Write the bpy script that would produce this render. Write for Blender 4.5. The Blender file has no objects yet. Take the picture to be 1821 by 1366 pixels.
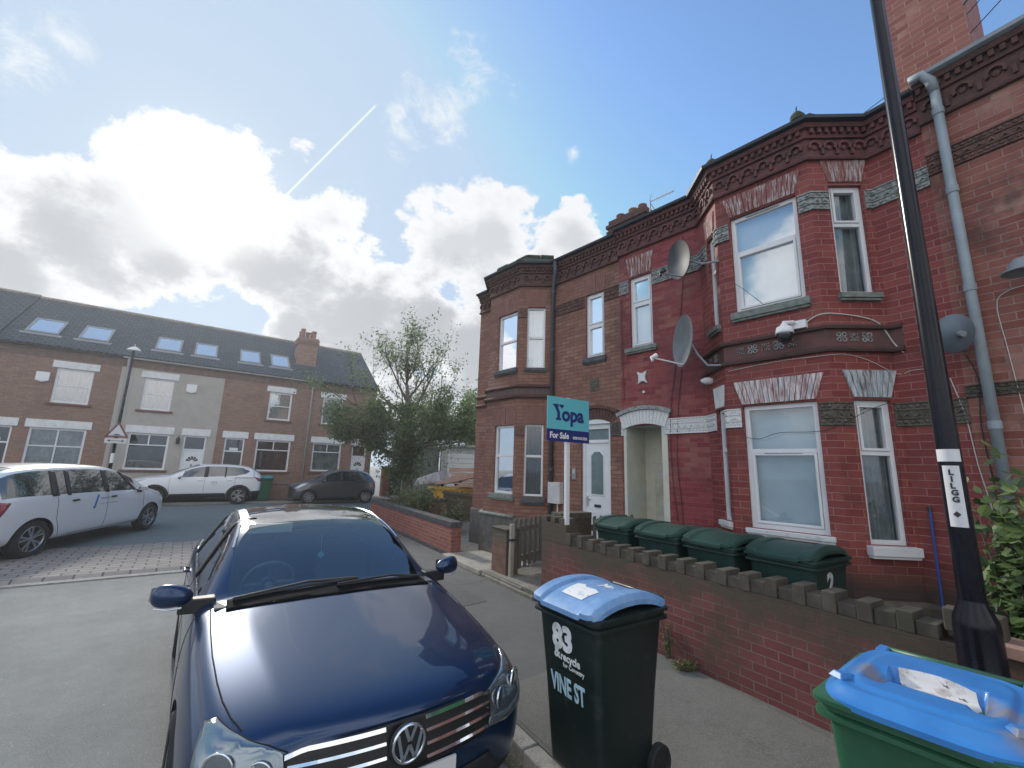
import bpy, bmesh, math, random
from mathutils import Vector, Matrix, geometry
from mathutils.bvhtree import BVHTree
R=math.radians; PI=math.pi
sc=bpy.context.scene
# ---------------------------------------------------------------- camera
cam=bpy.data.cameras.new('camera'); cam.sensor_width=36; cam.lens=773/1821*36; cam.clip_end=3000; cam.clip_start=.05
camo=bpy.data.objects.new('camera',cam); sc.collection.objects.link(camo); sc.camera=camo
_p=R(11.0); _r=R(1.8)
fw=Vector((0,math.cos(_p),math.sin(_p))); r0=Vector((1,0,0)); u0=Vector((0,-math.sin(_p),math.cos(_p)))
rt=r0*math.cos(_r)+u0*math.sin(_r); up=-r0*math.sin(_r)+u0*math.cos(_r)
camo.matrix_world=Matrix(((rt.x,up.x,-fw.x,0),(rt.y,up.y,-fw.y,0),(rt.z,up.z,-fw.z,1.92),(0,0,0,1)))
# ---------------------------------------------------------------- light
sc.view_settings.view_transform='Standard'; sc.view_settings.look='None'; sc.view_settings.exposure=1.22; sc.view_settings.gamma=1
SUN_AZ=-39.0; SUN_EL=26.5                                  # degrees right of +Y, above the horizon
sl=bpy.data.lights.new('sun','SUN'); sl.energy=1.5; sl.angle=R(6); sl.color=(1,.94,.84)
so=bpy.data.objects.new('sun',sl); sc.collection.objects.link(so)
sd=Vector((math.sin(R(SUN_AZ))*math.cos(R(SUN_EL)),math.cos(R(SUN_AZ))*math.cos(R(SUN_EL)),math.sin(R(SUN_EL))))
so.rotation_euler=sd.to_track_quat('Z','Y').to_euler()
w=bpy.data.worlds.new('World'); sc.world=w; w.use_nodes=True
nt=w.node_tree; N=nt.nodes; L=nt.links; N.clear()
def nn(t,**k):
    n=N.new(t)
    for a,b in k.items(): setattr(n,a,b)
    return n
def lk(a,b): L.new(a,b)
def mth(op,a,b=None,c=None,clamp=False):
    n=nn('ShaderNodeMath',operation=op,use_clamp=clamp)
    for i,x in enumerate((a,b,c)):
        if x is None: continue
        if isinstance(x,(int,float)): n.inputs[i].default_value=x
        else: lk(x,n.inputs[i])
    return n.outputs[0]
def sstep(x,a,b,lo=0,hi=1):
    n=nn('ShaderNodeMapRange',interpolation_type='SMOOTHSTEP'); lk(x,n.inputs[0])
    for i,v in ((1,a),(2,b),(3,lo),(4,hi)): n.inputs[i].default_value=v
    return n.outputs[0]
def mixc(f,a,b):
    n=nn('ShaderNodeMix',data_type='RGBA')
    if isinstance(f,(int,float)): n.inputs[0].default_value=f
    else: lk(f,n.inputs[0])
    for i,x in ((6,a),(7,b)):
        if isinstance(x,tuple): n.inputs[i].default_value=(*x,1)
        else: lk(x,n.inputs[i])
    return n.outputs[2]
sky=nn('ShaderNodeTexSky',sky_type='NISHITA',sun_disc=False); sky.sun_elevation=R(SUN_EL); sky.sun_rotation=R(SUN_AZ); sky.air_density=1.0; sky.dust_density=.6; sky.ozone_density=1.5
SKY=.11; SKYTINT=(.84,1.0,1.12)
tc=nn('ShaderNodeTexCoord'); dirv=tc.outputs['Generated']
def dist(c):
    n=nn('ShaderNodeVectorMath',operation='DISTANCE'); lk(dirv,n.inputs[0]); n.inputs[1].default_value=c; return n.outputs['Value']
def noise(scale,detail,rough,off=(0,0,0),dist_=0,zs=1.0):
    m=nn('ShaderNodeMapping'); lk(dirv,m.inputs[0]); m.inputs['Location'].default_value=off; m.inputs['Scale'].default_value=(1,1,zs)
    n=nn('ShaderNodeTexNoise'); lk(m.outputs[0],n.inputs['Vector']); n.inputs['Scale'].default_value=scale; n.inputs['Detail'].default_value=detail
    n.inputs['Roughness'].default_value=rough; n.inputs['Distortion'].default_value=dist_; return n.outputs['Fac']
def pd(x,y):                                               # a direction in the sky given by bearing and elevation in degrees
    return (math.sin(R(x))*math.cos(R(y)),math.cos(R(x))*math.cos(R(y)),math.sin(R(y)))
def blobs(lst):
    o=None
    for az,el,r in lst:
        v=mth('MULTIPLY_ADD',dist(pd(az,el)),-1/(r*.93),1.0)
        o=v if o is None else mth('MAXIMUM',o,v)
    return o
CL=[(-38.3,26.2,.17),(-42,22,.15),(-48,19,.14),(-52,13,.2),(-33,22.5,.12),(-27,22.5,.16),(-21,18.5,.15),(-12,17,.13),(-9,28,.12),(-3,29,.12),(-2,23,.15),(9,29,.085),(4,24,.13),(-16,14.5,.10),(-60,14,.25),(-75,16,.2),(-5,14,.14),(12,18,.2),(30,20,.22),(-28,15,.07),(-50,9,.07),(-40,8,.06),(-20,10,.06),(-8,9,.09),(-14,9,.07),(0,8,.10)]
WI=[(-12,42.5,.10),(-7.5,46,.09),(-17,39,.075),(-54,32,.07),(-51.5,35,.05),(8,39,.03),(-62,30,.10),(-100,40,.18),(150,35,.3),(-60,60,.09)]
dens=blobs(CL)
wisp=blobs(WI)
n1=noise(6.5,10,.60,(3.1,1.7,.4),.15,1.35); n2_=noise(2.6,4,.55,(8,2,5),0,1.5)
nz=mth('ADD',mth('MULTIPLY_ADD',n1,2.5,-1.27),mth('MULTIPLY_ADD',n2_,1.3,-.67))
cd=mth('ADD',dens,nz)
cm=sstep(cd,.0,.17)
nw=noise(12,9,.70,(1,4,2),.5,1.3)
wd=mth('ADD',wisp,mth('MULTIPLY_ADD',nw,3.4,-1.95))
wm=mth('MULTIPLY',sstep(wd,.0,1.0),.85)
sepn=nn('ShaderNodeSeparateXYZ'); lk(dirv,sepn.inputs[0]); zc_=sepn.outputs[2]
ds=dist(pd(SUN_AZ+.8,SUN_EL+.6))
skyc=nn('ShaderNodeVectorMath',operation='SCALE'); lk(sky.outputs[0],skyc.inputs[0]); skyc.inputs['Scale'].default_value=SKY
tint=nn('ShaderNodeVectorMath',operation='MULTIPLY'); lk(skyc.outputs[0],tint.inputs[0]); tint.inputs[1].default_value=SKYTINT
mnv=nn('ShaderNodeVectorMath',operation='MINIMUM'); lk(tint.outputs[0],mnv.inputs[0]); mnv.inputs[1].default_value=(.21,.285,.385)
glow=mth('MULTIPLY',sstep(ds,.80,.0),.75)
base=mixc(glow,mnv.outputs[0],(.245,.29,.34))
# contrail
A_=Vector(pd(-31.5,28.5)).normalized(); B_=Vector(pd(-21.2,41.2)).normalized(); nrm=A_.cross(B_).normalized()
dn=nn('ShaderNodeVectorMath',operation='DOT_PRODUCT'); lk(dirv,dn.inputs[0]); dn.inputs[1].default_value=nrm
mid=(A_+B_).normalized(); dm=dist(tuple(mid))
tr=mth('MULTIPLY',sstep(mth('ABSOLUTE',dn.outputs['Value']),.0030,.0006),sstep(dm,.139,.128))
base=mixc(mth('MULTIPLY',tr,.75),base,(.40,.42,.43))
# cloud colour: thick parts grey underneath, edges and the part before the sun bright
lit=sstep(cd,.10,.70)
dk=blobs([(-28,19.0,.15),(-22,18,.12),(-51,14.5,.17),(-46,12,.12),(-8,17,.16),(0,16,.15),(-41,17.5,.06),(-60,14,.2),(-16,17,.09)])
shade=mth('MULTIPLY',sstep(mth('ADD',dk,mth('MULTIPLY_ADD',n1,2.2,-.95)),.0,.65),lit)
ccol=mixc(sstep(cd,.9,.15),(.29,.30,.315),(.40,.405,.415))
ccol=mixc(mth('MULTIPLY',shade,.8),ccol,(.215,.225,.24))
ccol=mixc(sstep(ds,.15,.02),ccol,(.46,.455,.44))
ccol=mixc(mth('MULTIPLY',shade,.35),ccol,(.20,.21,.225))
c1=mixc(cm,base,ccol); c2=mixc(wm,c1,(.38,.395,.41))
halo=mth('ADD',mth('MULTIPLY',sstep(ds,.085,.0),.5),mth('MULTIPLY',sstep(ds,.20,.0),.09))
# unseen bright cloud added behind the camera to lift light on the shaded street
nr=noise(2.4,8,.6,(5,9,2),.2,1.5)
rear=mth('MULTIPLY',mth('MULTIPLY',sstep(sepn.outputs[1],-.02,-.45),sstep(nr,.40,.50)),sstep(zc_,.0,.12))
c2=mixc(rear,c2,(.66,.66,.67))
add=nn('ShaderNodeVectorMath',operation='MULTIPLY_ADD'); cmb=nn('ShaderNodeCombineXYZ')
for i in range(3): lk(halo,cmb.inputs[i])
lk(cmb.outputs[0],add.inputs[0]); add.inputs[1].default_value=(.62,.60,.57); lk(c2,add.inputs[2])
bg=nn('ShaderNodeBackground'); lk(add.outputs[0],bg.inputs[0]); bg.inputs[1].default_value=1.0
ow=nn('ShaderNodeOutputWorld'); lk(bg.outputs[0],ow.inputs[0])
w.cycles.sampling_method='MANUAL'; w.cycles.sample_map_resolution=1024

# ---------------------------------------------------------------- frames (all lengths in metres; the camera stands over the origin)
def V(*a): return Vector(a)
def vdir(a): return V(math.sin(R(a)),math.cos(R(a)),0)
class Fr:
    def __init__(s,o,a,n): s.o=Vector(o); s.a=Vector(a); s.n=Vector(n)
    def P(s,x,off,z): return s.o+s.a*x+s.n*off+V(0,0,z)
    def sh(s,off): return Fr(s.o+s.n*off,s.a,s.n)
d1=vdir(-41.4); n1v=V(-d1.y,d1.x,0); d2=vdir(-31.5); n2v=V(-d2.y,d2.x,0)
dl=vdir(54); nl=V(dl.y,-dl.x,0)
O=V(2.955,6.65,0); q2=math.sqrt(2)
FA=Fr(O,d1,n1v)                                            # flat facade, s grows away from the camera
FRONT=FA.sh(.5)
FCR=Fr(O+d1*3.2,(n1v+d1)/q2,(n1v-d1)/q2)                   # far bay, cheek towards the camera
FCL=Fr(O+d1*(-.08),(n1v-d1)/q2,(n1v+d1)/q2)                # near bay, far cheek
J1=O+n1v*.5+d1*(-1.77)
NCR=Fr(J1,-(n1v+d1)/q2,(n1v-d1)/q2)                        # near bay, near cheek
J2=J1-(n1v+d1)/q2*.74
FN=Fr(J2,d2,n2v)                                           # wall of the nearest house
W0=V(2.007,4.245,0); FW=Fr(W0,d2,n2v)                      # garden wall, pavement side
L0=V(-8.898,25.165,0); FL=Fr(L0,dl,nl)                     # terrace across the junction
WORLD=Fr(V(0,0,0),V(1,0,0),V(0,1,0))
# ---------------------------------------------------------------- scene tree
col=sc.collection
def tag(o,label=None,cat=None,group=None,kind=None):
    for k,v in (('label',label),('category',cat),('group',group),('kind',kind)):
        if v: o[k]=v
    return o
def thing(name,label,cat,loc=(0,0,0),group=None,rz=0):
    o=bpy.data.objects.new(name,None); o.empty_display_size=.2; col.objects.link(o); o.location=loc; o.rotation_euler=(0,0,rz)
    return tag(o,label,cat,group)
def origin(p):
    v=Vector((0,0,0))
    while p is not None: v+=Vector(p.location); p=p.parent
    return v
class MB:
    def __init__(s): s.v=[]; s.f=[]; s.m=[]; s.mi=0
    def face(s,pts):
        b=len(s.v); s.v+= [Vector(p) for p in pts]; s.f.append(tuple(range(b,b+len(pts)))); s.m.append(s.mi)
    def mesh(s,vs,fs):
        b=len(s.v); s.v+=[Vector(p) for p in vs]; s.f+=[tuple(b+i for i in f) for f in fs]; s.m+=[s.mi]*len(fs)
    def hexa(s,p):       # 8 points: bottom 4 (ccw), top 4
        s.mesh(p,[(3,2,1,0),(4,5,6,7),(0,1,5,4),(1,2,6,5),(2,3,7,6),(3,0,4,7)])
    def box(s,fr,x0,x1,o0,o1,z0,z1):
        s.hexa([fr.P(x0,o0,z0),fr.P(x1,o0,z0),fr.P(x1,o1,z0),fr.P(x0,o1,z0),fr.P(x0,o0,z1),fr.P(x1,o0,z1),fr.P(x1,o1,z1),fr.P(x0,o1,z1)])
    def prism(s,fr,poly,o0,o1):   # poly of (x,z) in the frame's wall plane
        n=len(poly); vs=[fr.P(x,o0,z) for x,z in poly]+[fr.P(x,o1,z) for x,z in poly]
        s.mesh(vs,[tuple(range(n))[::-1],tuple(range(n,2*n))]+[(i,(i+1)%n,n+(i+1)%n,n+i) for i in range(n)])
    def slab(s,poly,z0,z1):       # horizontal polygon
        n=len(poly); vs=[(x,y,z0) for x,y in poly]+[(x,y,z1) for x,y in poly]
        s.mesh(vs,[tuple(range(n))[::-1],tuple(range(n,2*n))]+[(i,(i+1)%n,n+(i+1)%n,n+i) for i in range(n)])
    def tube(s,pts,r,n=8,caps=True):
        pts=[Vector(p) for p in pts]; rs=r if isinstance(r,(list,tuple)) else [r]*len(pts)
        b=len(s.v); prev=None
        for i,p in enumerate(pts):
            t=(pts[min(i+1,len(pts)-1)]-pts[max(i-1,0)]).normalized()
            if prev is None:
                u=t.orthogonal().normalized()
            else:
                u=(prev-t*prev.dot(t)); u=u.normalized() if u.length>1e-6 else t.orthogonal().normalized()
            prev=u; w_=t.cross(u)
            for k in range(n):
                a=2*PI*k/n; s.v.append(p+(u*math.cos(a)+w_*math.sin(a))*rs[i])
        for i in range(len(pts)-1):
            for k in range(n):
                a=b+i*n+k; c=b+i*n+(k+1)%n; s.f.append((a,c,c+n,a+n)); s.m.append(s.mi)
        if caps:
            s.f.append(tuple(b+k for k in range(n))[::-1]); s.m.append(s.mi)
            e=b+(len(pts)-1)*n; s.f.append(tuple(e+k for k in range(n))); s.m.append(s.mi)
    def lathe(s,c,ax,prof,n=24,u=None):     # prof of (r,h) along the axis
        c=Vector(c); ax=Vector(ax).normalized(); u=(Vector(u) if u else ax.orthogonal()).normalized(); w_=ax.cross(u); b=len(s.v)
        for r,h in prof:
            for k in range(n):
                a=2*PI*k/n; s.v.append(c+ax*h+(u*math.cos(a)+w_*math.sin(a))*r)
        for i in range(len(prof)-1):
            for k in range(n):
                a=b+i*n+k; cc=b+i*n+(k+1)%n; s.f.append((a,cc,cc+n,a+n)); s.m.append(s.mi)
    def build(s,name,mat,parent=None,smooth=False,bevel=0,uv=True):
        me=bpy.data.meshes.new(name); off=origin(parent)
        rz=0; q=parent
        me.from_pydata([tuple(v-off) for v in s.v],[],s.f)
        mats=mat if isinstance(mat,(list,tuple)) else [mat]
        for m in mats: me.materials.append(m)
        if len(mats)>1: me.polygons.foreach_set('material_index',s.m)
        if uv:
            ul=me.uv_layers.new(name='UVMap'); vs=s.v
            for p in me.polygons:
                n=p.normal
                if abs(n.z)<.75:
                    t=V(-n.y,n.x,0); t=t.normalized() if t.length>1e-6 else V(1,0,0)
                    if t.x<0: t=-t
                    for li in p.loop_indices:
                        q_=vs[me.loops[li].vertex_index]; ul.data[li].uv=(q_.dot(t),q_.z)
                else:
                    for li in p.loop_indices:
                        q_=vs[me.loops[li].vertex_index]; ul.data[li].uv=(q_.x,q_.y)
        if smooth: me.polygons.foreach_set('use_smooth',[True]*len(me.polygons))
        o=bpy.data.objects.new(name,me); col.objects.link(o)
        if parent: o.parent=parent
        if smooth=='auto':
            pass
        if bevel:
            bv=o.modifiers.new('bevel','BEVEL'); bv.width=bevel; bv.segments=2; bv.limit_method='ANGLE'; bv.angle_limit=R(40)
        return o
def sharp(o,ang=35):
    me=o.data; bm=bmesh.new(); bm.from_mesh(me); bmesh.ops.remove_doubles(bm,verts=bm.verts,dist=1e-5)
    bmesh.ops.recalc_face_normals(bm,faces=bm.faces)
    for f in bm.faces: f.smooth=True
    for e in bm.edges: e.smooth= (not len(e.link_faces)==2) or e.calc_face_angle(0)<R(ang)
    bm.to_mesh(me); bm.free(); return o
def struct(o): o['kind']='structure'; return o
# ---------------------------------------------------------------- materials
MATS={}
def mnode(name):
    m=bpy.data.materials.new(name); m.use_nodes=True; t=m.node_tree; b=t.nodes['Principled BSDF']; MATS[name]=m; return m,t,b
def setp(b,**k):
    for a,v in k.items():
        a={'rough':'Roughness','metal':'Metallic','spec':'Specular IOR Level','coat':'Coat Weight','coatr':'Coat Roughness','ior':'IOR','alpha':'Alpha','sheen':'Sheen Weight','trans':'Transmission Weight'}.get(a,a); b.inputs[a].default_value=v
def gnoise(t,scale,detail=4,rough=.6,src='pos',sc3=(1,1,1)):
    g=t.nodes.new('ShaderNodeNewGeometry') if src=='pos' else t.nodes.new('ShaderNodeTexCoord')
    out=g.outputs['Position'] if src=='pos' else g.outputs['Object' if src=='obj' else 'UV']
    mp=t.nodes.new('ShaderNodeMapping'); mp.inputs['Scale'].default_value=sc3; t.links.new(out,mp.inputs[0])
    n=t.nodes.new('ShaderNodeTexNoise'); t.links.new(mp.outputs[0],n.inputs['Vector']); n.inputs['Scale'].default_value=scale; n.inputs['Detail'].default_value=detail; n.inputs['Roughness'].default_value=rough
    return n.outputs['Fac']
def ramp(t,f,lo,hi):
    r=t.nodes.new('ShaderNodeMapRange'); r.inputs[1].default_value=lo; r.inputs[2].default_value=hi; t.links.new(f,r.inputs[0]); return r.outputs[0]
def mixt(t,f,a,b,mode='MIX'):
    n=t.nodes.new('ShaderNodeMix'); n.data_type='RGBA'; n.blend_type=mode
    if isinstance(f,(int,float)): n.inputs[0].default_value=f
    else: t.links.new(f,n.inputs[0])
    for i,x in ((6,a),(7,b)):
        if isinstance(x,tuple): n.inputs[i].default_value=(*x,1)
        else: t.links.new(x,n.inputs[i])
    return n.outputs[2]
def bump(t,b,h,strength=.3,dist=.01):
    n=t.nodes.new('ShaderNodeBump'); n.inputs['Strength'].default_value=strength; n.inputs['Distance'].default_value=dist; t.links.new(h,n.inputs['Height']); t.links.new(n.outputs[0],b.inputs['Normal'])
def M(name,c,rough=.6,c2=None,ns=8,lo=.4,hi=.65,bs=0,bd=.004,sc3=(1,1,1),src='obj',c3=None,ns3=2,lo3=.55,hi3=.7,**k):
    if name in MATS: return MATS[name]
    m,t,b=mnode(name); setp(b,rough=rough,**k); b.inputs['Base Color'].default_value=(*c,1)
    if c2:
        x=mixt(t,ramp(t,gnoise(t,ns,6,.65,src,sc3),lo,hi),c,c2)
        if c3: x=mixt(t,ramp(t,gnoise(t,ns3,5,.6,src),lo3,hi3),x,c3)
        t.links.new(x,b.inputs['Base Color'])
    if bs: bump(t,b,gnoise(t,bs,5,.7,src),.5,bd)
    return m
def brick(name,c1,c2,mo,*,rot=0,dirt=(.06,.05,.045),dl_=.52,dh=.75,bw=.225,bh=.075,ms=.006,patch=None,pl=.5,ph=.6,rough=.75,zdirt=None,soot=None,off=.5,spec=.3):
    m,t,b=mnode(name); setp(b,rough=rough,spec=spec)
    uv=t.nodes.new('ShaderNodeUVMap'); uv.uv_map='UVMap'
    rm=t.nodes.new('ShaderNodeMapping'); rm.inputs['Rotation'].default_value=(0,0,rot); t.links.new(uv.outputs[0],rm.inputs[0]); br=t.nodes.new('ShaderNodeTexBrick'); t.links.new(rm.outputs[0],br.inputs['Vector'])
    for a,v in (('Color1',(*c1,1)),('Color2',(*c2,1)),('Mortar',(*mo,1)),('Scale',1),('Mortar Size',ms),('Mortar Smooth',.15),('Bias',0),('Brick Width',bw),('Row Height',bh)): br.inputs[a].default_value=v
    br.offset=off
    x=br.outputs['Color']
    fine=mixt(t,1.0,x,mixt(t,gnoise(t,60,5,.7),(.70,.70,.70),(1.25,1.25,1.25)),'MULTIPLY'); x=fine
    if patch: # groups of bricks of another colour, snapped to whole bricks
        sn=t.nodes.new('ShaderNodeTexBrick'); t.links.new(uv.outputs[0],sn.inputs['Vector'])
        for a,v in (('Color1',(0,0,0,1)),('Color2',(1,1,1,1)),('Mortar',(0,0,0,1)),('Scale',1),('Mortar Size',ms),('Mortar Smooth',.1),('Bias',-.1),('Brick Width',bw),('Row Height',bh)): sn.inputs[a].default_value=v
        sn.offset=off
        f=t.nodes.new('ShaderNodeMath'); f.operation='MULTIPLY'; t.links.new(sn.outputs['Color'],f.inputs[0]); t.links.new(ramp(t,gnoise(t,1.3,4,.6),pl,ph),f.inputs[1])
        x=mixt(t,f.outputs[0],x,patch)
    x=mixt(t,ramp(t,gnoise(t,1.1,7,.68),dl_,dh),x,dirt); x=mixt(t,1.0,x,mixt(t,gnoise(t,7,6,.7),(.72,.72,.72),(1.22,1.22,1.22)),'MULTIPLY')
    if zdirt:  # damp grime between two heights
        g=t.nodes.new('ShaderNodeNewGeometry'); s_=t.nodes.new('ShaderNodeSeparateXYZ'); t.links.new(g.outputs['Position'],s_.inputs[0])
        a_=t.nodes.new('ShaderNodeMath'); a_.operation='MULTIPLY_ADD'; t.links.new(gnoise(t,2.2,8,.75),a_.inputs[0]); a_.inputs[1].default_value=zdirt[2]; t.links.new(s_.outputs[2],a_.inputs[2])
        x=mixt(t,ramp(t,a_.outputs[0],zdirt[0],zdirt[1]),x,zdirt[3])
    t.links.new(x,b.inputs['Base Color'])
    h=t.nodes.new('ShaderNodeMath'); h.operation='MULTIPLY_ADD'; t.links.new(br.outputs['Fac'],h.inputs[0]); h.inputs[1].default_value=-1; 
    h2=t.nodes.new('ShaderNodeMath'); h2.operation='MULTIPLY'; t.links.new(gnoise(t,90,4,.7),h2.inputs[0]); h2.inputs[1].default_value=.5; t.links.new(h2.outputs[0],h.inputs[2])
    bump(t,b,h.outputs[0],1.0,.011)
    return m
B_far=brick('brick_brown',(.23,.105,.08),(.30,.15,.11),(.15,.105,.085),dirt=(.10,.065,.055),dl_=.5,dh=.85,patch=(.38,.24,.19),pl=.55,ph=.7)
B_red=brick('brick_painted_red',(.21,.035,.042),(.30,.065,.068),(.31,.14,.135),dirt=(.12,.04,.045),dl_=.48,dh=.75,patch=(.30,.13,.10),pl=.45,ph=.6,rough=.62,ms=.004)
B_bay=brick('brick_bay_red',(.21,.042,.040),(.29,.072,.062),(.38,.20,.185),dirt=(.10,.035,.035),dl_=.52,dh=.8,patch=(.27,.10,.075),pl=.55,ph=.68,rough=.6,ms=.0045,bh=.084,bw=.25,zdirt=(.95,.6,-.3,(.07,.05,.04)))
B_next=brick('brick_faded_red',(.25,.085,.065),(.32,.13,.10),(.36,.23,.20),dirt=(.06,.04,.035),dl_=.54,dh=.72,patch=(.42,.24,.19),pl=.55,ph=.68,rough=.7,bh=.084,bw=.25)
B_wall=brick('brick_garden_wall',(.16,.045,.047),(.21,.07,.067),(.20,.15,.13),dirt=(.085,.06,.045),dl_=.5,dh=.7,rough=.75,zdirt=(1.10,1.45,1.1,(.075,.06,.045)),ms=.005)
B_low=brick('brick_low_wall',(.22,.07,.055),(.29,.105,.08),(.30,.20,.17),dirt=(.17,.075,.06),dl_=.5,dh=.9)
B_left=brick('brick_terrace_across',(.27,.17,.135),(.33,.215,.17),(.22,.15,.12),dirt=(.15,.10,.075),dl_=.5,dh=.85,patch=(.34,.20,.15))
BLUEB=M('blue_engineering_brick',(.045,.045,.055),.55,(.09,.08,.08),ns=14,bs=60)
GRIME=M('grimy_brick_cap',(.058,.050,.040),.85,(.10,.088,.068),ns=6,bs=50,c3=(.05,.05,.03),lo3=.5,hi3=.75)
UPVC=M('white_upvc',(.74,.75,.76),.35,(.66,.67,.68),ns=3,spec=.5)
SILLD=M('dark_sill',(.055,.055,.07),.6,(.10,.10,.10),ns=10)
SILLG=M('grey_stone_sill',(.22,.24,.22),.75,(.12,.14,.12),ns=12,bs=40)
SILLW=M('white_painted_sill',(.66,.66,.66),.5,(.45,.46,.45),ns=7,lo=.55,hi=.75)
GUTTER=M('black_gutter',(.02,.025,.035),.4)
TERRA=M('dark_terracotta',(.13,.055,.045),.8,(.055,.035,.03),ns=9,lo=.35,hi=.7,bs=45)
TERRAR=M('red_terracotta',(.14,.048,.045),.75,(.06,.03,.03),ns=8,lo=.4,hi=.7,bs=45)
STONEG=M('grey_painted_moulding',(.34,.36,.35),.75,(.14,.15,.14),ns=22,lo=.42,hi=.62,bs=60)
STONEW=M('white_painted_moulding',(.66,.66,.65),.65,(.40,.41,.40),ns=22,lo=.55,hi=.75)
STONEB=M('sooty_moulding',(.14,.125,.10),.85,(.06,.055,.045),ns=20,bs=60)
BANDB=M('brown_moulding',(.17,.09,.07),.85,(.07,.045,.04),ns=14,bs=60)
def streak(name,a,b_,c,lo=.42,hi=.6):
    m,t,b=mnode(name); setp(b,rough=.75)
    x=mixt(t,ramp(t,gnoise(t,6,6,.7,'pos',(6,6,.7)),lo,hi),a,b_); x=mixt(t,ramp(t,gnoise(t,9,5,.7,'pos',(3,3,.5)),.52,.66),x,c)
    t.links.new(x,b.inputs['Base Color']); return m
LINT_P=streak('peeling_white_paint',(.66,.63,.62),(.28,.12,.11),(.36,.38,.42))
LINT_R=streak('red_lintel_streaked',(.22,.075,.065),(.42,.37,.36),(.50,.48,.48),.5,.62)
LINT_B=streak('blue_grey_lintel',(.30,.36,.40),(.55,.56,.56),(.16,.12,.10))
LINT_D=streak('brown_lintel',(.23,.105,.08),(.17,.08,.065),(.27,.14,.11))
LINT_W=M('white_lintel',(.74,.74,.73),.6,(.62,.62,.61),ns=5)
SLATE=None
def rows(name,c1,c2,mo,bw,bh,rough=.6,ms=.006,dirt=(.05,.06,.04)):
    return brick(name,c1,c2,mo,dirt=dirt,dl_=.55,dh=.9,bw=bw,bh=bh,ms=ms,rough=rough,rot=-R(36))
SLATE=rows('grey_roof_tiles',(.05,.062,.07),(.075,.088,.095),(.012,.016,.02),.30,.17,ms=.02)
MOSS=M('mossy_slate',(.035,.045,.035),.9,(.06,.075,.045),ns=8,bs=30,bd=.02)
RENDER=M('beige_render',(.42,.39,.35),.85,(.36,.335,.30),ns=2,bs=120,bd=.003)
BLACKM=M('black_gloss_paint',(.005,.005,.010),.22,(.008,.008,.013),ns=6,coat=.05,spec=.25)
WHITEP=M('white_paint',(.75,.75,.75),.45)
GREYP=M('grey_plastic_pipe',(.30,.35,.38),.5,(.24,.28,.30),ns=3)
DARKP=M('dark_painted_pipe',(.06,.065,.08),.5)
LEAD=M('lead_grey',(.25,.26,.28),.5)
POT=M('clay_pot',(.27,.13,.09),.8,(.16,.09,.07),ns=8)
# glass and what stands behind it
def glass(name,tint,refl=.25,rough=.02,gc=(.95,.97,1),fk=1.0):
    m=bpy.data.materials.new(name); m.use_nodes=True; t=m.node_tree; t.nodes.clear(); MATS[name]=m
    tr_=t.nodes.new('ShaderNodeBsdfTransparent'); tr_.inputs[0].default_value=(*tint,1)
    gl=t.nodes.new('ShaderNodeBsdfGlossy'); gl.inputs['Roughness'].default_value=rough; gl.inputs[0].default_value=(*gc,1)
    fr=t.nodes.new('ShaderNodeFresnel'); fr.inputs[0].default_value=1.6
    ad=t.nodes.new('ShaderNodeMath'); ad.operation='MULTIPLY_ADD'; ad.use_clamp=True; t.links.new(fr.outputs[0],ad.inputs[0]); ad.inputs[1].default_value=fk; ad.inputs[2].default_value=refl-.05
    mx=t.nodes.new('ShaderNodeMixShader'); t.links.new(ad.outputs[0],mx.inputs[0]); t.links.new(tr_.outputs[0],mx.inputs[1]); t.links.new(gl.outputs[0],mx.inputs[2])
    o=t.nodes.new('ShaderNodeOutputMaterial'); t.links.new(mx.outputs[0],o.inputs[0]); return m
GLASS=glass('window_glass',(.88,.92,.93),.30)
GLASSD=glass('low_reflect_window_glass',(.8,.84,.86),.14,fk=.55)  # less reflective glass with a slightly deeper tint
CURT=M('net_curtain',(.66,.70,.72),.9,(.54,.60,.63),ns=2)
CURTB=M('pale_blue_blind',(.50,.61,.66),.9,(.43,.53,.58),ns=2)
ROOM_DARK=M('dark_room',(.03,.035,.04),.9,(.07,.075,.08),ns=3,lo=.5,hi=.7)  # dark sheet behind a pane, painted as the unlit room
CURTG=M('grey_curtain',(.40,.42,.41),.9,(.22,.24,.24),ns=2.5)
def wallp(mb,fr,s0,s1,z0,z1,holes=(),rev=.11):
    xs=sorted({s0,s1}|{h[0] for h in holes}|{h[1] for h in holes}); zs=sorted({z0,z1}|{h[2] for h in holes}|{h[3] for h in holes})
    for i in range(len(xs)-1):
        for j in range(len(zs)-1):
            cx_=(xs[i]+xs[i+1])/2; cz=(zs[j]+zs[j+1])/2
            if any(h[0]<cx_<h[1] and h[2]<cz<h[3] for h in holes): continue
            mb.face([fr.P(xs[i],0,zs[j]),fr.P(xs[i+1],0,zs[j]),fr.P(xs[i+1],0,zs[j+1]),fr.P(xs[i],0,zs[j+1])])
    for h in holes:
        a,b,c,e=h[:4]; r=rev
        for p in (((a,c),(a,e)),((b,c),(b,e)),((a,c),(b,c)),((a,e),(b,e))):
            (x0,y0),(x1,y1)=p; mb.face([fr.P(x0,0,y0),fr.P(x1,0,y1),fr.P(x1,-r,y1),fr.P(x0,-r,y0)])
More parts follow.
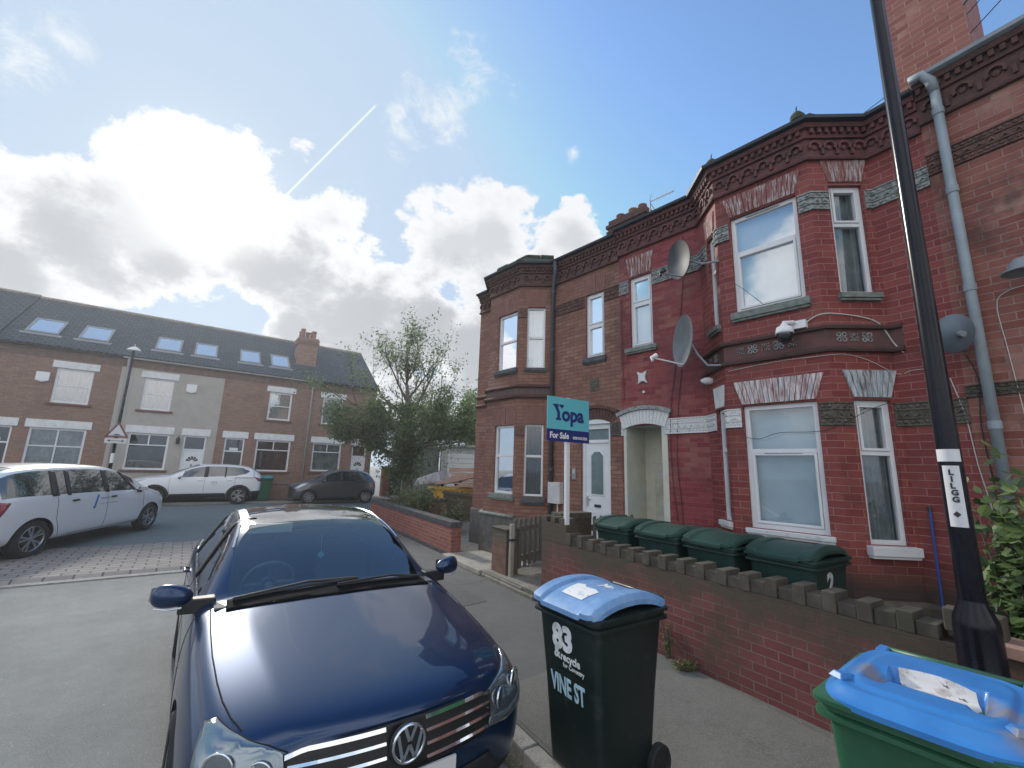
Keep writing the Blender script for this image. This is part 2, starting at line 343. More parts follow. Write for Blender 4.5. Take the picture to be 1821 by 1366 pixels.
def window(house,fr,a,b,z0,z1,trans=.62,mull=(),kind='upvc',curt=CURT,gl=GLASS,sill=None,top_open=False,fw_=.05,rec=.05,sash=True,label=None,folds=True,vent=None):
    if a>b: a,b=b,a
    f=MB(); o1=-rec; o0=-rec-.06; zt=z0+(z1-z0)*trans if trans else None
    f.box(fr,a,a+fw_,o0,o1,z0,z1); f.box(fr,b-fw_,b,o0,o1,z0,z1); f.box(fr,a+fw_,b-fw_,o0,o1,z0,z0+fw_); f.box(fr,a+fw_,b-fw_,o0,o1,z1-fw_,z1)
    if zt: f.box(fr,a+fw_,b-fw_,o0,o1,zt-.025,zt+.025)
    for (m_,lo,hi) in mull: f.box(fr,a+(b-a)*m_-.025,a+(b-a)*m_+.025,o0,o1+.001,z0+(z1-z0)*lo+(.03),z0+(z1-z0)*hi-.03)
    if sash:
        r_=[(z0+fw_,(zt-.025) if zt else z1-fw_)]+([(zt+.025,z1-fw_)] if zt else [])
        for k,(p,q_) in enumerate(r_):
            if sash=='top' and k==0: continue
            if sash=='low' and k==1: continue
            x0,x1=a+fw_+.003,b-fw_-.003; w_=.03; oo0,oo1=o0+.01,o1+.012
            f.box(fr,x0,x0+w_,oo0,oo1,p+.003,q_-.003); f.box(fr,x1-w_,x1,oo0,oo1,p+.003,q_-.003); f.box(fr,x0+w_,x1-w_,oo0,oo1,p+.003,p+.003+w_); f.box(fr,x0+w_,x1-w_,oo0,oo1,q_-.003-w_,q_-.003)
    W=f.build('window',UPVC,house,bevel=.004)
    if label: W['label']=label
    g=MB(); g.face([fr.P(a+.02,o0+.03,z0+.02),fr.P(b-.02,o0+.03,z0+.02),fr.P(b-.02,o0+.03,z1-.02),fr.P(a+.02,o0+.03,z1-.02)]); g.build('pane',gl,W)
    c=MB(); n_=36 if folds else 2
    for i in range(n_):
        x0=a-.03+(b-a+.06)*i/n_; x1=a-.03+(b-a+.06)*(i+1)/n_
        f0=-.17+.014*math.sin(i*1.7)+.006*math.sin(i*.9) if folds else -.17; f1=-.17+.014*math.sin((i+1)*1.7)+.006*math.sin((i+1)*.9) if folds else -.17
        c.face([fr.P(x0,f0,z0-.03),fr.P(x1,f1,z0-.03),fr.P(x1,f1,z1+.03),fr.P(x0,f0,z1+.03)])
    c.build('pane_backing',curt,W,smooth=folds)  # a curtain by material
    if sill:
        m_,ov,dp,th=sill; s_=MB(); s_.box(fr,a-ov,b+ov,-.10,dp,z0-th,z0-.003); s_.box(fr,a-ov+.01,b+ov-.01,-.1,dp-.02,z0-th-.03,z0-th); s_.build('sill',m_,W,bevel=.006)
    if vent: v=MB(); v.box(fr,a+(b-a)*.25,a+(b-a)*.75,o1,o1+.012,vent,vent+.012); v.build('trickle_vent',LEAD,W)
    return W
def lintel(house,fr,a,b,z0,z1,mat,n=11,splay=.09,proud=.018,label=None,key=None,name='lintel'):
    if a>b: a,b=b,a
    m=MB(); g=.004
    for i in range(n):
        u0,u1=i/n,(i+1)/n
        xb0=a+(b-a)*u0+g; xb1=a+(b-a)*u1-g; xt0=a-splay+(b-a+2*splay)*u0+g; xt1=a-splay+(b-a+2*splay)*u1-g
        k=.012 if key and i==n//2 else 0
        m.prism(fr,[(xb0,z0-k),(xb1,z0-k),(xt1,z1+k),(xt0,z1+k)],-.02,proud+k*.6)
    o=m.build(name,mat,house,bevel=.002)
    if label: o['label']=label
    return o
def offs(path,o):       # offset a plan polyline to its right by o (mitred)
    out=[]
    for i,p in enumerate(path):
        ns=[]
        if i>0: t=(path[i]-path[i-1]).normalized(); ns.append(V(t.y,-t.x,0))
        if i<len(path)-1: t=(path[i+1]-path[i]).normalized(); ns.append(V(t.y,-t.x,0))
        if len(ns)==2: m=(ns[0]+ns[1]); m=m/m.dot(ns[0])
        else: m=ns[0]
        out.append(p+m*o)
    return out
def sweep(mb,path,prof,closed=False,cap=True):       # prof of (offset,z), swept along the plan polyline
    cols=[offs(path,o) for o,z in prof]; b=len(mb.v); n=len(prof)
    for i in range(len(path)):
        for j,(o,z) in enumerate(prof): mb.v.append(cols[j][i]+V(0,0,z))
    for i in range(len(path)-1):
        for j in range(n-1 if not closed else n):
            a=b+i*n+j; c=b+i*n+(j+1)%n; mb.f.append((a,c,c+n,a+n)); mb.m.append(mb.mi)
    if cap:
        mb.f.append(tuple(b+j for j in range(n))); mb.m.append(mb.mi)
        e=b+(len(path)-1)*n; mb.f.append(tuple(e+j for j in range(n))[::-1]); mb.m.append(mb.mi)
def segs(path):
    for i in range(len(path)-1):
        a,b=path[i],path[i+1]; t=(b-a).normalized(); yield Fr(a,t,V(t.y,-t.x,0)),(b-a).length
def cornice(house,path,zb,zt,mat,gut=GUTTER,label=None,pitch=.21):
    h=zt-zb; m=MB()
    sweep(m,path,[(0,zb),(.05,zb),(.06,zb+.03),(.035,zb+.05),(.03,zb+.07),(.0,zb+.07)])        # lower moulding
    sweep(m,path,[(0,zb+.07),(.022,zb+.071),(.022,zb+h*.58),(.0,zb+h*.58)],cap=True)            # frieze
    sweep(m,path,[(0,zb+h*.58),(.055,zb+h*.58+.001),(.06,zb+h*.66),(.0,zb+h*.66)])
    sweep(m,path,[(0,zb+h*.66),(.06,zb+h*.66+.001),(.06,zb+h*.80),(.0,zb+h*.80)])
    sweep(m,path,[(0,zb+h*.80),(.11,zb+h*.80+.001),(.13,zb+h*.90),(0,zb+h*.9)])
    for fr,ln in segs(path):
        n_=max(1,int(ln/.085))
        for i in range(n_):
            x=(i+.5)*ln/n_; m.box(fr,x-.022,x+.022,.058,.10,zb+h*.67,zb+h*.79)
        n_=max(1,int(round(ln/pitch)))
        for i in range(n_):                                                                       # scalloped arcade
            x=(i+.5)*ln/n_; zc=zb+.07+h*.22; r=min(.075,pitch*.34); vs=[]; K=10
            for k in range(K+1):
                a=PI*(-.15+1.3*k/K)
                for rr,oo in ((r*.72,.022),(r*.72,.06),(r*1.15,.06),(r*1.15,.022)): vs.append(fr.P(x+math.cos(a)*rr,oo,zc+math.sin(a)*rr))
            fs=[(k*4+j,k*4+(j+1)%4,k*4+4+(j+1)%4,k*4+4+j) for k in range(K) for j in range(4)]
            m.mesh(vs,fs)
            m.lathe(fr.P(x,.022,zc-.01),fr.n,[(r*.55,0),(r*.42,.016),(0.0,.022)],10)
            xe=(i+1)*ln/n_
            if i<n_-1: m.box(fr,xe-.018,xe+.018,.022,.055,zb+.075,zb+h*.30)
    c=m.build('cornice',mat,house)
    if label: c['label']=label
    g=MB(); sweep(g,path,[(.02,zb+h*.905),(.15,zb+h*.905),(.19,zb+h*.93),(.20,zb+h*1.0),(.185,zb+h*1.02),(.02,zb+h*1.02)]); g.build('gutter',gut,house)
def orn_band(house,path,zb,zt,mat,pitch=.055,label=None,name='string_course'):
    m=MB(); h=zt-zb
    sweep(m,path,[(0,zb),(.014,zb),(.014,zt),(0,zt)])
    for (p,q_) in ((0,.06),(.30,.35),(.66,.71),(.94,1)): sweep(m,path,[(.012,zb+h*p),(.03,zb+h*p),(.03,zb+h*q_),(.012,zb+h*q_)])
    for fr,ln in segs(path):
        n_=max(1,int(ln/pitch))
        for i in range(n_):
            x=(i+.5)*ln/n_
            for zc,r in ((zb+h*.18,h*.085),(zb+h*.83,h*.085)):
                m.lathe(fr.P(x,.014,zc),fr.n,[(r*1.15,0),(r*.8,.012),(0.0,.016)],6)
        n_=max(1,int(ln/(pitch*1.7)))
        for i in range(n_):
            x=(i+.5)*ln/n_; w_=ln/n_*.42
            m.prism(fr,[(x-w_,zb+h*.38),(x,zb+h*.62),(x+w_,zb+h*.38),(x+w_*.6,zb+h*.38),(x,zb+h*.5),(x-w_*.6,zb+h*.38)],.013,.03)
    o=m.build(name,mat,house)
    if label: o['label']=label
    return o

def pieces(name,mat,parent,fns,**k):      # one object per countable piece
    for f in fns:
        m=MB(); f(m); m.build(name,mat,parent,**k)
# ================================================================ the ground
def asph(name,c1,c2,c3,bs=160,dist_=.006,lo=.4,hi=.65,crack=0,wear=1.2):
    m,t,b=mnode(name); setp(b,rough=.85,spec=.25)
    x=mixt(t,ramp(t,gnoise(t,wear,8,.6),lo,hi),c1,c2); x=mixt(t,ramp(t,gnoise(t,.9,6,.75),.60,.72),x,(c1[0]*.62,c1[1]*.62,c1[2]*.6))
    x=mixt(t,ramp(t,gnoise(t,130,3,.8),.42,.68),x,c3); x=mixt(t,ramp(t,gnoise(t,38,4,.8),.60,.66),x,c3); x=mixt(t,1.0,x,mixt(t,gnoise(t,5,7,.75),(.72,.72,.72),(1.24,1.24,1.24)),'MULTIPLY')
    x=mixt(t,1.0,x,mixt(t,gnoise(t,45,6,.75),(.75,.75,.75),(1.2,1.2,1.2)),'MULTIPLY')
    if crack>0:
        v=t.nodes.new('ShaderNodeTexVoronoi'); v.feature='DISTANCE_TO_EDGE'; v.inputs['Scale'].default_value=crack
        g=t.nodes.new('ShaderNodeNewGeometry'); ns_=t.nodes.new('ShaderNodeTexNoise'); ns_.inputs['Scale'].default_value=2.2; ns_.inputs['Detail'].default_value=6; t.links.new(g.outputs['Position'],ns_.inputs['Vector'])
        ad=t.nodes.new('ShaderNodeVectorMath'); ad.operation='MULTIPLY_ADD'; t.links.new(ns_.outputs['Color'],ad.inputs[0]); ad.inputs[1].default_value=(.9,.9,.9); t.links.new(g.outputs['Position'],ad.inputs[2]); t.links.new(ad.outputs[0],v.inputs['Vector'])
        x=mixt(t,ramp(t,v.outputs['Distance'],.006,.0),x,(c1[0]*.5,c1[1]*.5,c1[2]*.5))
    t.links.new(x,b.inputs['Base Color']); bump(t,b,gnoise(t,bs,4,.8),.8,dist_); return m
ROAD=asph('asphalt',(.15,.157,.15),(.21,.218,.21),(.33,.34,.33),crack=0)
ROAD2=asph('asphalt_cross_road',(.115,.145,.15),(.135,.165,.17),(.18,.21,.215),dist_=.003)
PAVE=asph('pavement_asphalt',(.090,.092,.092),(.12,.12,.115),(.17,.17,.165),dist_=.004,wear=.8,crack=.22)
PATCH=asph('pavement_patch',(.125,.125,.112),(.15,.148,.135),(.22,.215,.20),dist_=.008)
KERB=M('granite_kerb',(.27,.26,.24),.85,(.17,.165,.15),ns=9,bs=90,bd=.004,c3=(.36,.35,.33),ns3=60,lo3=.52,hi3=.66,src='pos')
CONC=M('worn_concrete',(.23,.215,.185),.9,(.14,.13,.105),ns=4,bs=70,bd=.006,c3=(.10,.11,.06),ns3=5,lo3=.55,hi3=.75,src='pos')
PAVER=brick('road_block_paving',(.25,.225,.205),(.32,.29,.265),(.09,.08,.07),rot=-R(36),dirt=(.19,.175,.16),dl_=.5,dh=.9,bw=.34,bh=.17,ms=.013,rough=.8)
def quadsheet(name,pts,z,mat,kind='structure'):
    m=MB(); m.face([V(x,y,z) for x,y in pts]); o=m.build(name,mat); o['kind']=kind; return o
g=MB(); g.face([V(-400,-400,0),V(400,-400,0),V(400,400,0),V(-400,400,0)]); struct(g.build('road',ROAD))
def WP(s,off): p=FW.P(s,off,0); return (p.x,p.y)
# cross road beyond the paved ramp, along the far terrace
def LP(s,off): p=FL.P(s,off,0); return (p.x,p.y)
quadsheet('cross_road',[LP(-60,15.6),LP(40,15.6),LP(40,2.2),LP(-60,2.2)],.004,ROAD2)
h=MB(); b0=14.75
sweep(h,[V(*LP(-40,12.6),0),V(*LP(5.2,12.6),0)],[(0,.0),(.12,.05),(3.0,.05),(3.12,.0)])
struct(h.build('paved_ramp',PAVER))
h=MB(); sweep(h,[V(*LP(-40,15.74),0),V(*LP(5.2,15.74),0)],[(0,.0),(0,.018),(.16,.018),(.16,0)]); struct(h.build('ramp_edge_course',KERB))
# pavement with kerb on our side
pv=MB(); poly=[WP(-9,1.96),WP(11.6,1.96),WP(13.6,1.2),WP(14.6,-.8),WP(14.4,-12),WP(-9,-12)]
pv.slab(poly,.0,.1); struct(pv.build('pavement',PAVE))
kb=MB(); rnd=random.Random(4)
s=-9.0
while s<11.3:
    l=.915; kb.box(FW,s+.004,s+l-.004,1.963,2.09,-.05,.1+rnd.uniform(-.003,.006)); s+=l
for i in range(8):
    a0=i/8*PI/2; a1=(i+.93)/8*PI/2; c0=FW.P(11.4,-.1,0)
    def cp(a,r): return c0+FW.n*math.cos(a)*r+FW.a*math.sin(a)*r
    kb.hexa([V(*cp(a0,2.06).xy,-.05),V(*cp(a1,2.06).xy,-.05),V(*cp(a1,2.19).xy,-.05),V(*cp(a0,2.19).xy,-.05),V(*cp(a0,2.06).xy,.1),V(*cp(a1,2.06).xy,.1),V(*cp(a1,2.19).xy,.1),V(*cp(a0,2.19).xy,.1)])
struct(kb.build('kerb',KERB,bevel=.012))
quadsheet('pavement_patch',[WP(3.1,.75),WP(7.9,.9),WP(7.9,1.5),WP(3.0,1.4)],.104,asph('trench_patch',(.082,.083,.083),(.108,.108,.106),(.15,.15,.148)))
quadsheet('pavement_patch',[WP(.35,.02),WP(1.0,1.2),WP(.9,1.93),WP(-3,1.93),WP(-3,.9),WP(-1,.12)],.104,PATCH)
# far pavement
fp=MB(); fp.slab([LP(-60,0),LP(30,0),LP(30,2.2),LP(-60,2.2)][::-1],.0,.1); struct(fp.build('far_pavement',PAVE))
fk=MB(); fk.box(FL,-60,30,2.2,2.33,-.02,.105); struct(fk.build('far_kerb',KERB))
# front gardens
GRAV=asph('gravel_bed',(.14,.135,.12),(.20,.19,.17),(.34,.33,.30),bs=70,dist_=.03,wear=3)
quadsheet('front_yard',[WP(-6,-.1),WP(2.8,-.1),WP(2.8,-2.7),WP(-6,-3.3)],.16,CONC)
quadsheet('gravel_bed',[WP(3.9,-.05),WP(12.4,-.1),WP(12.6,-5.5),WP(3.4,-3.4)],.165,GRAV)
SOIL=M('soil_and_litter',(.06,.05,.035),.95,(.12,.105,.07),ns=12,bs=60,bd=.02,src='pos')
# path and step
st=thing('entrance_step','long worn concrete step at the foot of the picket gate','step',FW.P(3.4,.05,.1))
m=MB(); m.box(FW,2.86,3.74,-1.7,.10,.1,.21); m.box(FW,3.74,4.42,-.35,.10,.1,.205); m.build('slab',CONC,st,bevel=.012)
m=MB(); m.box(FW,2.86,4.42,.10,.16,.05,.15); m.box(FW,3.2,4.5,.10,.13,.1,.19); m.build('riser',CONC,st,bevel=.01)
st=thing('threshold_slab','pale concrete slab in the gap between the low red wall and the gate pillar','paving slab',FW.P(5.2,.0,.1))
m=MB(); m.box(FW,4.44,6.06,-.95,.18,.1,.19); m.build('slab',M('pale_concrete',(.34,.32,.28),.9,(.25,.235,.20),ns=5,bs=60),st,bevel=.015)
gm=MB(); rnd=random.Random(77); s=-6.0
while s<11:
    w0=.05+.06*rnd.random(); gm.face([V(*WP(s,2.088),.006),V(*WP(s+.2,2.088),.006),V(*WP(s+.2,2.12+w0),.006),V(*WP(s,2.12+(w1 if s>-6 else w0)),.006)]); w1=w0; s+=.2
o=gm.build('gutter_silt',M('gutter_silt_moss',(.05,.05,.035),.95,(.085,.095,.04),ns=9,bs=60,bd=.01,c3=(.13,.12,.10),ns3=30,lo3=.5,hi3=.6,src='pos')); struct(o)
# debris along the bottom of the wall, kerb moss and grit
rnd=random.Random(11); 
MOSSG=M('moss',(.05,.06,.025),.95,(.09,.09,.04),ns=20,bs=60)
gr=MB()
def chip(mb,p,r,rn,flat=.5):
    k=rn.choice((4,5,6)); vs=[p+V(math.cos(2*PI*i/k+rn.random())*r*rn.uniform(.6,1),math.sin(2*PI*i/k)*r*rn.uniform(.6,1),0) for i in range(k)]; vs.append(p+V(0,0,r*flat)); mb.mesh(vs,[(i,(i+1)%k,k) for i in range(k)])
for i in range(1300):
    s_=rnd.uniform(-2.5,6); of=abs(rnd.gauss(0,.05)); chip(gr,FW.P(s_,.01+of,.1),rnd.uniform(.003,.010),rnd)
for i in range(1500):
    s_=rnd.uniform(-4,9); chip(gr,FW.P(s_,2.095+abs(rnd.gauss(0,.05)),.002),rnd.uniform(.004,.013),rnd)
for i in range(500): chip(gr,FW.P(rnd.uniform(2.9,7),.2+abs(rnd.gauss(0,.09)),.1),rnd.uniform(.004,.011),rnd)
o=gr.build('loose_grit',M('grit',(.22,.20,.16),.9,(.10,.09,.06),ns=9)); o['kind']='stuff'; o['label']='grit and moss bits gathered along the kerb and wall foot'
gr=MB()
for i in range(7000): chip(gr,FW.P(rnd.uniform(3.9,10.5),-rnd.uniform(.25,3.2),.166),rnd.uniform(.008,.02),rnd,.5)
o=gr.build('gravel',M('gravel_stone',(.32,.31,.28),.85,(.17,.165,.15),ns=25)); o['kind']='stuff'; o['label']='grey gravel covering the front garden by the gate'
gr=MB()
for i in range(260): chip(gr,V(rnd.uniform(-7,0),rnd.uniform(1,7),.001),rnd.uniform(.003,.009),rnd,.3)
o=gr.build('road_litter',M('road_chip',(.5,.49,.46),.9)); o['kind']='stuff'; o['label']='pale chippings scattered on the asphalt'
# ================================================================ right-hand terrace: three houses
P_=lambda s,off=0: O+d1*s+n1v*off
# plan polylines, walked from the far end towards the camera
path_far=[P_(5.8),P_(5.25),P_(4.75,.5),P_(3.7,.5),P_(3.2),P_(1.47)]
J2b=J2+d2*(-.55)
path_mid=[P_(1.47),P_(-.08),P_(-.58,.5),J1,J2,J2b]
path_next=[J2b,J2+d2*(-7.0)]
WT=6.5
farh=thing('terraced_house','brown brick end house with its own two storey bay beyond the white front door','house',P_(3,0))
midh=thing('terraced_house','house painted dark red with white-framed bay windows behind the green bins','house',P_(0,0))
nexth=thing('terraced_house','nearest faded red brick house behind the black lamp post','house',J2+d2*(-3))
# --- far house
lit_door=(1.72,2.38,.2,3.0)
m=MB(); wallp(m,FA,1.47,3.2,.05,WT,[(1.83,2.28,4.10,5.42),(1.72,2.40,.2,2.80)])
wallp(m,FCR,0,.707,.05,WT,[(.15,.545,1.38,2.84),(.15,.545,4.05,5.42)])
wallp(m,FRONT,3.7,4.75,.05,WT,[(3.79,4.43,1.40,2.83),(3.79,4.43,4.06,5.36)])
FL2=Fr(O+d1*5.25,(n1v-d1)/q2,(n1v+d1)/q2); wallp(m,FL2,0,.707,.05,WT); wallp(m,FA,5.25,5.8,.05,WT)
GE=Fr(P_(5.8),-n1v,d1); wallp(m,GE,0,8,.05,WT); BK=FA.sh(-8); wallp(m,BK,1.47,5.8,.05,WT); 
m.build('wall',B_far,farh)
window(farh,FA,1.83,2.28,4.10,5.42,.5,sill=(SILLD,.05,.05,.10))
window(farh,FCR,.15,.545,1.38,2.84,.55,curt=ROOM_DARK,gl=GLASSD,sill=(SILLD,.05,.06,.13),sash=False,fw_=.04)
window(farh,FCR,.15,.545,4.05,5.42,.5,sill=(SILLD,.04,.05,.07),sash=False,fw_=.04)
window(farh,FRONT,3.79,4.43,1.40,2.83,.55,curt=ROOM_DARK,gl=GLASSD,sill=(SILLG,.07,.07,.10),sash=False,fw_=.05)
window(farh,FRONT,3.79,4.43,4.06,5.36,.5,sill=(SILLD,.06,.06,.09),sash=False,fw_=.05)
for fr,a,b,z in ((FCR,.15,.545,2.84),(FCR,.15,.545,5.42),(FRONT,3.79,4.43,2.83),(FRONT,3.79,4.43,5.36),(FA,1.83,2.28,5.42)): lintel(farh,fr,a,b,z+.005,z+.36,LINT_D,9,.05,.006,key=True)
cornice(farh,path_far,5.90,6.42,TERRA)
orn_band(farh,[P_(3.2),P_(2.30)],5.18,5.42,BANDB); orn_band(farh,[P_(1.81),P_(1.47)],5.18,5.42,BANDB)
orn_band(farh,[P_(1.70),P_(1.47)],2.56,2.80,STONEB)
pth=[P_(5.8),P_(5.25),P_(4.75,.5),P_(3.7,.5),P_(3.2)]
m=MB()
for z in (3.40,3.62): sweep(m,pth,[(0,z),(.07,z+.005),(.08,z+.04),(.04,z+.07),(0,z+.08)])
m.build('string_course',TERRA,farh)
m=MB(); sweep(m,[P_(4.75,.5),P_(3.7,.5),P_(3.2)],[(0,3.48),(.015,3.48),(.015,3.62),(0,3.62)]); m.build('panel_course',M('dark_brick_course',(.10,.07,.065),.8,(.14,.09,.08),ns=12),farh)
for za in (2.60,5.18):
    m=MB(); sweep(m,[P_(3.76,.5),P_(3.7,.5),FCR.P(.57,0,0)],[(0,za),(.02,za),(.02,za+.2),(0,za+.2)]); m.build('string_course',BANDB,farh)
m=MB(); sweep(m,pth,[(0,.05),(.05,.05),(.05,.92),(.04,.95),(0,.96)]); m.build('plinth',M('sooty_plinth',(.09,.085,.08),.85,(.15,.14,.12),ns=6,bs=40),farh)
m=MB(); sweep(m,[P_(5.25),P_(4.75,.5),P_(3.7,.5)],[(.04,.95),(.09,.95),(.09,.98),(0,1.0)]); m.build('plinth_cap',SILLG,farh)
# bay roof, slated and mossy
def bayroof(h,fr,s0,s1,depth,z0,z1,mat,jit=.03,seed=1):
    rn=random.Random(seed); lo=[(s0+.60,-.1),(s0+.12,depth+.16),(s1-.12,depth+.16),(s1-.60,-.1)] if s0>s1 else [(s0-.60,-.1),(s0-.12,depth+.16),(s1+.12,depth+.16),(s1+.60,-.1)]
    hi=[((s0+s1)/2+(x-(s0+s1)/2)*.80,y*.62-.1) for x,y in lo]
    m=MB()
    K=7
    for i in range(3):
        for k in range(K):
            u0,u1=k/K,(k+1)/K
            A=V(*lo[i],0).lerp(V(*lo[i+1],0),u0); B=V(*lo[i],0).lerp(V(*lo[i+1],0),u1); C_=V(*hi[i],0).lerp(V(*hi[i+1],0),u0); D=V(*hi[i],0).lerp(V(*hi[i+1],0),u1)
            m.face([fr.P(A.x,A.y,z0),fr.P(B.x,B.y,z0),fr.P(D.x,D.y,z1),fr.P(C_.x,C_.y,z1)])
    m.face([fr.P(x,y,z1) for x,y in hi])
    o=m.build('bay_roof',mat,h)
    mm=MB()
    for i in range(3):                                     # ridge tiles
        a=fr.P(*hi[i],z1); b=fr.P(*hi[i+1],z1); n_=max(2,int((b-a).length/.3))
        for k in range(n_):
            p=a.lerp(b,k/n_); q_=a.lerp(b,(k+.96)/n_); z_=rn.uniform(-.01,jit); mm.tube([p+V(0,0,z_),q_+V(0,0,z_)],.055,8)
    mm.build('ridge_tiles',mat,o); return o
bayroof(farh,FA,4.75,3.7,.5,6.44,6.68,MOSS,.04)
def mainroof(h,pts_eave,back,z0,z1,mat):
    m=MB()
    for i in range(len(pts_eave)-1):
        a,b=pts_eave[i],pts_eave[i+1]; m.face([a+V(0,0,z0),b+V(0,0,z0),b+back+V(0,0,z1),a+back+V(0,0,z1)])
        m.face([a+back+V(0,0,z1),b+back+V(0,0,z1),b+back*2+V(0,0,z0),a+back*2+V(0,0,z0)])
    return m.build('roof',mat,h)
mainroof(farh,[P_(5.85,.1),P_(1.47,.1)],n1v*(-4),6.44,7.25,SLATE)
mainroof(midh,[P_(1.47,.1),P_(-2.9,.1)],n1v*(-4),6.44,7.25,SLATE)
mainroof(nexth,[J2b+n2v*.1,J2+d2*(-7)+n2v*.1],n2v*(-4),6.62,7.4,SLATE)
# front door of the far house
dr=MB(); 
for (a,b,z0,z1) in ((1.72,1.79,.2,2.80),(2.33,2.40,.2,2.80)): dr.box(FA,a,b,-.13,-.05,z0,z1)
dr.box(FA,1.79,2.33,-.13,-.05,2.70,2.80); dr.box(FA,1.79,2.33,-.13,-.045,2.44,2.50); dr.box(FA,1.79,2.33,-.13,-.07,.2,2.44)
for (a,b,z0,z1) in ((1.86,2.26,.35,.98),): 
    for (x0,x1,y0,y1) in ((1.87,2.03,.35,1.18),(2.09,2.25,.35,1.18)):
        dr.box(FA,x0,x1,-.07,-.062,y0,y0+.02); dr.box(FA,x0,x1,-.07,-.062,y1-.02,y1); dr.box(FA,x0,x0+.015,-.07,-.062,y0+.02,y1-.02); dr.box(FA,x1-.015,x1,-.07,-.062,y0+.02,y1-.02)
dr.prism(FA,[(1.90,1.48),(2.22,1.48),(2.22,2.22),(2.14,2.30),(1.98,2.30),(1.90,2.22)],-.07,-.058)
D=dr.build('front_door',UPVC,farh,bevel=.003); 
g=MB(); g.prism(FA,[(1.925,1.505),(2.195,1.505),(2.195,2.20),(2.12,2.275),(2.0,2.275),(1.925,2.20)],-.058,-.054); g.build('glazed_panel',M('door_glass',(.10,.15,.15),.15,(.14,.19,.19),ns=5,coat=.5),D)
g=MB(); g.box(FA,1.80,2.32,-.10,-.09,2.505,2.695); g.build('fanlight_pane',MATS['door_glass'],D)
g=MB(); g.box(FA,1.99,2.13,-.07,-.05,1.27,1.32); g.build('letterbox',GUTTER,D,bevel=.006)
g=MB(); g.box(FA,2.27,2.30,-.07,-.045,1.28,1.46); g.tube([FA.P(2.285,-.03,1.40),FA.P(2.20,-.03,1.40)],.009,6); g.build('handle',M('satin_metal',(.6,.6,.6),.3,metal=.9),D)
# brick arch over the door
m=MB(); c=(2.06,2.30); 
def archring(m,fr,cx_,cz,r0,r1,a0,a1,n,o0,o1,gap=.0):
    for i in range(n):
        t0=a0+(a1-a0)*(i+gap)/n; t1=a0+(a1-a0)*(i+1-gap)/n
        m.prism(fr,[(cx_+r0*math.cos(t0),cz+r0*math.sin(t0)),(cx_+r1*math.cos(t0),cz+r1*math.sin(t0)),(cx_+r1*math.cos(t1),cz+r1*math.sin(t1)),(cx_+r0*math.cos(t1),cz+r0*math.sin(t1))],o0,o1)
archring(m,FA,2.06,2.02,.86,1.06,R(62),R(118),13,-.05,.012,.06); archring(m,FA,2.06,2.02,1.07,1.13,R(61),R(119),8,-.02,.05)
m.build('door_arch',TERRA,farh)
m=MB(); m.prism(FA,[(1.70,2.795),(1.80,2.86),(1.93,2.895),(2.06,2.905),(2.19,2.895),(2.32,2.86),(2.42,2.795)],-.06,.004); m.build('arch_infill',UPVC,farh)
# small things on the far house wall
t=thing('meter_box','grey white meter box on the brick wall left of the white front door','meter box',FA.P(3.02,.1,1.3))
m=MB(); m.prism(FA,[(2.84,1.27),(3.16,1.27),(3.16,1.68),(2.84,1.68)],.0,.12); m.build('case',M('meter_box_plastic',(.50,.50,.49),.6,(.62,.62,.61),ns=3),t,bevel=.01)
m=MB(); m.box(FA,2.87,3.13,.12,.128,1.31,1.64); m.build('lid',MATS['meter_box_plastic'],t,bevel=.003)
m=MB(); m.tube([FA.P(2.95,.05,1.27),FA.P(2.95,.05,.95)],.012,6); m.build('pipe',WHITEP,t)
t=thing('door_entry_panel','small grey entry panel beside the white front door','intercom',FA.P(2.56,.0,1.8))
m=MB(); m.box(FA,2.51,2.60,0,.03,1.75,1.97); m.build('housing',LEAD,t,bevel=.004); m=MB(); m.box(FA,2.53,2.58,.03,.036,1.86,1.94); m.build('speaker_grille',M('light_grey',(.5,.5,.5),.5),t)
t=thing('downpipe','dark downpipe in the corner beside the far bay','downpipe',FA.P(3.12,.06,0))
m=MB(); p=[FA.P(2.98,.17,6.36),FA.P(2.98,.17,6.10),FA.P(3.13,.06,5.80),FA.P(3.13,.06,.2)]; m.tube(p,.04,10); m.build('pipe',DARKP,t,smooth=True)
pieces('collar',DARKP,t,[(lambda m,z=z: m.lathe(FA.P(3.13,.06,z),V(0,0,1),[(.04,0),(.052,.0),(.052,.06),(.04,.06)],10)) for z in (5.7,4.4,3.1,1.9)])
t=thing('air_brick','square dark terracotta vent above the white front door','air vent',FA.P(2.05,0,3.5))
m=MB(); m.box(FA,1.96,2.17,0,.012,3.42,3.66); 
for i in range(4): m.box(FA,1.975,2.155,.012,.02,3.45+i*.052,3.475+i*.052)
m.build('grille',STONEB,t)
# --- middle house
PASS=(.66,1.41,.15,2.72)
m=MB(); wallp(m,FA,-.08,1.47,.05,WT,[(.80,1.25,4.11,5.46),PASS],rev=.1)
m.build('wall',B_red,midh)
m=MB(); wallp(m,FCL,0,.707,.05,WT,[(.33,.60,1.32,2.84),(.33,.60,4.04,5.50)]); wallp(m,FRONT,-1.77,-.58,.05,WT,[(-1.61,-.77,1.28,2.83),(-1.61,-.77,4.13,5.57)])
wallp(m,NCR,0,.74,.05,WT,[(.23,.64,1.22,2.83),(.23,.64,4.14,5.62)]); wallp(m,FN,-.55,0,.05,WT)
m.build('bay_wall',B_bay,midh)
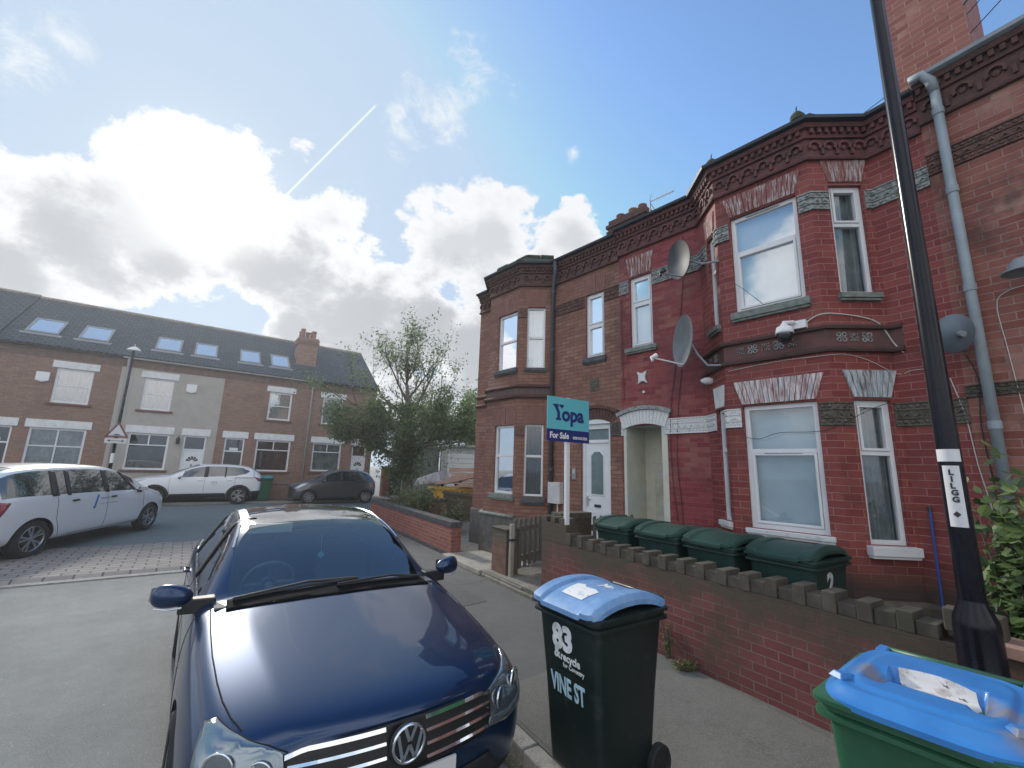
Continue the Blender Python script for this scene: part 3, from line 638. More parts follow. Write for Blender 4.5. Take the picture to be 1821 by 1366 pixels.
# passage
PW=M('cream_painted_render',(.62,.60,.50),.8,(.52,.50,.42),ns=3,c3=(.50,.58,.58),ns3=1.6,lo3=.5,hi3=.7)
m=MB(); 
m.face([FA.P(1.41,-.1,.15),FA.P(1.41,-3,.15),FA.P(1.41,-3,2.8),FA.P(1.41,-.1,2.8)]); m.face([FA.P(.66,-.1,.15),FA.P(.66,-.65,.15),FA.P(.66,-.65,2.8),FA.P(.66,-.1,2.8)])
m.face([FA.P(1.42,-.65,.15),FA.P(.65,-.65,.15),FA.P(.65,-.65,2.8),FA.P(1.42,-.65,2.8)]); m.face([FA.P(1.42,-.1,2.72),FA.P(.65,-.1,2.72),FA.P(.65,-.7,2.72),FA.P(1.42,-.7,2.72)])
m.box(FA,.60,.70,-.12,.004,.15,2.72); m.box(FA,1.375,1.43,-.12,.004,.15,2.72)
m.build('passage',PW,midh)
m=MB(); m.box(FA,.74,1.20,-.645,-.60,.2,2.1); dd=m.build('passage_door',M('beige_door',(.55,.54,.48),.6,(.36,.35,.30),ns=3),midh,bevel=.004)
m=MB(); m.tube([FA.P(.80,-.60,1.25),FA.P(.80,-.555,1.25),FA.P(.9,-.555,1.25)],.009,6); m.build('handle',MATS['satin_metal'],dd)
# arch hood over passage
m=MB(); archring(m,FA,1.02,1.66,1.08,1.32,R(68.5),R(111.5),14,-.04,.035,.04); m.build('passage_arch',STONEW,midh)
m=MB(); archring(m,FA,1.02,1.66,1.325,1.39,R(67.5),R(112.5),10,-.02,.075); m.build('hood_mould',STONEG,midh)
window(midh,FA,.80,1.25,4.11,5.46,.62,sill=(SILLG,.09,.07,.08),curt=CURTB,folds=False)
window(midh,FCL,.33,.60,1.32,2.84,.62,sill=(SILLW,.04,.05,.07),fw_=.045,sash=False)
window(midh,FCL,.33,.60,4.04,5.50,.62,sill=(SILLG,.06,.06,.07),fw_=.045,sash=False)
window(midh,FRONT,-1.61,-.77,1.28,2.83,.62,sill=(SILLW,.05,.05,.06),curt=CURTB,gl=GLASSD,vent=2.20,sash='low',fw_=.06,folds=False)
window(midh,FRONT,-1.61,-.77,4.13,5.57,.62,sill=(SILLG,.05,.07,.10),sash='low',vent=5.53,fw_=.055,folds=False)
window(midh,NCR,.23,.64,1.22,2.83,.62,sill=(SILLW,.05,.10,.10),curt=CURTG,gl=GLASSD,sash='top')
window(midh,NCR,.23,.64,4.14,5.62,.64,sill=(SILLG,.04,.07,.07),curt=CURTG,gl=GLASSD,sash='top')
lintel(midh,FA,.80,1.25,5.48,5.86,LINT_R,9,.06)
lintel(midh,FCL,.33,.60,2.86,3.16,LINT_W,5,.05); lintel(midh,FCL,.33,.60,5.52,5.84,LINT_R,5,.05)
lintel(midh,FRONT,-1.61,-.77,2.85,3.16,LINT_P,15,.10,.022); lintel(midh,FRONT,-1.61,-.77,5.59,5.90,LINT_R,15,.08)
lintel(midh,NCR,.23,.64,2.86,3.18,LINT_B,8,.10,.022,label='wedge lintel streaked blue grey'); lintel(midh,NCR,.23,.64,5.66,6.0,LINT_R,8,.09)
cornice(midh,path_mid,5.97,6.5,TERRAR)
orn_band(midh,[P_(.64),P_(-.08),FCL.P(.31,0,0)],2.55,2.80,STONEW); orn_band(midh,[P_(1.47),P_(1.43)],2.55,2.80,STONEW)
orn_band(midh,[FCL.P(.62,0,0),P_(-.58,.5),FRONT.P(-.75,0,0)],2.55,2.80,STONEW)
orn_band(midh,[FRONT.P(-1.63,0,0),J1,NCR.P(.21,0,0)],2.53,2.80,STONEB); orn_band(midh,[NCR.P(.66,0,0),J2,J2b],2.53,2.80,STONEB)
orn_band(midh,[P_(1.47),P_(1.27)],5.18,5.43,STONEG); orn_band(midh,[P_(.78),P_(-.08),FCL.P(.31,0,0)],5.20,5.46,STONEG)
orn_band(midh,[FCL.P(.62,0,0),P_(-.58,.5),FRONT.P(-.75,0,0)],5.26,5.50,STONEG)
orn_band(midh,[FRONT.P(-1.63,0,0),J1,NCR.P(.21,0,0)],5.27,5.52,STONEG); orn_band(midh,[NCR.P(.66,0,0),J2,J2b],5.28,5.54,STONEG)
m=MB(); pb=[P_(-.08),P_(-.58,.5),J1,J2,J2+d2*(-.12)]
for z in (3.40,3.68): sweep(m,pb,[(0,z),(.05,z+.005),(.06,z+.035),(.03,z+.06),(0,z+.07)])
m.build('string_course',M('sooty_red_moulding',(.10,.05,.045),.8,(.06,.04,.035),ns=9),midh)
m=MB(); sweep(m,pb,[(0,3.47),(.008,3.47),(.008,3.68),(0,3.68)]); m.build('panel_course',M('brown_red_course',(.15,.06,.055),.75,(.09,.05,.045),ns=9),midh)
def tile(m,fr,x,z,s,kind,o=.008):
    k=s/2
    if kind==0:
        for i in (-1,1):
            for j in (-1,1):
                for (dx,dz,w_,h_) in ((.5,.15,.5,.10),(.15,.5,.10,.5),(.55,.55,.34,.10),(.62,.62,.1,.34)): m.box(fr,x+i*k*dx-k*w_/2,x+i*k*dx+k*w_/2,o,o+.012,z+j*k*dz-k*h_/2,z+j*k*dz+k*h_/2)
    else:
        for i in (-1,1):
            for j in (-1,1): m.lathe(fr.P(x+i*k*.48,o,z+j*k*.48),fr.n,[(k*.44,0),(k*.44,.012),(k*.26,.012),(k*.26,.0)],10)
        m.lathe(fr.P(x,o,z),fr.n,[(k*.2,0),(k*.15,.014),(0,.014)],8)
pieces('floral_tile',STONEG,midh,[(lambda m,i=i: tile(m,FRONT,-.80-i*.155,3.585,.13,i%2)) for i in range(5)]+[(lambda m,i=i: tile(m,NCR,.17+i*.145,3.585,.13,(i+1)%2)) for i in range(3)]+[(lambda m,i=i: tile(m,FCL,.25+.2*i,3.585,.13,i)) for i in range(2)])
m=MB(); m.prism(FA,[(.93,3.44),(1.02,3.49),(1.11,3.44),(1.08,3.54),(1.12,3.66),(1.02,3.62),(.93,3.66),(.97,3.54)],0,.03); m.box(FA,.96,1.09,.02,.036,3.48,3.61); m.build('wall_rosette',STONEW,midh)
m=MB(); sweep(m,[P_(-.08),P_(-.58,.5),J1,J2,J2b],[(0,.05),(.06,.05),(.06,.62),(.02,.66),(0,.66)]); m.build('plinth',M('damp_plinth',(.075,.065,.05),.9,(.13,.11,.09),ns=5,bs=40),midh)
bayroof(midh,FA,-.58,-1.77,.5,6.52,6.64,MOSS,.02,3)
for p in (FRONT.P(-.62,.12,6.55),FRONT.P(-1.75,.14,6.6)):
    m=MB(); m.lathe(p-V(0,0,.03),V(0,0,1),[(.0,-.08),(.08,-.06),(.085,.0),(.05,.05),(.02,.07),(.0,.07)],8); m.tube([p+V(0,0,.02),p+V(.0,0,.10),p+V(.02,.01,.14)],[.010,.008,.004],6); m.build('hip_finial',MOSS,midh)
# --- nearest house
m=MB(); wallp(m,FN,-7,-.55,.05,6.75,[(-4.3,-3.4,1.3,2.9),(-4.3,-3.4,4.2,5.7)]); m.build('wall',B_next,nexth)
window(nexth,FN,-4.3,-3.4,1.3,2.9,.62,sill=(SILLG,.05,.06,.08)); window(nexth,FN,-4.3,-3.4,4.2,5.7,.62,sill=(SILLG,.05,.06,.08))
cornice(nexth,path_next,6.06,6.62,TERRA,gut=GREYP,pitch=.26)
orn_band(nexth,[J2b,J2+d2*(-3.3)],5.40,5.66,BANDB); orn_band(nexth,[J2b,J2+d2*(-3.3)],2.80,2.92,STONEB,name='string_course')
# chimneys
def chimney(h,fr,s0,s1,o0,o1,z0,z1,mat,pots,capm=None):
    m=MB(); m.box(fr,s0,s1,o0,o1,z0,z1-.3); c=m.build('chimney',mat,h)
    m=MB()
    for k,(e,za,zb) in enumerate(((.04,z1-.42,z1-.36),(.07,z1-.36,z1-.28),(.04,z1-.28,z1-.20),(.08,z1-.20,z1-.12),(.03,z1-.12,z1))): m.box(fr,s0-e,s1+e,o0-e,o1+e,za,zb)
    n_=int((s1-s0+.1)/.07)
    for i in range(n_): x=s0-.03+(s1-s0+.06)*(i+.5)/n_; m.box(fr,x-.015,x+.015,o1+.07,o1+.09,z1-.34,z1-.30)
    m.build('chimney_cap',capm or mat,c)
    for (s,o,r,hh) in pots:
        m=MB(); m.lathe(fr.P(s,o,z1-.02),V(0,0,1),[(r*1.1,0),(r*1.15,.05),(r,.08),(r*.9,hh*.8),(r*1.05,hh*.85),(r*1.05,hh),(r*.8,hh),(r*.8,hh-.1)],14); m.build('chimney_pot',POT,c,smooth=True)
    return c
chimney(farh,FA.sh(-1.5),1.78,2.72,-.9,0,6.6,7.92,B_far,[(2.55,-.2,.11,.2),(2.2,-.2,.11,.2),(1.95,-.2,.10,.2),(2.5,-.65,.11,.25),(1.95,-.65,.11,.2)],TERRA)
chimney(midh,FN.sh(-.5),-1.0,-.30,-1.0,0,6.3,10.2,B_next,[(-.5,-.3,.12,.4),(-.85,-.3,.12,.4)])
# aerials and wires
t=thing('tv_aerial','thin rooftop television aerial right of the far chimney','aerial',FA.P(1.35,-1.0,6.9))
m=MB(); m.tube([FA.P(1.35,-1,6.6),FA.P(1.35,-1,7.62)],.014,6); m.build('mast',LEAD,t)
m=MB(); a=FA.P(1.36,-1,7.58); b=FA.P(.70,-.8,7.42); m.tube([a,b],.009,5); ax=(b-a)
for i in range(10):
    p=a+ax*(.3+.07*i); e=V(0,0,.045); m.tube([p-e,p+e],.005,4)
m.tube([a+V(0,0,.0),a+V(.05,.02,.2)],.008,4); m.tube([a,a+V(.12,0,-.2)],.008,4); m.build('boom',LEAD,t)
t=thing('tv_aerial','dark ladder aerial bracketed to the tall brick chimney at the top right','aerial',FN.P(-1.1,-.5,7.8))
m=MB(); m.tube([FN.P(-1.13,-.42,7.72),FN.P(-1.13,-.42,9.2)],.022,6); 
for z in (7.78,8.0,8.25): m.tube([FN.P(-1.0,-.5,z-.05),FN.P(-1.13,-.42,z),FN.P(-1.17,-.40,z+.02)],.014,5)
m.build('mast',GUTTER,t)
def sag(a,b,s,n=14): return [a.lerp(b,i/n)-V(0,0,s*4*(i/n)*(1-i/n)) for i in range(n+1)]
for k,(dz,lb) in enumerate(((0,'upper of two thin overhead wires running to the brick chimney'),(-.28,'lower of two thin overhead wires running to the brick chimney'))):
    m=MB(); m.tube(sag(FN.P(-6,2.5,8.7+dz),FN.P(-1.0,-.6,7.65+dz),.05),.006,5); m.tube(sag(FN.P(-.32,-.9,7.45+dz),FA.P(6,-6,8.6+dz),.2),.006,5)
    tag(m.build('overhead_wire',GUTTER),lb,'wire',group='overhead wires at the chimney')
t=thing('downpipe','fat pale grey soil pipe on the faded brick wall behind the lamp post','downpipe',FN.P(-.73,.08,0))
m=MB(); m.tube([FN.P(-.73,.09,6.42),FN.P(-.73,.09,1.60)],.046,14); m.tube([FN.P(-.73,.09,1.62),FN.P(-.74,.11,1.1),FN.P(-.78,.10,.2)],.055,12)
m.build('pipe',GREYP,t,smooth=True)
m=MB(); m.tube([FN.P(-.55,.17,6.60),FN.P(-.66,.17,6.60),FN.P(-.72,.12,6.50),FN.P(-.73,.09,6.36)],.052,12); m.build('elbow',GREYP,t,smooth=True)
pieces('collar',GREYP,t,[(lambda m,z=z: m.lathe(FN.P(-.73,.09,z),V(0,0,1),[(.046,0),(.054,.0),(.054,.08),(.046,.08)],14)) for z in (6.05,5.05,3.9,2.45)])
# ================================================================ terrace across the junction
SLT=.7
def rz_(off): return 6.35+SLT*(.25-off)
def roofpt(s,off,dz=0): return FL.P(s,off,rz_(off)+dz)
class RoofFr(Fr):
    def P(s,x,off,z): return FL.P(x,z,rz_(z))+V(0,0,off*.82)+FL.n*(off*.573)   # x along, z = offset from wall plane, off = height above the slope
RF=RoofFr(L0,dl,nl)
def rbox(m,x0,x1,f0,f1,h0,h1):
    m.hexa([RF.P(x0,h0,f0),RF.P(x1,h0,f0),RF.P(x1,h0,f1),RF.P(x0,h0,f1),RF.P(x0,h1,f0),RF.P(x1,h1,f0),RF.P(x1,h1,f1),RF.P(x0,h1,f1)])
SKYG=glass('rooflight_glass',(.5,.55,.6),.55)
RDARK=M('rooflight_blind',(.42,.45,.48),.8)
def across(label,s0,s1,mat,doors,gws,uws,lights,boxes,ups=0,seedv=1):
    h=thing('terraced_house',label,'house',FL.P((s0+s1)/2,0,.1))
    holes=[(a,b,.15,2.97) for a,b,_ in doors]+[(a,b,z0,2.97) for a,b,z0,_,_ in gws]+[(a,b,4.02,5.48) for a,b in uws]
    m=MB(); wallp(m,FL,s0,s1,.1,6.3,holes,rev=.12); 
    for ss in (s0,s1): m.face([FL.P(ss,0,.1),FL.P(ss,-8.1,.1),FL.P(ss,-8.1,6.3),FL.P(ss,-3.9,rz_(-3.9)-.05),FL.P(ss,0,6.3)])
    m.face([FL.P(s0,-8.1,.1),FL.P(s1,-8.1,.1),FL.P(s1,-8.1,6.3),FL.P(s0,-8.1,6.3)]); m.build('wall',mat,h)
    for a,b,z0,mu,ct in gws:
        window(h,FL,a,b,z0,2.97,.68 if mu!=2 else .52,mull=([(.5,.68,1)] if mu==1 else [(.5,0,.52),(.5,.52,1)]),curt=ct,gl=GLASSD,sill=(M('red_stone_sill',(.20,.10,.085),.8),.1,.08,.07),sash=False,fw_=.08,folds=(ct is not ROOM_DARK))
        m=MB(); m.box(FL,a-.13,b+.13,-.02,.03,2.975,3.30); m.prism(FL,[((a+b)/2-.22,3.06),((a+b)/2+.22,3.06),((a+b)/2,3.13)],.03,.036); m.build('lintel',LINT_W,h,bevel=.008)
    for a,b in uws:
        window(h,FL,a,b,4.02,5.48,.5,curt=rnd.choice((CURT,CURTG,ROOM_DARK,ROOM_DARK)),gl=GLASS,sill=(M('red_stone_sill',(.20,.10,.085),.8),.13,.08,.07),sash=False,fw_=.085)
        m=MB(); m.box(FL,a-.15,b+.15,-.02,.03,5.485,5.78); m.build('lintel',LINT_W,h,bevel=.008)
    for a,b,kd in doors:
        m=MB(); m.box(FL,a,a+.06,-.12,-.04,.15,2.97); m.box(FL,b-.06,b,-.12,-.04,.15,2.97); m.box(FL,a+.06,b-.06,-.12,-.04,2.91,2.97); m.box(FL,a+.06,b-.06,-.12,-.04,2.30,2.36); m.build('door_frame',UPVC,h)
        if kd=='white':
            m=MB(); m.box(FL,a+.06,b-.06,-.11,-.06,.15,2.30)
            for x0,x1 in ((a+.14,(a+b)/2-.03),((a+b)/2+.03,b-.14)): m.box(FL,x0,x1,-.06,-.052,.4,.95); m.box(FL,x0,x1,-.06,-.052,1.05,1.6)
            D=m.build('door',UPVC,h,bevel=.004)
            cx_=(a+b)/2; pieces('fan_pane',ROOM_DARK,D,[(lambda m,k=k: m.prism(FL,[(cx_+math.cos(R(t))*r,1.78+math.sin(R(t))*r) for t,r in ((k,.08),(k,.24),(k+26,.24),(k+26,.08))],-.06,-.054)) for k in (10,44,78,112,146)])
            m=MB(); m.box(FL,cx_-.02,cx_+.02,-.06,-.03,1.55,1.66); m.build('knocker',GUTTER,D)
        else:
            m=MB(); m.box(FL,a+.06,b-.06,-.11,-.06,.15,2.30); D=m.build('door',M('dark_door',(.05,.055,.06),.4),h)
            m=MB(); m.box(FL,(a+b)/2-.18,(a+b)/2+.18,-.04,-.03,2.37,2.5); m.build('house_number_card',WHITEP,h)
        m=MB(); m.face([FL.P(a+.05,-.09,2.34),FL.P(b-.05,-.09,2.34),FL.P(b-.05,-.09,2.93),FL.P(a+.05,-.09,2.93)]); m.build('fanlight',GLASSD,h)
        m=MB(); m.box(FL,a-.05,b+.05,-.4,-.3,2.2,3.0); m.build('hallway_shade',ROOM_DARK,h)
        m=MB(); m.box(FL,a-.13,b+.13,-.02,.03,2.975,3.30); m.build('lintel',LINT_W,h,bevel=.008)
        m=MB(); m.box(FL,a-.05,b+.05,-.12,.12,.1,.2); m.build('doorstep',CONC,h)
    m=MB(); m.box(FL,s0+.002,s1-.002,.0,.02,5.86,5.92); m.box(FL,s0+.002,s1-.002,0,.03,5.92,6.0); m.box(FL,s0+.002,s1-.002,0,.05,6.0,6.12); m.box(FL,s0+.002,s1-.002,0,.09,6.12,6.24); 
    m.build('eaves_course',M('eaves_brick',(.20,.13,.11),.85,(.15,.095,.08),ns=5),h)
    m=MB(); m.tube([FL.P(s0,.24,6.27),FL.P(s1,.24,6.27)],.055,8); m.build('gutter',M('pale_gutter',(.45,.46,.46),.5) if mat is not B_left or seedv==3 else GUTTER,h)
    m=MB(); rbox(m,s0,s1,.32,-3.9,-.03+ups,.03+ups); 
    m.hexa([FL.P(s0,-3.9,rz_(-3.9)-.05+ups),FL.P(s1,-3.9,rz_(-3.9)-.05+ups),FL.P(s1,-8.2,rz_(.35)-.05),FL.P(s0,-8.2,rz_(.35)-.05),FL.P(s0,-3.9,rz_(-3.9)+.02+ups),FL.P(s1,-3.9,rz_(-3.9)+.02+ups),FL.P(s1,-8.2,rz_(.35)),FL.P(s0,-8.2,rz_(.35))])
    rf=m.build('roof',SLATE,h)
    m=MB(); x=s0
    while x<s1-.1: m.tube([FL.P(x+.01,-3.9,rz_(-3.9)+.03+ups),FL.P(min(x+.44,s1),-3.9,rz_(-3.9)+.03+ups)],.10,8); x+=.45
    m.build('ridge_tiles',M('pale_ridge_tile',(.32,.28,.24),.85,(.24,.21,.18),ns=4),rf)
    for a,b in lights:
        m=MB(); f0,f1=-.52,-1.76
        for (x0,x1,g0,g1) in ((a,b,f0,f0-.08),(a,b,f1+.08,f1),(a,a+.08,f0-.08,f1+.08),(b-.08,b,f0-.08,f1+.08)): rbox(m,x0,x1,g0,g1,.02,.10)
        rbox(m,a-.12,b+.12,f0+.14,f0+.001,.03,.045); sk=m.build('rooflight',LEAD,rf)
        m=MB(); m.face([RF.P(a+.05,.08,f0-.05),RF.P(b-.05,.08,f0-.05),RF.P(b-.05,.08,f1+.05),RF.P(a+.05,.08,f1+.05)]); m.build('pane',SKYG,sk)
        m=MB(); m.face([RF.P(a+.05,.045,f0-.05),RF.P(b-.05,.045,f0-.05),RF.P(b-.05,.045,f1+.05),RF.P(a+.05,.045,f1+.05)]); m.build('blind',RDARK,sk)
    for (s,z) in boxes:
        m=MB(); m.box(FL,s-.2,s+.2,0,.10,z-.18,z+.18); m.prism(FL,[(s-.2,z-.18),(s+.2,z-.18),(s,z-.24)],0,.10); m.build('alarm_box',WHITEP,h,bevel=.015)
    return h
rnd=random.Random(6)
across('brick house across the junction at the left edge, partly outside the picture',-19.0,-14.35,B_left,[(-14.95,-14.45,'dark')],[(-18.2,-16.7,1.45,1,CURTG)],[(-17.9,-16.8)],[],[],.05)
hA=across('brick house across the junction with a four-pane window above the white people carrier',-14.35,-10.5,B_left,[(-14.2,-13.35,'dark')],[(-12.9,-11.2,1.45,2,CURTG)],[(-12.5,-11.35)],[(-13.8,-12.8),(-12.19,-11.19)],[(-12.85,5.05)])
hB=across('beige rendered house across the junction between two brick ones',-10.5,-6.63,RENDER,[(-7.86,-7.0,'white')],[(-9.85,-8.4,1.36,1,ROOM_DARK)],[(-9.65,-8.58)],[(-9.56,-8.58),(-8.05,-7.1)],[(-7.9,5.2)])
hC=across('brick house across the junction with a dark front door behind the white crossover car',-6.63,-2.6,B_left,[(-6.25,-5.42,'dark')],[(-4.9,-3.32,1.39,1,ROOM_DARK)],[(-4.6,-3.52)],[(-6.1,-5.16),(-4.65,-3.73)],[],seedv=3)
hD=across('brick end house across the junction, half hidden behind the garden tree',-2.6,1.0,B_left,[(-.12,.68,'white')],[(-2.22,-.72,1.45,1,CURTG)],[(-1.95,-.88)],[],[])
m=MB(); m.box(FL,-10.5,-10.1,0,.015,.1,5.85); m.build('quoin_strip',M('pale_render_strip',(.40,.38,.35),.85),hB)
c=chimney(hD,FL.sh(-1.25),-3.35,-2.32,-1.0,0,7.0,9.05,B_left,[(-3.15,-.25,.13,.55),(-2.55,-.25,.13,.5),(-3.15,-.75,.13,.5),(-2.55,-.75,.13,.55),(-2.85,-.5,.12,.45)])
m=MB(); m.box(FL,-3.48,-2.2,-1.24,-1.17,7.25,7.40); m.build('chimney_flashing',LEAD,c)
t=thing('lantern','small black wall lantern left of the white door on the rendered house','lantern',FL.P(-8.07,.0,2.75))
m=MB(); m.lathe(FL.P(-8.07,.16,2.55),V(0,0,1),[(.04,0),(.07,.02),(.08,.22),(.09,.24),(.02,.34),(0,.36)],8); m.build('lamp_glass',GUTTER,t); m=MB(); m.tube([FL.P(-8.07,0,2.9),FL.P(-8.07,.16,2.95),FL.P(-8.07,.16,2.88)],.015,6); m.build('bracket',GUTTER,t)
for sx,lb,mt in ((-2.58,'pale grey downpipe between the two right brick houses across the junction',M('pale_pipe',(.40,.40,.39),.5)),(-10.3,'grey downpipe at the seam of the rendered house across the junction',MATS['pale_pipe'] if 'pale_pipe' in MATS else LEAD)):
    m=MB(); m.tube([FL.P(sx,.24,6.25),FL.P(sx,.2,6.1),FL.P(sx,.06,5.8),FL.P(sx,.06,.15)],.045,8); tag(m.build('downpipe',mt,smooth=True),lb,'downpipe')
# small front walls and bins before the far houses
t=thing('garden_wall','low brown brick wall in front of the houses across the junction','wall',FL.P(-4,1.1,.1))
m=MB(); m.box(FL,-14.3,-6.7,1.0,1.22,.1,.75); m.box(FL,-5.2,-.4,1.0,1.22,.1,.82); m.build('wall',B_left,t); m=MB(); m.box(FL,-14.33,-6.67,.97,1.25,.752,.82); m.box(FL,-5.23,-.37,.97,1.25,.822,.89); m.build('coping',CONC,t)
# brick pier, dark gate, boarded fence right of the end house
t=thing('gate_pier','tall red brick pier at the end of the terrace beside the dark gate','pier',FL.P(2.0,0,.1)); m=MB(); m.box(FL,1.75,2.15,-.2,.2,.1,1.75); m.build('shaft',B_low,t)
m=MB(); m.box(FL,1.70,2.20,-.25,.25,1.752,1.82); m.build('cap',CONC,t)
t=thing('side_gate','dark boarded side gate beside the red brick pier','gate',FL.P(2.7,0,.1)); m=MB()
for i in range(8): m.box(FL,2.2+i*.125,2.315+i*.125,0,.03,.12,1.75)
m.build('boards',M('dark_green_wood',(.03,.04,.04),.8),t); m=MB(); m.box(FL,2.2,3.2,-.04,0,.4,.5); m.box(FL,2.2,3.2,-.04,0,1.4,1.5); m.build('rail',MATS['dark_green_wood'],t)
t=thing('board_fence','weathered grey board fence behind the tree trunk','fence',FL.P(4,0,.1)); m=MB()
for i in range(30): m.box(FL,3.22+i*.13,3.34+i*.13,-.01 if i%2 else .01,.03 if i%2 else .05,.12,1.62+.02*math.sin(i*2.1))
m.build('boards',M('weathered_wood',(.24,.23,.20),.85,(.15,.14,.12),ns=3,sc3=(8,8,.6)),t); m=MB(); m.box(FL,3.22,7.1,-.06,-.01,.5,.6); m.build('rail',MATS['weathered_wood'],t)
# ================================================================ street lamp with the hump sign
LPs=FL.P(-10.0,2.2,0)
t=thing('street_lamp','slim black street lamp with a white band before the beige rendered house','street lamp',(LPs.x,LPs.y,.1))
m=MB(); m.tube([LPs+V(0,0,.1),LPs+V(0,0,1.2)],.085,12); m.tube([LPs+V(0,0,1.2),LPs+V(0,0,6.2)],[.06,.04],12); m.build('post',BLACKM,t,smooth=True)
m=MB(); m.lathe(LPs+V(0,0,1.65),V(0,0,1),[(.062,0),(.063,.0),(.061,.38),(.058,.38)],14); m.build('white_band',WHITEP,t)
m=MB(); m.lathe(LPs+V(.0,0,6.2),V(0,0,1),[(.02,0),(.25,.02),(.20,.10),(.08,.18),(.0,.20)],14); m.tube([LPs+V(0,0,6.38),LPs+V(0,0,6.5)],.012,6); m.build('lantern_head',M('lamp_white',(.7,.7,.68),.5),t)
t=thing('road_hump_sign','red triangle road hump sign with an arrow plate on the slim street lamp','road sign',LPs+V(0,0,2.8))
cdir=(V(0,0,0)-LPs); cdir.z=0; cdir.normalize(); SF=Fr(LPs+cdir*.07,V(-cdir.y,cdir.x,0)*-1,cdir); 
if SF.a.x<0: SF.a=-SF.a
REDS=M('sign_red',(.15,.03,.035),.5); WS=M('sign_white',(.62,.62,.63),.4); BS=M('sign_black',(.02,.02,.025),.4)
def tri(r,zc): return [(r*math.cos(R(a)),zc+r*math.sin(R(a))) for a in (210,330,90)]
m=MB(); m.prism(SF,tri(.42,2.86),0,.012); pl=m.build('plate',REDS,t)
m=MB(); m.prism(SF,tri(.30,2.86),.012,.015); m.build('panel',WS,pl)
m=MB(); m.prism(SF,[(-.19,2.735)]+[(-.12+.24*k/8,2.735+.05*math.sin(PI*k/8)) for k in range(9)]+[(.19,2.735),(.19,2.725),(-.19,2.725)],.015,.018); m.build('hump_symbol',BS,pl)
m=MB(); m.box(SF,-.33,.33,0,.012,2.42,2.61); pl=m.build('arrow_plate',WS,t)
m=MB(); m.box(SF,-.18,.18,.012,.015,2.505,2.525); m.prism(SF,[(-.27,2.515),(-.17,2.56),(-.17,2.47)],.012,.015); m.prism(SF,[(.27,2.515),(.17,2.47),(.17,2.56)],.012,.015); m.build('arrow_symbol',BS,pl)
# ================================================================ garden walls, gate
gw_=thing('garden_wall','grimy red brick garden wall with castellated top behind the wheelie bins','wall',FW.P(0,-.1,.1))
m=MB(); m.box(FW,-9,2.86,-.215,0,.05,.93); m.build('brickwork',B_wall,gw_)
rnd=random.Random(9); cb=MB(); lo=MB()
x=2.30; k=0
cb.box(FW,2.30,2.86,-.215,.002,.93,1.18); 
caps=[]
while x>-1.45:
    w_=.094; caps.append((x-w_,x)); x-=w_; 
    g_=.129+rnd.uniform(-.01,.012); lo.box(FW,x-g_+.004,x-.004,-.19+rnd.uniform(-.01,.01),-.012+rnd.uniform(-.006,.006),.93,1.025+rnd.uniform(-.008,.008)); x-=g_
lo.build('lower_coping_bricks',GRIME,gw_,bevel=.005)
pieces('merlon_brick',GRIME,gw_,[(lambda m,a=a,b=b: m.box(FW,a,b,-.21+rnd.uniform(-.01,.01),.003+rnd.uniform(-.006,.006),.93,1.072+rnd.uniform(-.010,.008))) for a,b in caps],bevel=.006)
cb.build('raised_end',B_wall,gw_)
m=MB(); m.box(FW,-1.74,-1.47,-.17,-.05,.99,1.13); m.build('loose_brick',GRIME,gw_,bevel=.008)
m=MB(); m.box(FW,-9,-1.62,-.235,.02,.932,1.0); m.build('end_coping',M('pinkish_coping',(.33,.20,.17),.85,(.22,.15,.13),ns=8),gw_,bevel=.006)
rt_=thing('garden_wall','taller stub of dark brick wall running in from the street beside the picket gate','wall',FW.P(2.75,-.5,.1))
m=MB(); m.box(FW,2.64,2.86,-.76,-.217,.1,1.20); m.build('brickwork',B_wall,rt_)
pieces('cap_brick',GRIME,rt_,[(lambda m,a=a: m.box(FW,2.63,2.87,a,a+.11,1.2,1.30+(.05 if i_%2 else 0))) for i_,a in enumerate((-.76,-.64,-.52,-.40,-.28))]+[(lambda m,a=a: m.box(FW,a,a+.105,-.21,0,1.18,1.18+.08)) for a in (2.36,2.56,2.75)],bevel=.006)
# inner picket panel in front of the door
WOODD=M('weathered_grey_wood',(.17,.155,.125),.85,(.10,.09,.07),ns=4,sc3=(6,6,.5),lo=.4,hi=.7)
WOODL=M('bleached_wood',(.36,.34,.29),.8,(.24,.22,.18),ns=4,sc3=(6,6,.5))
def picket(name,label,a,b,z0,z1,n,w_=.07,mat=WOODD):
    t=thing(name,label,'gate' if 'gate' in name else 'fence',(a.x,a.y,.2)); dv=(b-a); L_=dv.length; u=dv.normalized(); fr=Fr(a,u,V(u.y,-u.x,0))
    pieces('picket',mat,t,[(lambda m,x=(i+.5)*L_/n: m.prism(fr,[(x-w_/2,z0),(x+w_/2,z0),(x+w_/2,z1-.03),(x+w_*.3,z1),(x-w_*.3,z1),(x-w_/2,z1-.03)],0,.018)) for i in range(n)])
    pieces('rail',mat,t,[(lambda m,z=z: m.box(fr,0,L_,-.03,0,z,z+.09)) for z in (z0+.10,z1-.22)])
    return t,fr
picket('picket_fence','short picket fence in front of the white door behind the wall stub',FW.P(2.70,-.80,0),FW.P(2.70,-1.75,0),.2,1.24,7,.06)
gt,gfr=picket('picket_gate','old grey wooden picket gate standing open beside the small brick pillar',FW.P(3.80,-.06,0),FW.P(4.36,-1.06,0),.28,1.08,6,.092)
t=thing('gate_post','bleached square timber post between the brick pillar and the picket gate','post',FW.P(3.78,-.05,.2)); m=MB(); m.box(FW,3.74,3.80,-.08,-.01,.2,1.02); m.build('shaft',WOODL,t,bevel=.004); m=MB(); m.box(FW,3.72,3.83,-.10,.01,.76,.79); m.build('strap',GUTTER,t)
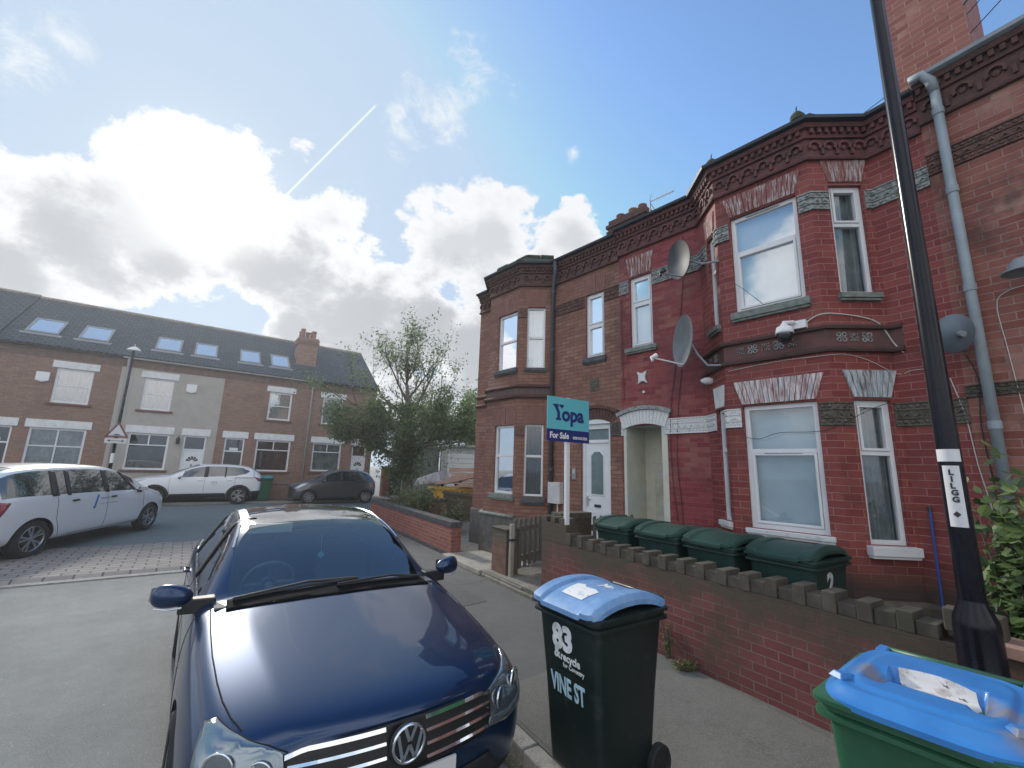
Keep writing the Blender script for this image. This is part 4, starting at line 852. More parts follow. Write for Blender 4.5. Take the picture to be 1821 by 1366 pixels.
t=thing('gate_pillar','small square brick pillar with a worn mortar cap left of the picket gate','pillar',FW.P(4.08,-.12,.2)); m=MB(); m.box(FW,3.86,4.33,-.235,0,.18,.90); m.build('shaft',brick('brick_pillar',(.17,.075,.06),(.21,.11,.085),(.15,.12,.10),dirt=(.09,.075,.05),dl_=.45,dh=.7,zdirt=(.72,.9,.2,(.09,.085,.06))),t); m=MB(); m.box(FW,3.84,4.35,-.25,.015,.90,.93); m.build('cap',GRIME,t,bevel=.01)
# low red wall with blue brick top
t=thing('garden_wall','low red brick wall topped with dark blue bricks beside the parked dark blue car','wall',FW.P(9,0,.1))
bl=MB(); bl.box(FW,6.05,12.6,-.225,0,.18,.66); bl.build('brickwork',B_low,t); m=MB(); m.box(FW,6.04,12.6,-.235,.012,.05,.18); m.build('blue_brick_base',BLUEB,t)
m=MB(); x=6.05; rnd=random.Random(2)
m.box(FW,6.05,12.6,-.23,.006,.66,.70)
while x<12.55: m.box(FW,x+.003,x+.072,-.235+rnd.uniform(-.004,.004),.012+rnd.uniform(-.004,.004),.70,.79+rnd.uniform(-.003,.003)); x+=.075
m.build('blue_brick_coping',BLUEB,t,bevel=.004)
m=MB(); 
FE=Fr(FW.P(12.6,-.0,0),(FW.n*-1),FW.a)
m.box(FE,.23,3.0,-.22,0,.05,.66); m.build('return_brickwork',B_low,t); m=MB(); m.box(FE,.23,3.0,-.23,.01,.661,.78); m.build('return_coping',BLUEB,t)
# dark wall across the end of the gravel
a=V(-.2,13.6,0); b=V(-2.5,16.6,0); u=(b-a).normalized(); fr=Fr(a,u,V(u.y,-u.x,0)*1); fr.n=fr.n if fr.n.dot(-a)>0 else -fr.n
t=thing('garden_wall','dark mossy brick wall closing the gravel garden in front of the yellow skip','wall',(a.x,a.y,.1)); m=MB(); m.box(fr,0,3.6,-.2,0,.1,.95); m.build('brickwork',brick('brick_mossy',(.10,.075,.05),(.13,.095,.065),(.09,.08,.06),dirt=(.06,.06,.035),dl_=.4,dh=.65),t)
m=MB(); x=0
while x<3.55: m.prism(fr,[(x,.95),(x+.2,.95),(x+.2,1.0),(x+.1,1.035),(x,1.0)],-.23,.03); x+=.205
m.build('ridged_coping',GRIME,t)
# ================================================================ skip, rubbish, garage
sk=thing('skip','yellow skip heaped with timber behind the dark mossy wall','skip',(-1.4,16.6,.1)); SKF=Fr(V(-3.1,17.6,-.14),V(.90,-.43,0),V(-.43,-.90,0))
m=MB(); m.hexa([SKF.P(.5,-.1,.15),SKF.P(2.9,-.1,.15),SKF.P(2.9,-1.7,.15),SKF.P(.5,-1.7,.15),SKF.P(0,0,1.25),SKF.P(3.4,0,1.25),SKF.P(3.4,-1.8,1.25),SKF.P(0,-1.8,1.25)]); m.build('hull',M('skip_yellow',(.55,.30,.02),.6,(.42,.22,.03),ns=4),sk,bevel=.02)
pieces('rib',MATS['skip_yellow'],sk,[(lambda m,x=x: m.hexa([SKF.P(x,0,.3),SKF.P(x+.08,0,.3),SKF.P(x+.08,.05,.3),SKF.P(x,.05,.3),SKF.P(x,0,1.2),SKF.P(x+.08,0,1.2),SKF.P(x+.08,.06,1.2),SKF.P(x,.06,1.2)])) for x in (.6,1.4,2.2,2.9)])
m=MB(); m.box(SKF,-.05,3.45,-.06,.06,1.18,1.28); m.build('rim',MATS['skip_yellow'],sk)
WTIM=M('pinkish_scrap_timber',(.42,.27,.21),.8,(.30,.19,.15),ns=4,sc3=(1,1,6)); rnd=random.Random(31)
def plank(p,dv,L_,w_,th,mat,label,name='scrap_plank'):
    dv=dv.normalized(); sd_=dv.cross(V(0,0,1)).normalized(); upv=sd_.cross(dv); m=MB()
    m.hexa([p+dv*i+sd_*j+upv*k for k in (0,th) for i,j in ((0,0),(L_,0),(L_,w_),(0,w_))]); return tag(m.build(name,mat,bevel=.004),label,'scrap timber',group='scrap timber heaped in the skip')
pl=[((.9,.0,1.42),(1,-.05,.22),1.6,.3,.16,'broad pinkish board slanting up across the front of the skip heap'),((1.3,-.2,1.28),(1,.0,.0),1.7,.35,.10,'board lying level lowest in the skip heap'),((.7,-.3,1.55),(1,.1,.05),1.9,.25,.07,'board lying in the middle of the skip heap'),((.8,-.6,1.75),(1,0,-.03),1.8,.4,.08,'topmost level board on the skip heap'),((1.6,-.1,1.50),(1,.05,.02),1.4,.3,.07,'short board sticking out to the right of the skip heap'),((.2,-.5,1.5),(1,-.2,.15),1.2,.2,.06,'narrow board at the left end of the skip heap')]
pl+=[((.35,-.05,1.36),(1,.02,.10),1.1,.25,.12,'pale split board just above the yellow rim at the left'),((1.0,-.1,1.62),(1,-.12,.14),1.3,.22,.10,'narrow board leaning up over the broad one'),((.45,-.9,1.85),(1,0,.04),1.9,.3,.14,'long beam lying highest at the back of the skip heap'),((1.5,.0,1.34),(1,.1,-.02),1.0,.3,.14,'stout timber end at the right of the skip')]
for (s,o,z),dv,L_,w_,th,lb in pl: plank(SKF.P(s,o,z),SKF.a*dv[0]+SKF.n*dv[1]+V(0,0,dv[2]),L_,w_,th,WTIM,lb)
m=MB(); rnd=random.Random(8)
for i in range(26):
    p=SKF.P(rnd.uniform(.2,3.2),-rnd.uniform(.1,1.5),1.2+rnd.uniform(0,.18)); s_=rnd.uniform(.08,.25); m.hexa([p+V(rnd.uniform(-s_,s_),rnd.uniform(-s_,s_),dz) for dz in (0,.1) for _ in range(4)])
o=m.build('rubble',M('rubble_dark',(.05,.05,.055),.9,(.3,.29,.27),ns=6,lo=.5,hi=.6)); o['kind']='stuff'; o['label']='dark rubble and bags filling the skip under the boards'
t=thing('mattress','grey white folded mattress piled at the left end of the skip','mattress',SKF.P(-.3,-.1,1.4)); m=MB(); m.hexa([SKF.P(-.8,0,1.25),SKF.P(.55,0,1.45),SKF.P(.6,-.6,1.5),SKF.P(-.8,-.6,1.3),SKF.P(-.7,0,1.55),SKF.P(.3,0,1.85),SKF.P(.3,-.6,1.9),SKF.P(-.7,-.6,1.6)]); m.build('pad',M('dirty_white_cloth',(.42,.41,.43),.9,(.25,.24,.25),ns=6),t,bevel=.05)
t=thing('garage','white garage with an up and over door behind the rubble heap','garage',(-2.5,25,.1)); GF=Fr(V(-3.75,24.2,0),V(.985,.17,0),V(.17,-.985,0))
m=MB(); m.box(GF,0,6,-6,0,.1,3.0); m.build('wall',M('garage_white',(.50,.51,.50),.8,(.38,.39,.38),ns=2),t); m=MB(); m.box(GF,-.15,6.1,-6.2,.15,3.002,3.12); m.build('roof',M('pale_fibre_roof',(.45,.44,.42),.8),t)
m=MB(); 
for i in range(9): m.box(GF,.35,2.5,.0,.03,.3+i*.26,.54+i*.26)
m.build('door',WHITEP,t,bevel=.01)
t=thing('shed','grey corrugated shed left of the white garage','shed',(-4.5,24,.1)); GF2=Fr(V(-5.9,24.4,0),V(.985,.17,0),V(.17,-.985,0)); m=MB()
for i in range(14): m.box(GF2,i*.14,i*.14+.08,0,.03,.1,2.9)
m.box(GF2,0,1.98,-3,0,.1,2.9); m.build('wall',M('grey_tin',(.26,.28,.27),.7,(.18,.20,.19),ns=3),t); m=MB(); m.box(GF2,-.1,2.03,-3.1,.1,2.902,3.0); m.build('roof',LEAD,t)
# ================================================================ for-sale board
def textmesh(body,size,extr=.0015,bold=0,align='LEFT',sx=1,shear=0):
    c=bpy.data.curves.new('lettering','FONT'); c.body=body; c.size=size; c.extrude=extr; c.offset=bold; c.align_x=align; c.resolution_u=3; c.shear=shear
    o=bpy.data.objects.new('lettering',c); col.objects.link(o); bpy.context.view_layer.update()
    me=bpy.data.meshes.new_from_object(o.evaluated_get(bpy.context.evaluated_depsgraph_get()))
    vs=[(v.co.x*sx,v.co.y,v.co.z) for v in me.vertices]; fs=[tuple(p.vertices) for p in me.polygons]; bpy.data.objects.remove(o); bpy.data.curves.remove(c); bpy.data.meshes.remove(me); return vs,fs
def puttext(fr,x,off,z,body,size,mat,parent,name='lettering',bold=0,align='LEFT',sx=1,rot=0):
    vs,fs=textmesh(body,size,.0012,bold,align,sx); c_,s_=math.cos(rot),math.sin(rot); m=MB()
    m.mesh([fr.P(x+vx*c_-vy*s_,off+vz,z+vx*s_+vy*c_) for vx,vy,vz in vs],fs); return m.build(name,mat,parent)
BA=V(.50,6.03,0); BB=V(1.16,6.48,0); u=(BB-BA).normalized(); nb=V(u.y,-u.x,0); BF=Fr(BA,u,nb); BW=(BB-BA).length
t=thing('for_sale_board','turquoise and navy estate agent board on a white post behind the wall','for sale board',(BA.x+.33,BA.y+.22,.16))
TURQ=M('board_turquoise',(.12,.50,.56),.45); NAVY=M('board_navy',(.012,.022,.16),.45); SW=M('sign_lettering_white',(.8,.8,.8),.5)
m=MB(); m.box(BF,BW*.46,BW*.46+.065,-.05,-.001,.16,2.955); m.build('post',WHITEP,t,bevel=.004)
m=MB(); m.box(BF,0,BW,0,.012,2.485,2.945); m.build('top_panel',TURQ,t); m=MB(); m.box(BF,0,BW,0,.0122,2.315,2.484); m.build('bottom_panel',NAVY,t)
# logo: a stout Y with slab feet, then o p a
m=MB(); z0=2.615; x0=.10
m.prism(BF,[(x0,z0+.225),(x0+.105,z0+.225),(x0+.098,z0+.195),(x0+.092,z0+.180),(x0+.128,z0+.115),(x0+.128,z0+.03),(x0+.15,z0+.03),(x0+.15,z0),(x0+.055,z0),(x0+.055,z0+.03),(x0+.078,z0+.03),(x0+.078,z0+.105),(x0+.022,z0+.195),(x0,z0+.198)],.012,.015)
m.prism(BF,[(x0+.118,z0+.225),(x0+.20,z0+.225),(x0+.20,z0+.20),(x0+.185,z0+.195),(x0+.160,z0+.165),(x0+.135,z0+.195),(x0+.118,z0+.20)],.012,.015)
m.build('logo_letter',NAVY,t)
puttext(BF,x0+.165,.013,z0,'opa',.285,NAVY,t,'logo_lettering',bold=.011)
puttext(BF,.045,.013,2.36,'For Sale',.118,SW,t,'lettering',bold=.0035,sx=.92)
puttext(BF,.475,.013,2.362,'0330 818 2222',.052,SW,t,'phone_lettering',bold=.0015,sx=.9)
# ================================================================ the big street lamp
LB=V(2.73,2.72,0)
lp=thing('street_lamp','tall glossy black street lamp column at the wall end beside the blue-lidded bin','street lamp',(LB.x,LB.y,.1))
m=MB(); m.lathe(LB+V(0,0,.1),V(0,0,1),[(.107,0),(.105,.72),(.106,.725),(.104,.73),(.103,1.0),(.098,1.05),(.066,1.13),(.064,1.15)],36); m.build('base_column',BLACKM,lp,smooth=True); sharp(lp.children[0],25)
m=MB(); m.lathe(LB+V(0,0,.1),V(0,0,1),[(.062,1.12),(.0615,1.3),(.056,2.2),(.047,4.0),(.040,5.6),(.034,7.8),(.0,7.85)],36); m.build('shaft',BLACKM,lp,smooth=True)
m=MB(); m.tube([LB+V(0,0,7.8),LB+V(-.2,-.1,8.1),LB+V(-.7,-.4,8.2)],.03,8); m.box(Fr(LB+V(-.7,-.4,0),V(-.86,-.5,0),V(.5,-.86,0)),0,.5,-.1,.1,8.15,8.25); m.build('lantern_head',LEAD,lp)
cd_=V(-LB.x,-LB.y,0).normalized(); ang=math.atan2(cd_.y,cd_.x)
def wrap(m,r,a0,a1,z0,z1,n=10,th=.0015,sl=0):
    for i in range(n):
        b0=a0+(a1-a0)*i/n; b1=a0+(a1-a0)*(i+1)/n
        q=[LB+V(math.cos(b)*rr,math.sin(b)*rr,z) for z in (z0,z1) for rr,b in ((r,b0),(r,b1),(r+th,b1),(r+th,b0))]
        for k,b in ((0,b0),(1,b1),(2,b1),(3,b0)): q[k].z+=sl*(b-a0)/(a1-a0)
        m.hexa(q)
rl=lambda z: .0615-(z-1.4)*.0061
m=MB(); 
m.mesh([],[])
def wrapz(m,a0,a1,z0,z1,n=12,th=.0015):
    for i in range(n):
        b0=a0+(a1-a0)*i/n; b1=a0+(a1-a0)*(i+1)/n
        m.hexa([LB+V(math.cos(b)*(rl(z)+e),math.sin(b)*(rl(z)+e),z) for z in (z0,z1) for e,b in ((.0006,b0),(.0006,b1),(th,b1),(th,b0))])
wrapz(m,ang-.75,ang+.62,1.66,2.02); m.build('number_label',WS,lp)
m=MB(); wrapz(m,ang-1.3,ang+.95,2.045,2.12); m.build('sticker',WS,lp)
TF=Fr(LB+cd_*(rl(1.9)+.003),V(cd_.y,-cd_.x,0),cd_); TF.a=TF.a if TF.a.x>0 else -TF.a
for k,chx in enumerate('L1LGG'): puttext(TF,-.017,.0005,1.965-k*.040,chx,.044,BS,lp,'number_lettering',bold=.0022) 
m=MB(); m.prism(TF,[(-.006,1.715),(.012,1.733),(-.006,1.751),(-.024,1.733)],.0005,.0022); m.build('diamond_mark',BS,lp)
# blue pole leaning on the wall
t=thing('broom_handle','chipped blue metal pole leaning against the house wall behind the garden wall','pole',FN.P(-.14,.1,.2)); m=MB(); m.tube([FN.P(-.13,.03,1.62),FN.P(-.15,.16,.2)],.0135,8); m.build('shaft',M('chipped_blue_paint',(.02,.06,.25),.4,(.5,.5,.5),ns=14,lo=.66,hi=.7),t); m=MB(); m.tube([FN.P(-.13,.028,1.66),FN.P(-.131,.035,1.60)],.017,8); m.build('rubber_tip',GUTTER,t)
# ================================================================ dishes, cameras, cables
def dish(name,label,c,nrm,r,arm_from,mat,depth=.07,lnb=True,back=False,logo=None):
    t=thing(name,label,'satellite dish',c); nrm=Vector(nrm).normalized(); c=Vector(c); u=nrm.cross(V(0,0,1)).normalized(); w_=u.cross(nrm)
    m=MB(); K=28; prof=[(0,-depth),(.35,-depth*.88),(.7,-depth*.5),(1,0),(1.02,.004),(1.02,-.012),(.7,-depth*.5-.012),(.35,-depth*.88-.012),(0,-depth-.012)]
    b=[]
    vs=[];fs=[]
    for rr,h_ in prof:
        for k in range(K): a=2*PI*k/K; vs.append(c+nrm*h_+u*math.cos(a)*r*rr*.92+w_*math.sin(a)*r*rr)
    for i in range(len(prof)-1):
        for k in range(K): fs.append((i*K+k,i*K+(k+1)%K,(i+1)*K+(k+1)%K,(i+1)*K+k))
    m.mesh(vs,fs); D=m.build('reflector',mat,t,smooth=True); sharp(D,50)
    ft=c-w_*r*.95; tip=c+nrm*r*1.15-w_*r*.75
    if lnb:
        m=MB(); m.tube([ft-nrm*.03,tip],.011,8); m.build('arm',LEAD if not logo else WHITEP,t)
        m=MB(); q_=(c-tip).normalized(); m.lathe(tip-q_*.02,q_,[(0,0),(.028,0),(.03,.06),(.036,.07),(.036,.10),(.0,.11)],12); m.tube([tip-V(0,0,.0),tip-V(0,0,.06)],.02,8); m.build('receiver',GUTTER if not logo else WHITEP,t,smooth=True)
    m=MB(); m.tube([c-nrm*(depth+.01),c-nrm*(depth+.06)],.03,8); m.tube([c-nrm*(depth+.05)]+[Vector(a) for a in arm_from],.016,8); m.build('wall_arm',LEAD,t)
    if logo:
        fr=Fr(c-nrm*(depth*.35),u,nrm); fr.P=lambda x,o,z: c+u*x+w_*z+nrm*(o-depth*(1-((x*x+z*z)/(r*r))))
        lf=(c-Vector((0,0,1.92))); sg=1 if u.dot(rt)>0 else -1
        m=MB(); vs,fs_=textmesh('satellite',.09,.001,.002); rot=R(20)
        m.mesh([c+u*sg*(-.13+vx*math.cos(rot)-vy*math.sin(rot))*.85+w_*(.07+vx*math.sin(rot)+vy*math.cos(rot))+nrm*(vz+.004-depth*(1-min(1,((-.13+vx)**2+.02)/(r*r)))) for vx,vy,vz in vs],fs_)
    return t
DG=M('dish_grey',(.075,.08,.09),.6,(.06,.065,.07),ns=4); DL=M('dish_light_grey',(.19,.21,.215),.5,(.14,.155,.16),ns=3); DB=M('dish_blue_grey',(.13,.17,.21),.5,(.10,.13,.16),ns=4)
tw=lambda a,e: V(math.sin(R(a))*math.cos(R(e)),math.cos(R(a))*math.cos(R(e)),math.sin(R(e)))
dish('satellite_dish','upper dark grey satellite dish sticking out left of the first floor bay',FA.P(.02,.52,5.22),tw(-104,-6),.30,[FRONT.P(-.40,.10,4.98),FRONT.P(-.60,.02,4.98)],DG)
dish('satellite_dish','pale grey satellite dish seen edge-on below the dark one',FA.P(-.02,.60,3.87),tw(-90,2),.385,[FRONT.P(-.25,.12,3.62),FRONT.P(-.36,.05,3.45),FRONT.P(-.60,.02,3.42)],DL,logo=True)
dish('satellite_dish','blue grey back of a satellite dish half hidden behind the lamp post',FN.P(-.60,.34,3.42),tw(12,18),.195,[FN.P(-.60,.1,3.3),FN.P(-.6,.0,3.3)],DB,lnb=False)
t=thing('security_camera','white dome security camera on a bracket on the bay front','camera',FRONT.P(-1.43,.2,3.7)); cc=FRONT.P(-1.40,.22,3.68)
m=MB(); m.lathe(cc,V(0,0,1),[(.0,.10),(.035,.10),(.04,.08),(.085,.055),(.10,.0),(.102,-.03),(.092,-.03)],22); m.build('hood',WHITEP,t,smooth=True)
m=MB(); m.lathe(cc,V(0,0,1),[(.090,-.025),(.088,-.075),(.064,-.125),(.024,-.15),(0,-.152)],22); m.build('dome',M('camera_dome',(.012,.012,.015),.1,coat=1),t,smooth=True)
m=MB(); m.tube([cc+V(0,0,.09),cc+V(0,0,.115),FRONT.P(-1.47,.12,3.81),FRONT.P(-1.50,.02,3.80)],.026,10); m.box(FRONT,-1.60,-1.44,0,.09,3.73,3.83); m.build('bracket',WHITEP,t,bevel=.008)
t=thing('security_light','small white wall light under the pale dish at the bay corner','light',FCL.P(.25,.1,3.3)); m=MB(); m.lathe(FCL.P(.22,.0,3.30),FCL.n,[(.05,0),(.055,.04),(.05,.10),(.02,.16),(0,.165)],14); m.build('housing',WHITEP,t,smooth=True)
t=thing('floodlight','grey domed floodlight on the faded brick wall at the right edge','light',FN.P(-1.1,.15,3.95)); m=MB(); m.lathe(FN.P(-1.12,.22,3.93),V(0,0,1),[(.15,0),(.155,.015),(.10,.04),(.085,.10),(.05,.14),(0,.15)],20); m.build('shade',LEAD,t,smooth=True); m=MB(); m.tube([FN.P(-1.12,0,4.02),FN.P(-1.12,.2,4.0)],.02,8); m.build('bracket',LEAD,t)
def cable(label,pts,r,mat,sub=4):
    P3=[Vector(p) for p in pts]; out=[]
    for i in range(len(P3)-1):
        p0=P3[max(i-1,0)];p1=P3[i];p2=P3[i+1];p3=P3[min(i+2,len(P3)-1)]
        for k in range(sub):
            t_=k/sub; out.append(.5*((2*p1)+(-p0+p2)*t_+(2*p0-5*p1+4*p2-p3)*t_*t_+(-p0+3*p1-3*p2+p3)*t_**3))
    out.append(P3[-1]); m=MB(); m.tube(out,r,5); return tag(m.build('cable',mat),label,'cable')
WC=M('white_cable',(.55,.55,.52),.5); BC=M('black_cable',(.03,.03,.035),.5)
cable('white cable looping from the dome camera across the bay',[FRONT.P(-1.58,.02,3.80),FRONT.P(-1.68,.012,3.86),NCR.P(.03,.012,3.88),NCR.P(.30,.012,3.86),NCR.P(.55,.012,3.80),NCR.P(.66,.012,3.70),FN.P(-.02,.012,3.52),FN.P(-.10,.012,3.38)],.008,WC)
cable('thin pale cable sagging under the carved panel of the bay',[FRONT.P(-.62,.012,3.33),FRONT.P(-1.2,.012,3.37),FRONT.P(-1.74,.012,3.36),NCR.P(.2,.012,3.37),NCR.P(.45,.012,3.30),FN.P(-.02,.012,3.14),FN.P(-.15,.012,3.16),FN.P(-.40,.012,3.15)],.004,WC)
cable('black wire drooping across the lower bay window',[FRONT.P(-.72,.03,2.44),FRONT.P(-.95,.035,2.39),FRONT.P(-1.2,.035,2.46),FRONT.P(-1.6,.03,2.46),NCR.P(.06,.03,2.55),NCR.P(.35,.03,2.70),NCR.P(.60,.03,2.80)],.004,BC)
cable('black cable hanging down the red wall, left one of the pair',[FA.P(.18,.012,5.9),FA.P(.22,.012,5.0),FA.P(.36,.012,3.9),FA.P(.52,.012,2.9),FA.P(.53,.012,1.9),FA.P(.47,.012,1.2)],.006,BC)
cable('black cable hanging down the red wall, right one of the pair',[FA.P(.30,.012,3.6),FA.P(.38,.012,3.0),FA.P(.44,.012,2.2),FA.P(.40,.012,1.5),FA.P(.38,.012,1.1)],.006,BC)
cable('thin dark cable running down between the two upper windows',[FA.P(1.42,.01,5.1),FA.P(1.42,.01,4.0),FA.P(1.40,.01,3.2)],.005,BC)
cable('thin wire across the upper bay window to its sill',[FRONT.P(-.62,.03,4.75),FRONT.P(-.9,.03,4.45),FRONT.P(-1.15,.06,4.14)],.003,BC)
cable('white cable hanging down behind the lamp post',[FN.P(-.45,.012,3.02),FN.P(-.52,.012,2.6),FN.P(-.55,.012,2.1),FN.P(-.60,.012,1.6),FN.P(-.58,.012,1.1),FN.P(-.50,.012,.7)],.005,WC)
cable('thin white cable bending down from the domed floodlight',[FN.P(-1.1,.012,3.86),FN.P(-.95,.012,3.83),FN.P(-.88,.012,3.7),FN.P(-.9,.012,3.2),FN.P(-.93,.012,2.4),FN.P(-.95,.012,1.4)],.004,WC)
cable('dark cable looping on the wall under the blue grey dish',[FN.P(-.6,.012,3.25),FN.P(-.66,.02,2.95),FN.P(-.62,.012,2.5),FN.P(-.64,.012,1.8),FN.P(-.62,.012,1.0)],.005,BC)
t=thing('junction_box','tiny white junction box on the red wall above the passage arch','junction box',FA.P(1.0,.02,3.35)); m=MB(); m.box(FA,.98,1.02,0,.03,3.27,3.31); m.build('cover',WHITEP,t,bevel=.004)
# ================================================================ vegetation
def leafmat(name,c,c2,tr_=.35):
    m=bpy.data.materials.new(name); m.use_nodes=True; t=m.node_tree; b=t.nodes['Principled BSDF']; b.inputs['Roughness'].default_value=.6
    x=mixt(t,ramp(t,gnoise(t,1.7,4,.7),.4,.62),c,c2); t.links.new(x,b.inputs['Base Color'])
    tl=t.nodes.new('ShaderNodeBsdfTranslucent'); t.links.new(x,tl.inputs[0]); mx=t.nodes.new('ShaderNodeMixShader'); mx.inputs[0].default_value=tr_
    t.links.new(b.outputs[0],mx.inputs[1]); t.links.new(tl.outputs[0],mx.inputs[2]); t.links.new(mx.outputs[0],t.nodes['Material Output'].inputs[0]); return m
LF1=leafmat('leaf_green',(.13,.20,.07),(.19,.27,.10),.55); LF2=leafmat('leaf_yellow_green',(.17,.21,.08),(.25,.27,.12),.45); LF3=leafmat('leaf_dark',(.07,.12,.045),(.095,.15,.06)); IVYD=leafmat('ivy_leaf_dark',(.035,.07,.025),(.06,.10,.04)); IVY=leafmat('ivy_leaf',(.12,.19,.07),(.18,.25,.11)); DRY=leafmat('leaf_brown',(.12,.09,.05),(.17,.13,.07))
BARK=M('bark',(.085,.07,.055),.9,(.14,.12,.10),ns=10,bs=30,bd=.02,sc3=(1,1,.25))
def leaf(m,p,s,rn,droop=.5,wide=.55,hx=False):
    a=rn.uniform(0,2*PI); e=rn.uniform(-1,.6)-droop; dv=V(math.cos(a)*math.cos(e),math.sin(a)*math.cos(e),math.sin(e)); sd_=dv.cross(V(rn.uniform(-.5,.5),rn.uniform(-.5,.5),1)).normalized()*s*wide*.5; nrm=dv.cross(sd_).normalized()
    t_=p+dv*s; md=p+dv*s*.45
    if hx:
        q1=p+dv*s*.2; m.mesh([p,q1+sd_*.9+nrm*s*.05,md+dv*s*.15+sd_*1.1+nrm*s*.08,t_,md+dv*s*.15-sd_*1.1+nrm*s*.08,q1-sd_*.9+nrm*s*.05,md],[(0,1,6),(1,2,6),(2,3,6),(3,4,6),(4,5,6),(5,0,6)])
    else: m.mesh([p,md+sd_+nrm*s*.06,t_,md-sd_+nrm*s*.06],[(0,1,2),(0,2,3)])
def limb(m,p,dv,L_,r,rn,depth,tips,bend=.25,n=5,upb=.1,spread=.7):
    pts=[p]; rs=[r]; q_=Vector(p); d_=Vector(dv).normalized()
    for i in range(n):
        d_=(d_+V(rn.uniform(-bend,bend),rn.uniform(-bend,bend),rn.uniform(-bend,bend)+upb)).normalized(); q_=q_+d_*L_/n; pts.append(q_.copy()); rs.append(r*(1-.75*(i+1)/n))
    m.tube(pts,rs,6 if r>.03 else 4,caps=False)
    if depth==0:
        tips.append(pts); return
    k=4 if depth>1 else 5
    for i in range(k):
        j=rn.randint(1,n); dd=(d_+V(rn.uniform(-1,1),rn.uniform(-1,1),rn.uniform(-.5,.8))*spread).normalized(); limb(m,pts[j],dd,L_*rn.uniform(.45,.7),rs[j]*.7+.002,rn,depth-1,tips,bend,n,upb,spread)
    tips.append(pts[n//2:])
def tree(label,base,spec,rn,name='tree',cat='tree',group=None):
    t=thing(name,label,cat,base,group); m=MB(); tips=[]; spec(m,rn,tips); m.build('trunk',BARK,t,smooth=True); return t,tips
rn=random.Random(17); TB=V(-4.45,19.8,.12)
def spec(m,rn,tips):
    tp=[TB+V(.0,0,0),TB+V(-.02,0,.5),TB+V(-.08,0,1.5),TB+V(-.05,.1,2.6),TB+V(-.2,.1,3.8),TB+V(-.35,0,4.9),TB+V(-.45,.1,5.7)]
    m.tube(tp,[.36,.25,.21,.19,.15,.10,.04],12)
    for i in range(5): a=i*1.3; m.tube([TB+V(math.cos(a)*.5,math.sin(a)*.5,-.05),TB+V(math.cos(a)*.24,math.sin(a)*.24,.18),TB+V(0,0,.55)],[.07,.11,.08],7)
    for (z,az,el,L_,r) in ((1.6,200,20,2.4,.07),(1.9,330,25,2.2,.07),(2.2,170,15,3.2,.09),(2.6,20,20,2.3,.08),(2.8,250,25,2.4,.08),(3.2,185,25,3.4,.10),(3.3,350,35,2.6,.09),(3.6,100,30,2.4,.08),(3.9,160,45,2.8,.08),(4.2,10,50,2.7,.08),(4.6,220,50,2.4,.07),(4.8,340,60,2.2,.06),(5.0,120,65,2.3,.06),(5.6,60,75,1.8,.045),(5.4,190,70,2.0,.05),(5.5,300,85,1.4,.04),(2.4,355,8,2.6,.07),(3.0,8,22,3.2,.08)):
        b=None
        for i in range(len(tp)-1):
            if tp[i].z-.12<=z<=tp[i+1].z-.12+.01: b=tp[i].lerp(tp[i+1],(z-(tp[i].z-.12))/(tp[i+1].z-tp[i].z))
        b=b or tp[-1]
        limb(m,b,V(math.cos(R(az))*math.cos(R(el)),math.sin(R(az))*math.cos(R(el)),math.sin(R(el))),L_,r,rn,2,tips,.22,5,.05,.75)
tt,tips=tree('broad leafy tree with a thinning top behind the low red wall',TB,spec,rn)
ms={k:MB() for k in ('a','b','c')}
for tp in tips:
    for p in tp[1:]:
        hgt=p.z; den=30 if hgt<4.6 else (11 if hgt<5.6 else 4)
        for _ in range(den):
            q_=p+V(rn.gauss(0,.17),rn.gauss(0,.17),rn.gauss(0,.17)); k=rn.random(); leaf(ms['c' if k<.35 else ('a' if k<.82 else 'b')],q_,rn.uniform(.09,.17),rn,.3)
for i in range(12000):  # ivy-thick middle
    a=rn.uniform(0,2*PI); z=rn.uniform(1.2,4.6); r=abs(rn.gauss(0,.95))*(1.2-abs(z-3)/3); p=TB+V(math.cos(a)*r-.3,math.sin(a)*r,z)
    leaf(ms['c' if rn.random()<.65 else 'a'],p,rn.uniform(.08,.15),rn,.3)
cr=MB(); crown=ms['a'].build('crown',LF1,tt,uv=False); ms['c'].build('inner_leaves',LF3,tt,uv=False); ms['b'].build('yellow_green_leaves',LF2,tt,uv=False)  # yellow-green leaves are a random share of the crown
def bush(label,c,rad,n,mats,size,rn,name='shrub',cat='shrub',hx=False,stems=8,group=None,sq=1):
    t=thing(name,label,cat,(c.x,c.y,c.z)); mm=[MB() for _ in mats]; st=MB()
    ends=[c+V(rn.gauss(0,.45)*rad.x,rn.gauss(0,.45)*rad.y,rn.uniform(.3,1)*rad.z) for _ in range(stems)]
    for e in ends: st.tube([c+V((e.x-c.x)*.3,(e.y-c.y)*.3,0),c.lerp(e,.5)+V(0,0,.1*rad.z),e],[.012,.009,.004],5)
    st.build('stem',BARK,t)
    for i in range(n):
        e=rn.choice(ends); u=rn.uniform(.15,1.05); p=c.lerp(e,u)+V(rn.gauss(0,.16)*rad.x,rn.gauss(0,.16)*rad.y,rn.gauss(0,.13)*rad.z)
        if p.z<c.z+.02: p.z=c.z+rn.uniform(.02,.1)
        k=min(int(rn.random()*len(mats)),len(mats)-1); leaf(mm[k],p,size*rn.uniform(.7,1.3),rn,.25,.7,hx)
    for k,(q_,mt) in enumerate(zip(mm,mats)): q_.build('foliage' if k==0 else 'mixed_foliage',mt,t,uv=False)  # leaf colours after the first, picked at random per leaf
    return t
bush('straggly shrub spilling over the far end of the low red wall',FW.P(10.6,-.9,.2),V(.9,.7,1.15),3000,[LF1,LF2,DRY],.085,random.Random(3),stems=16)
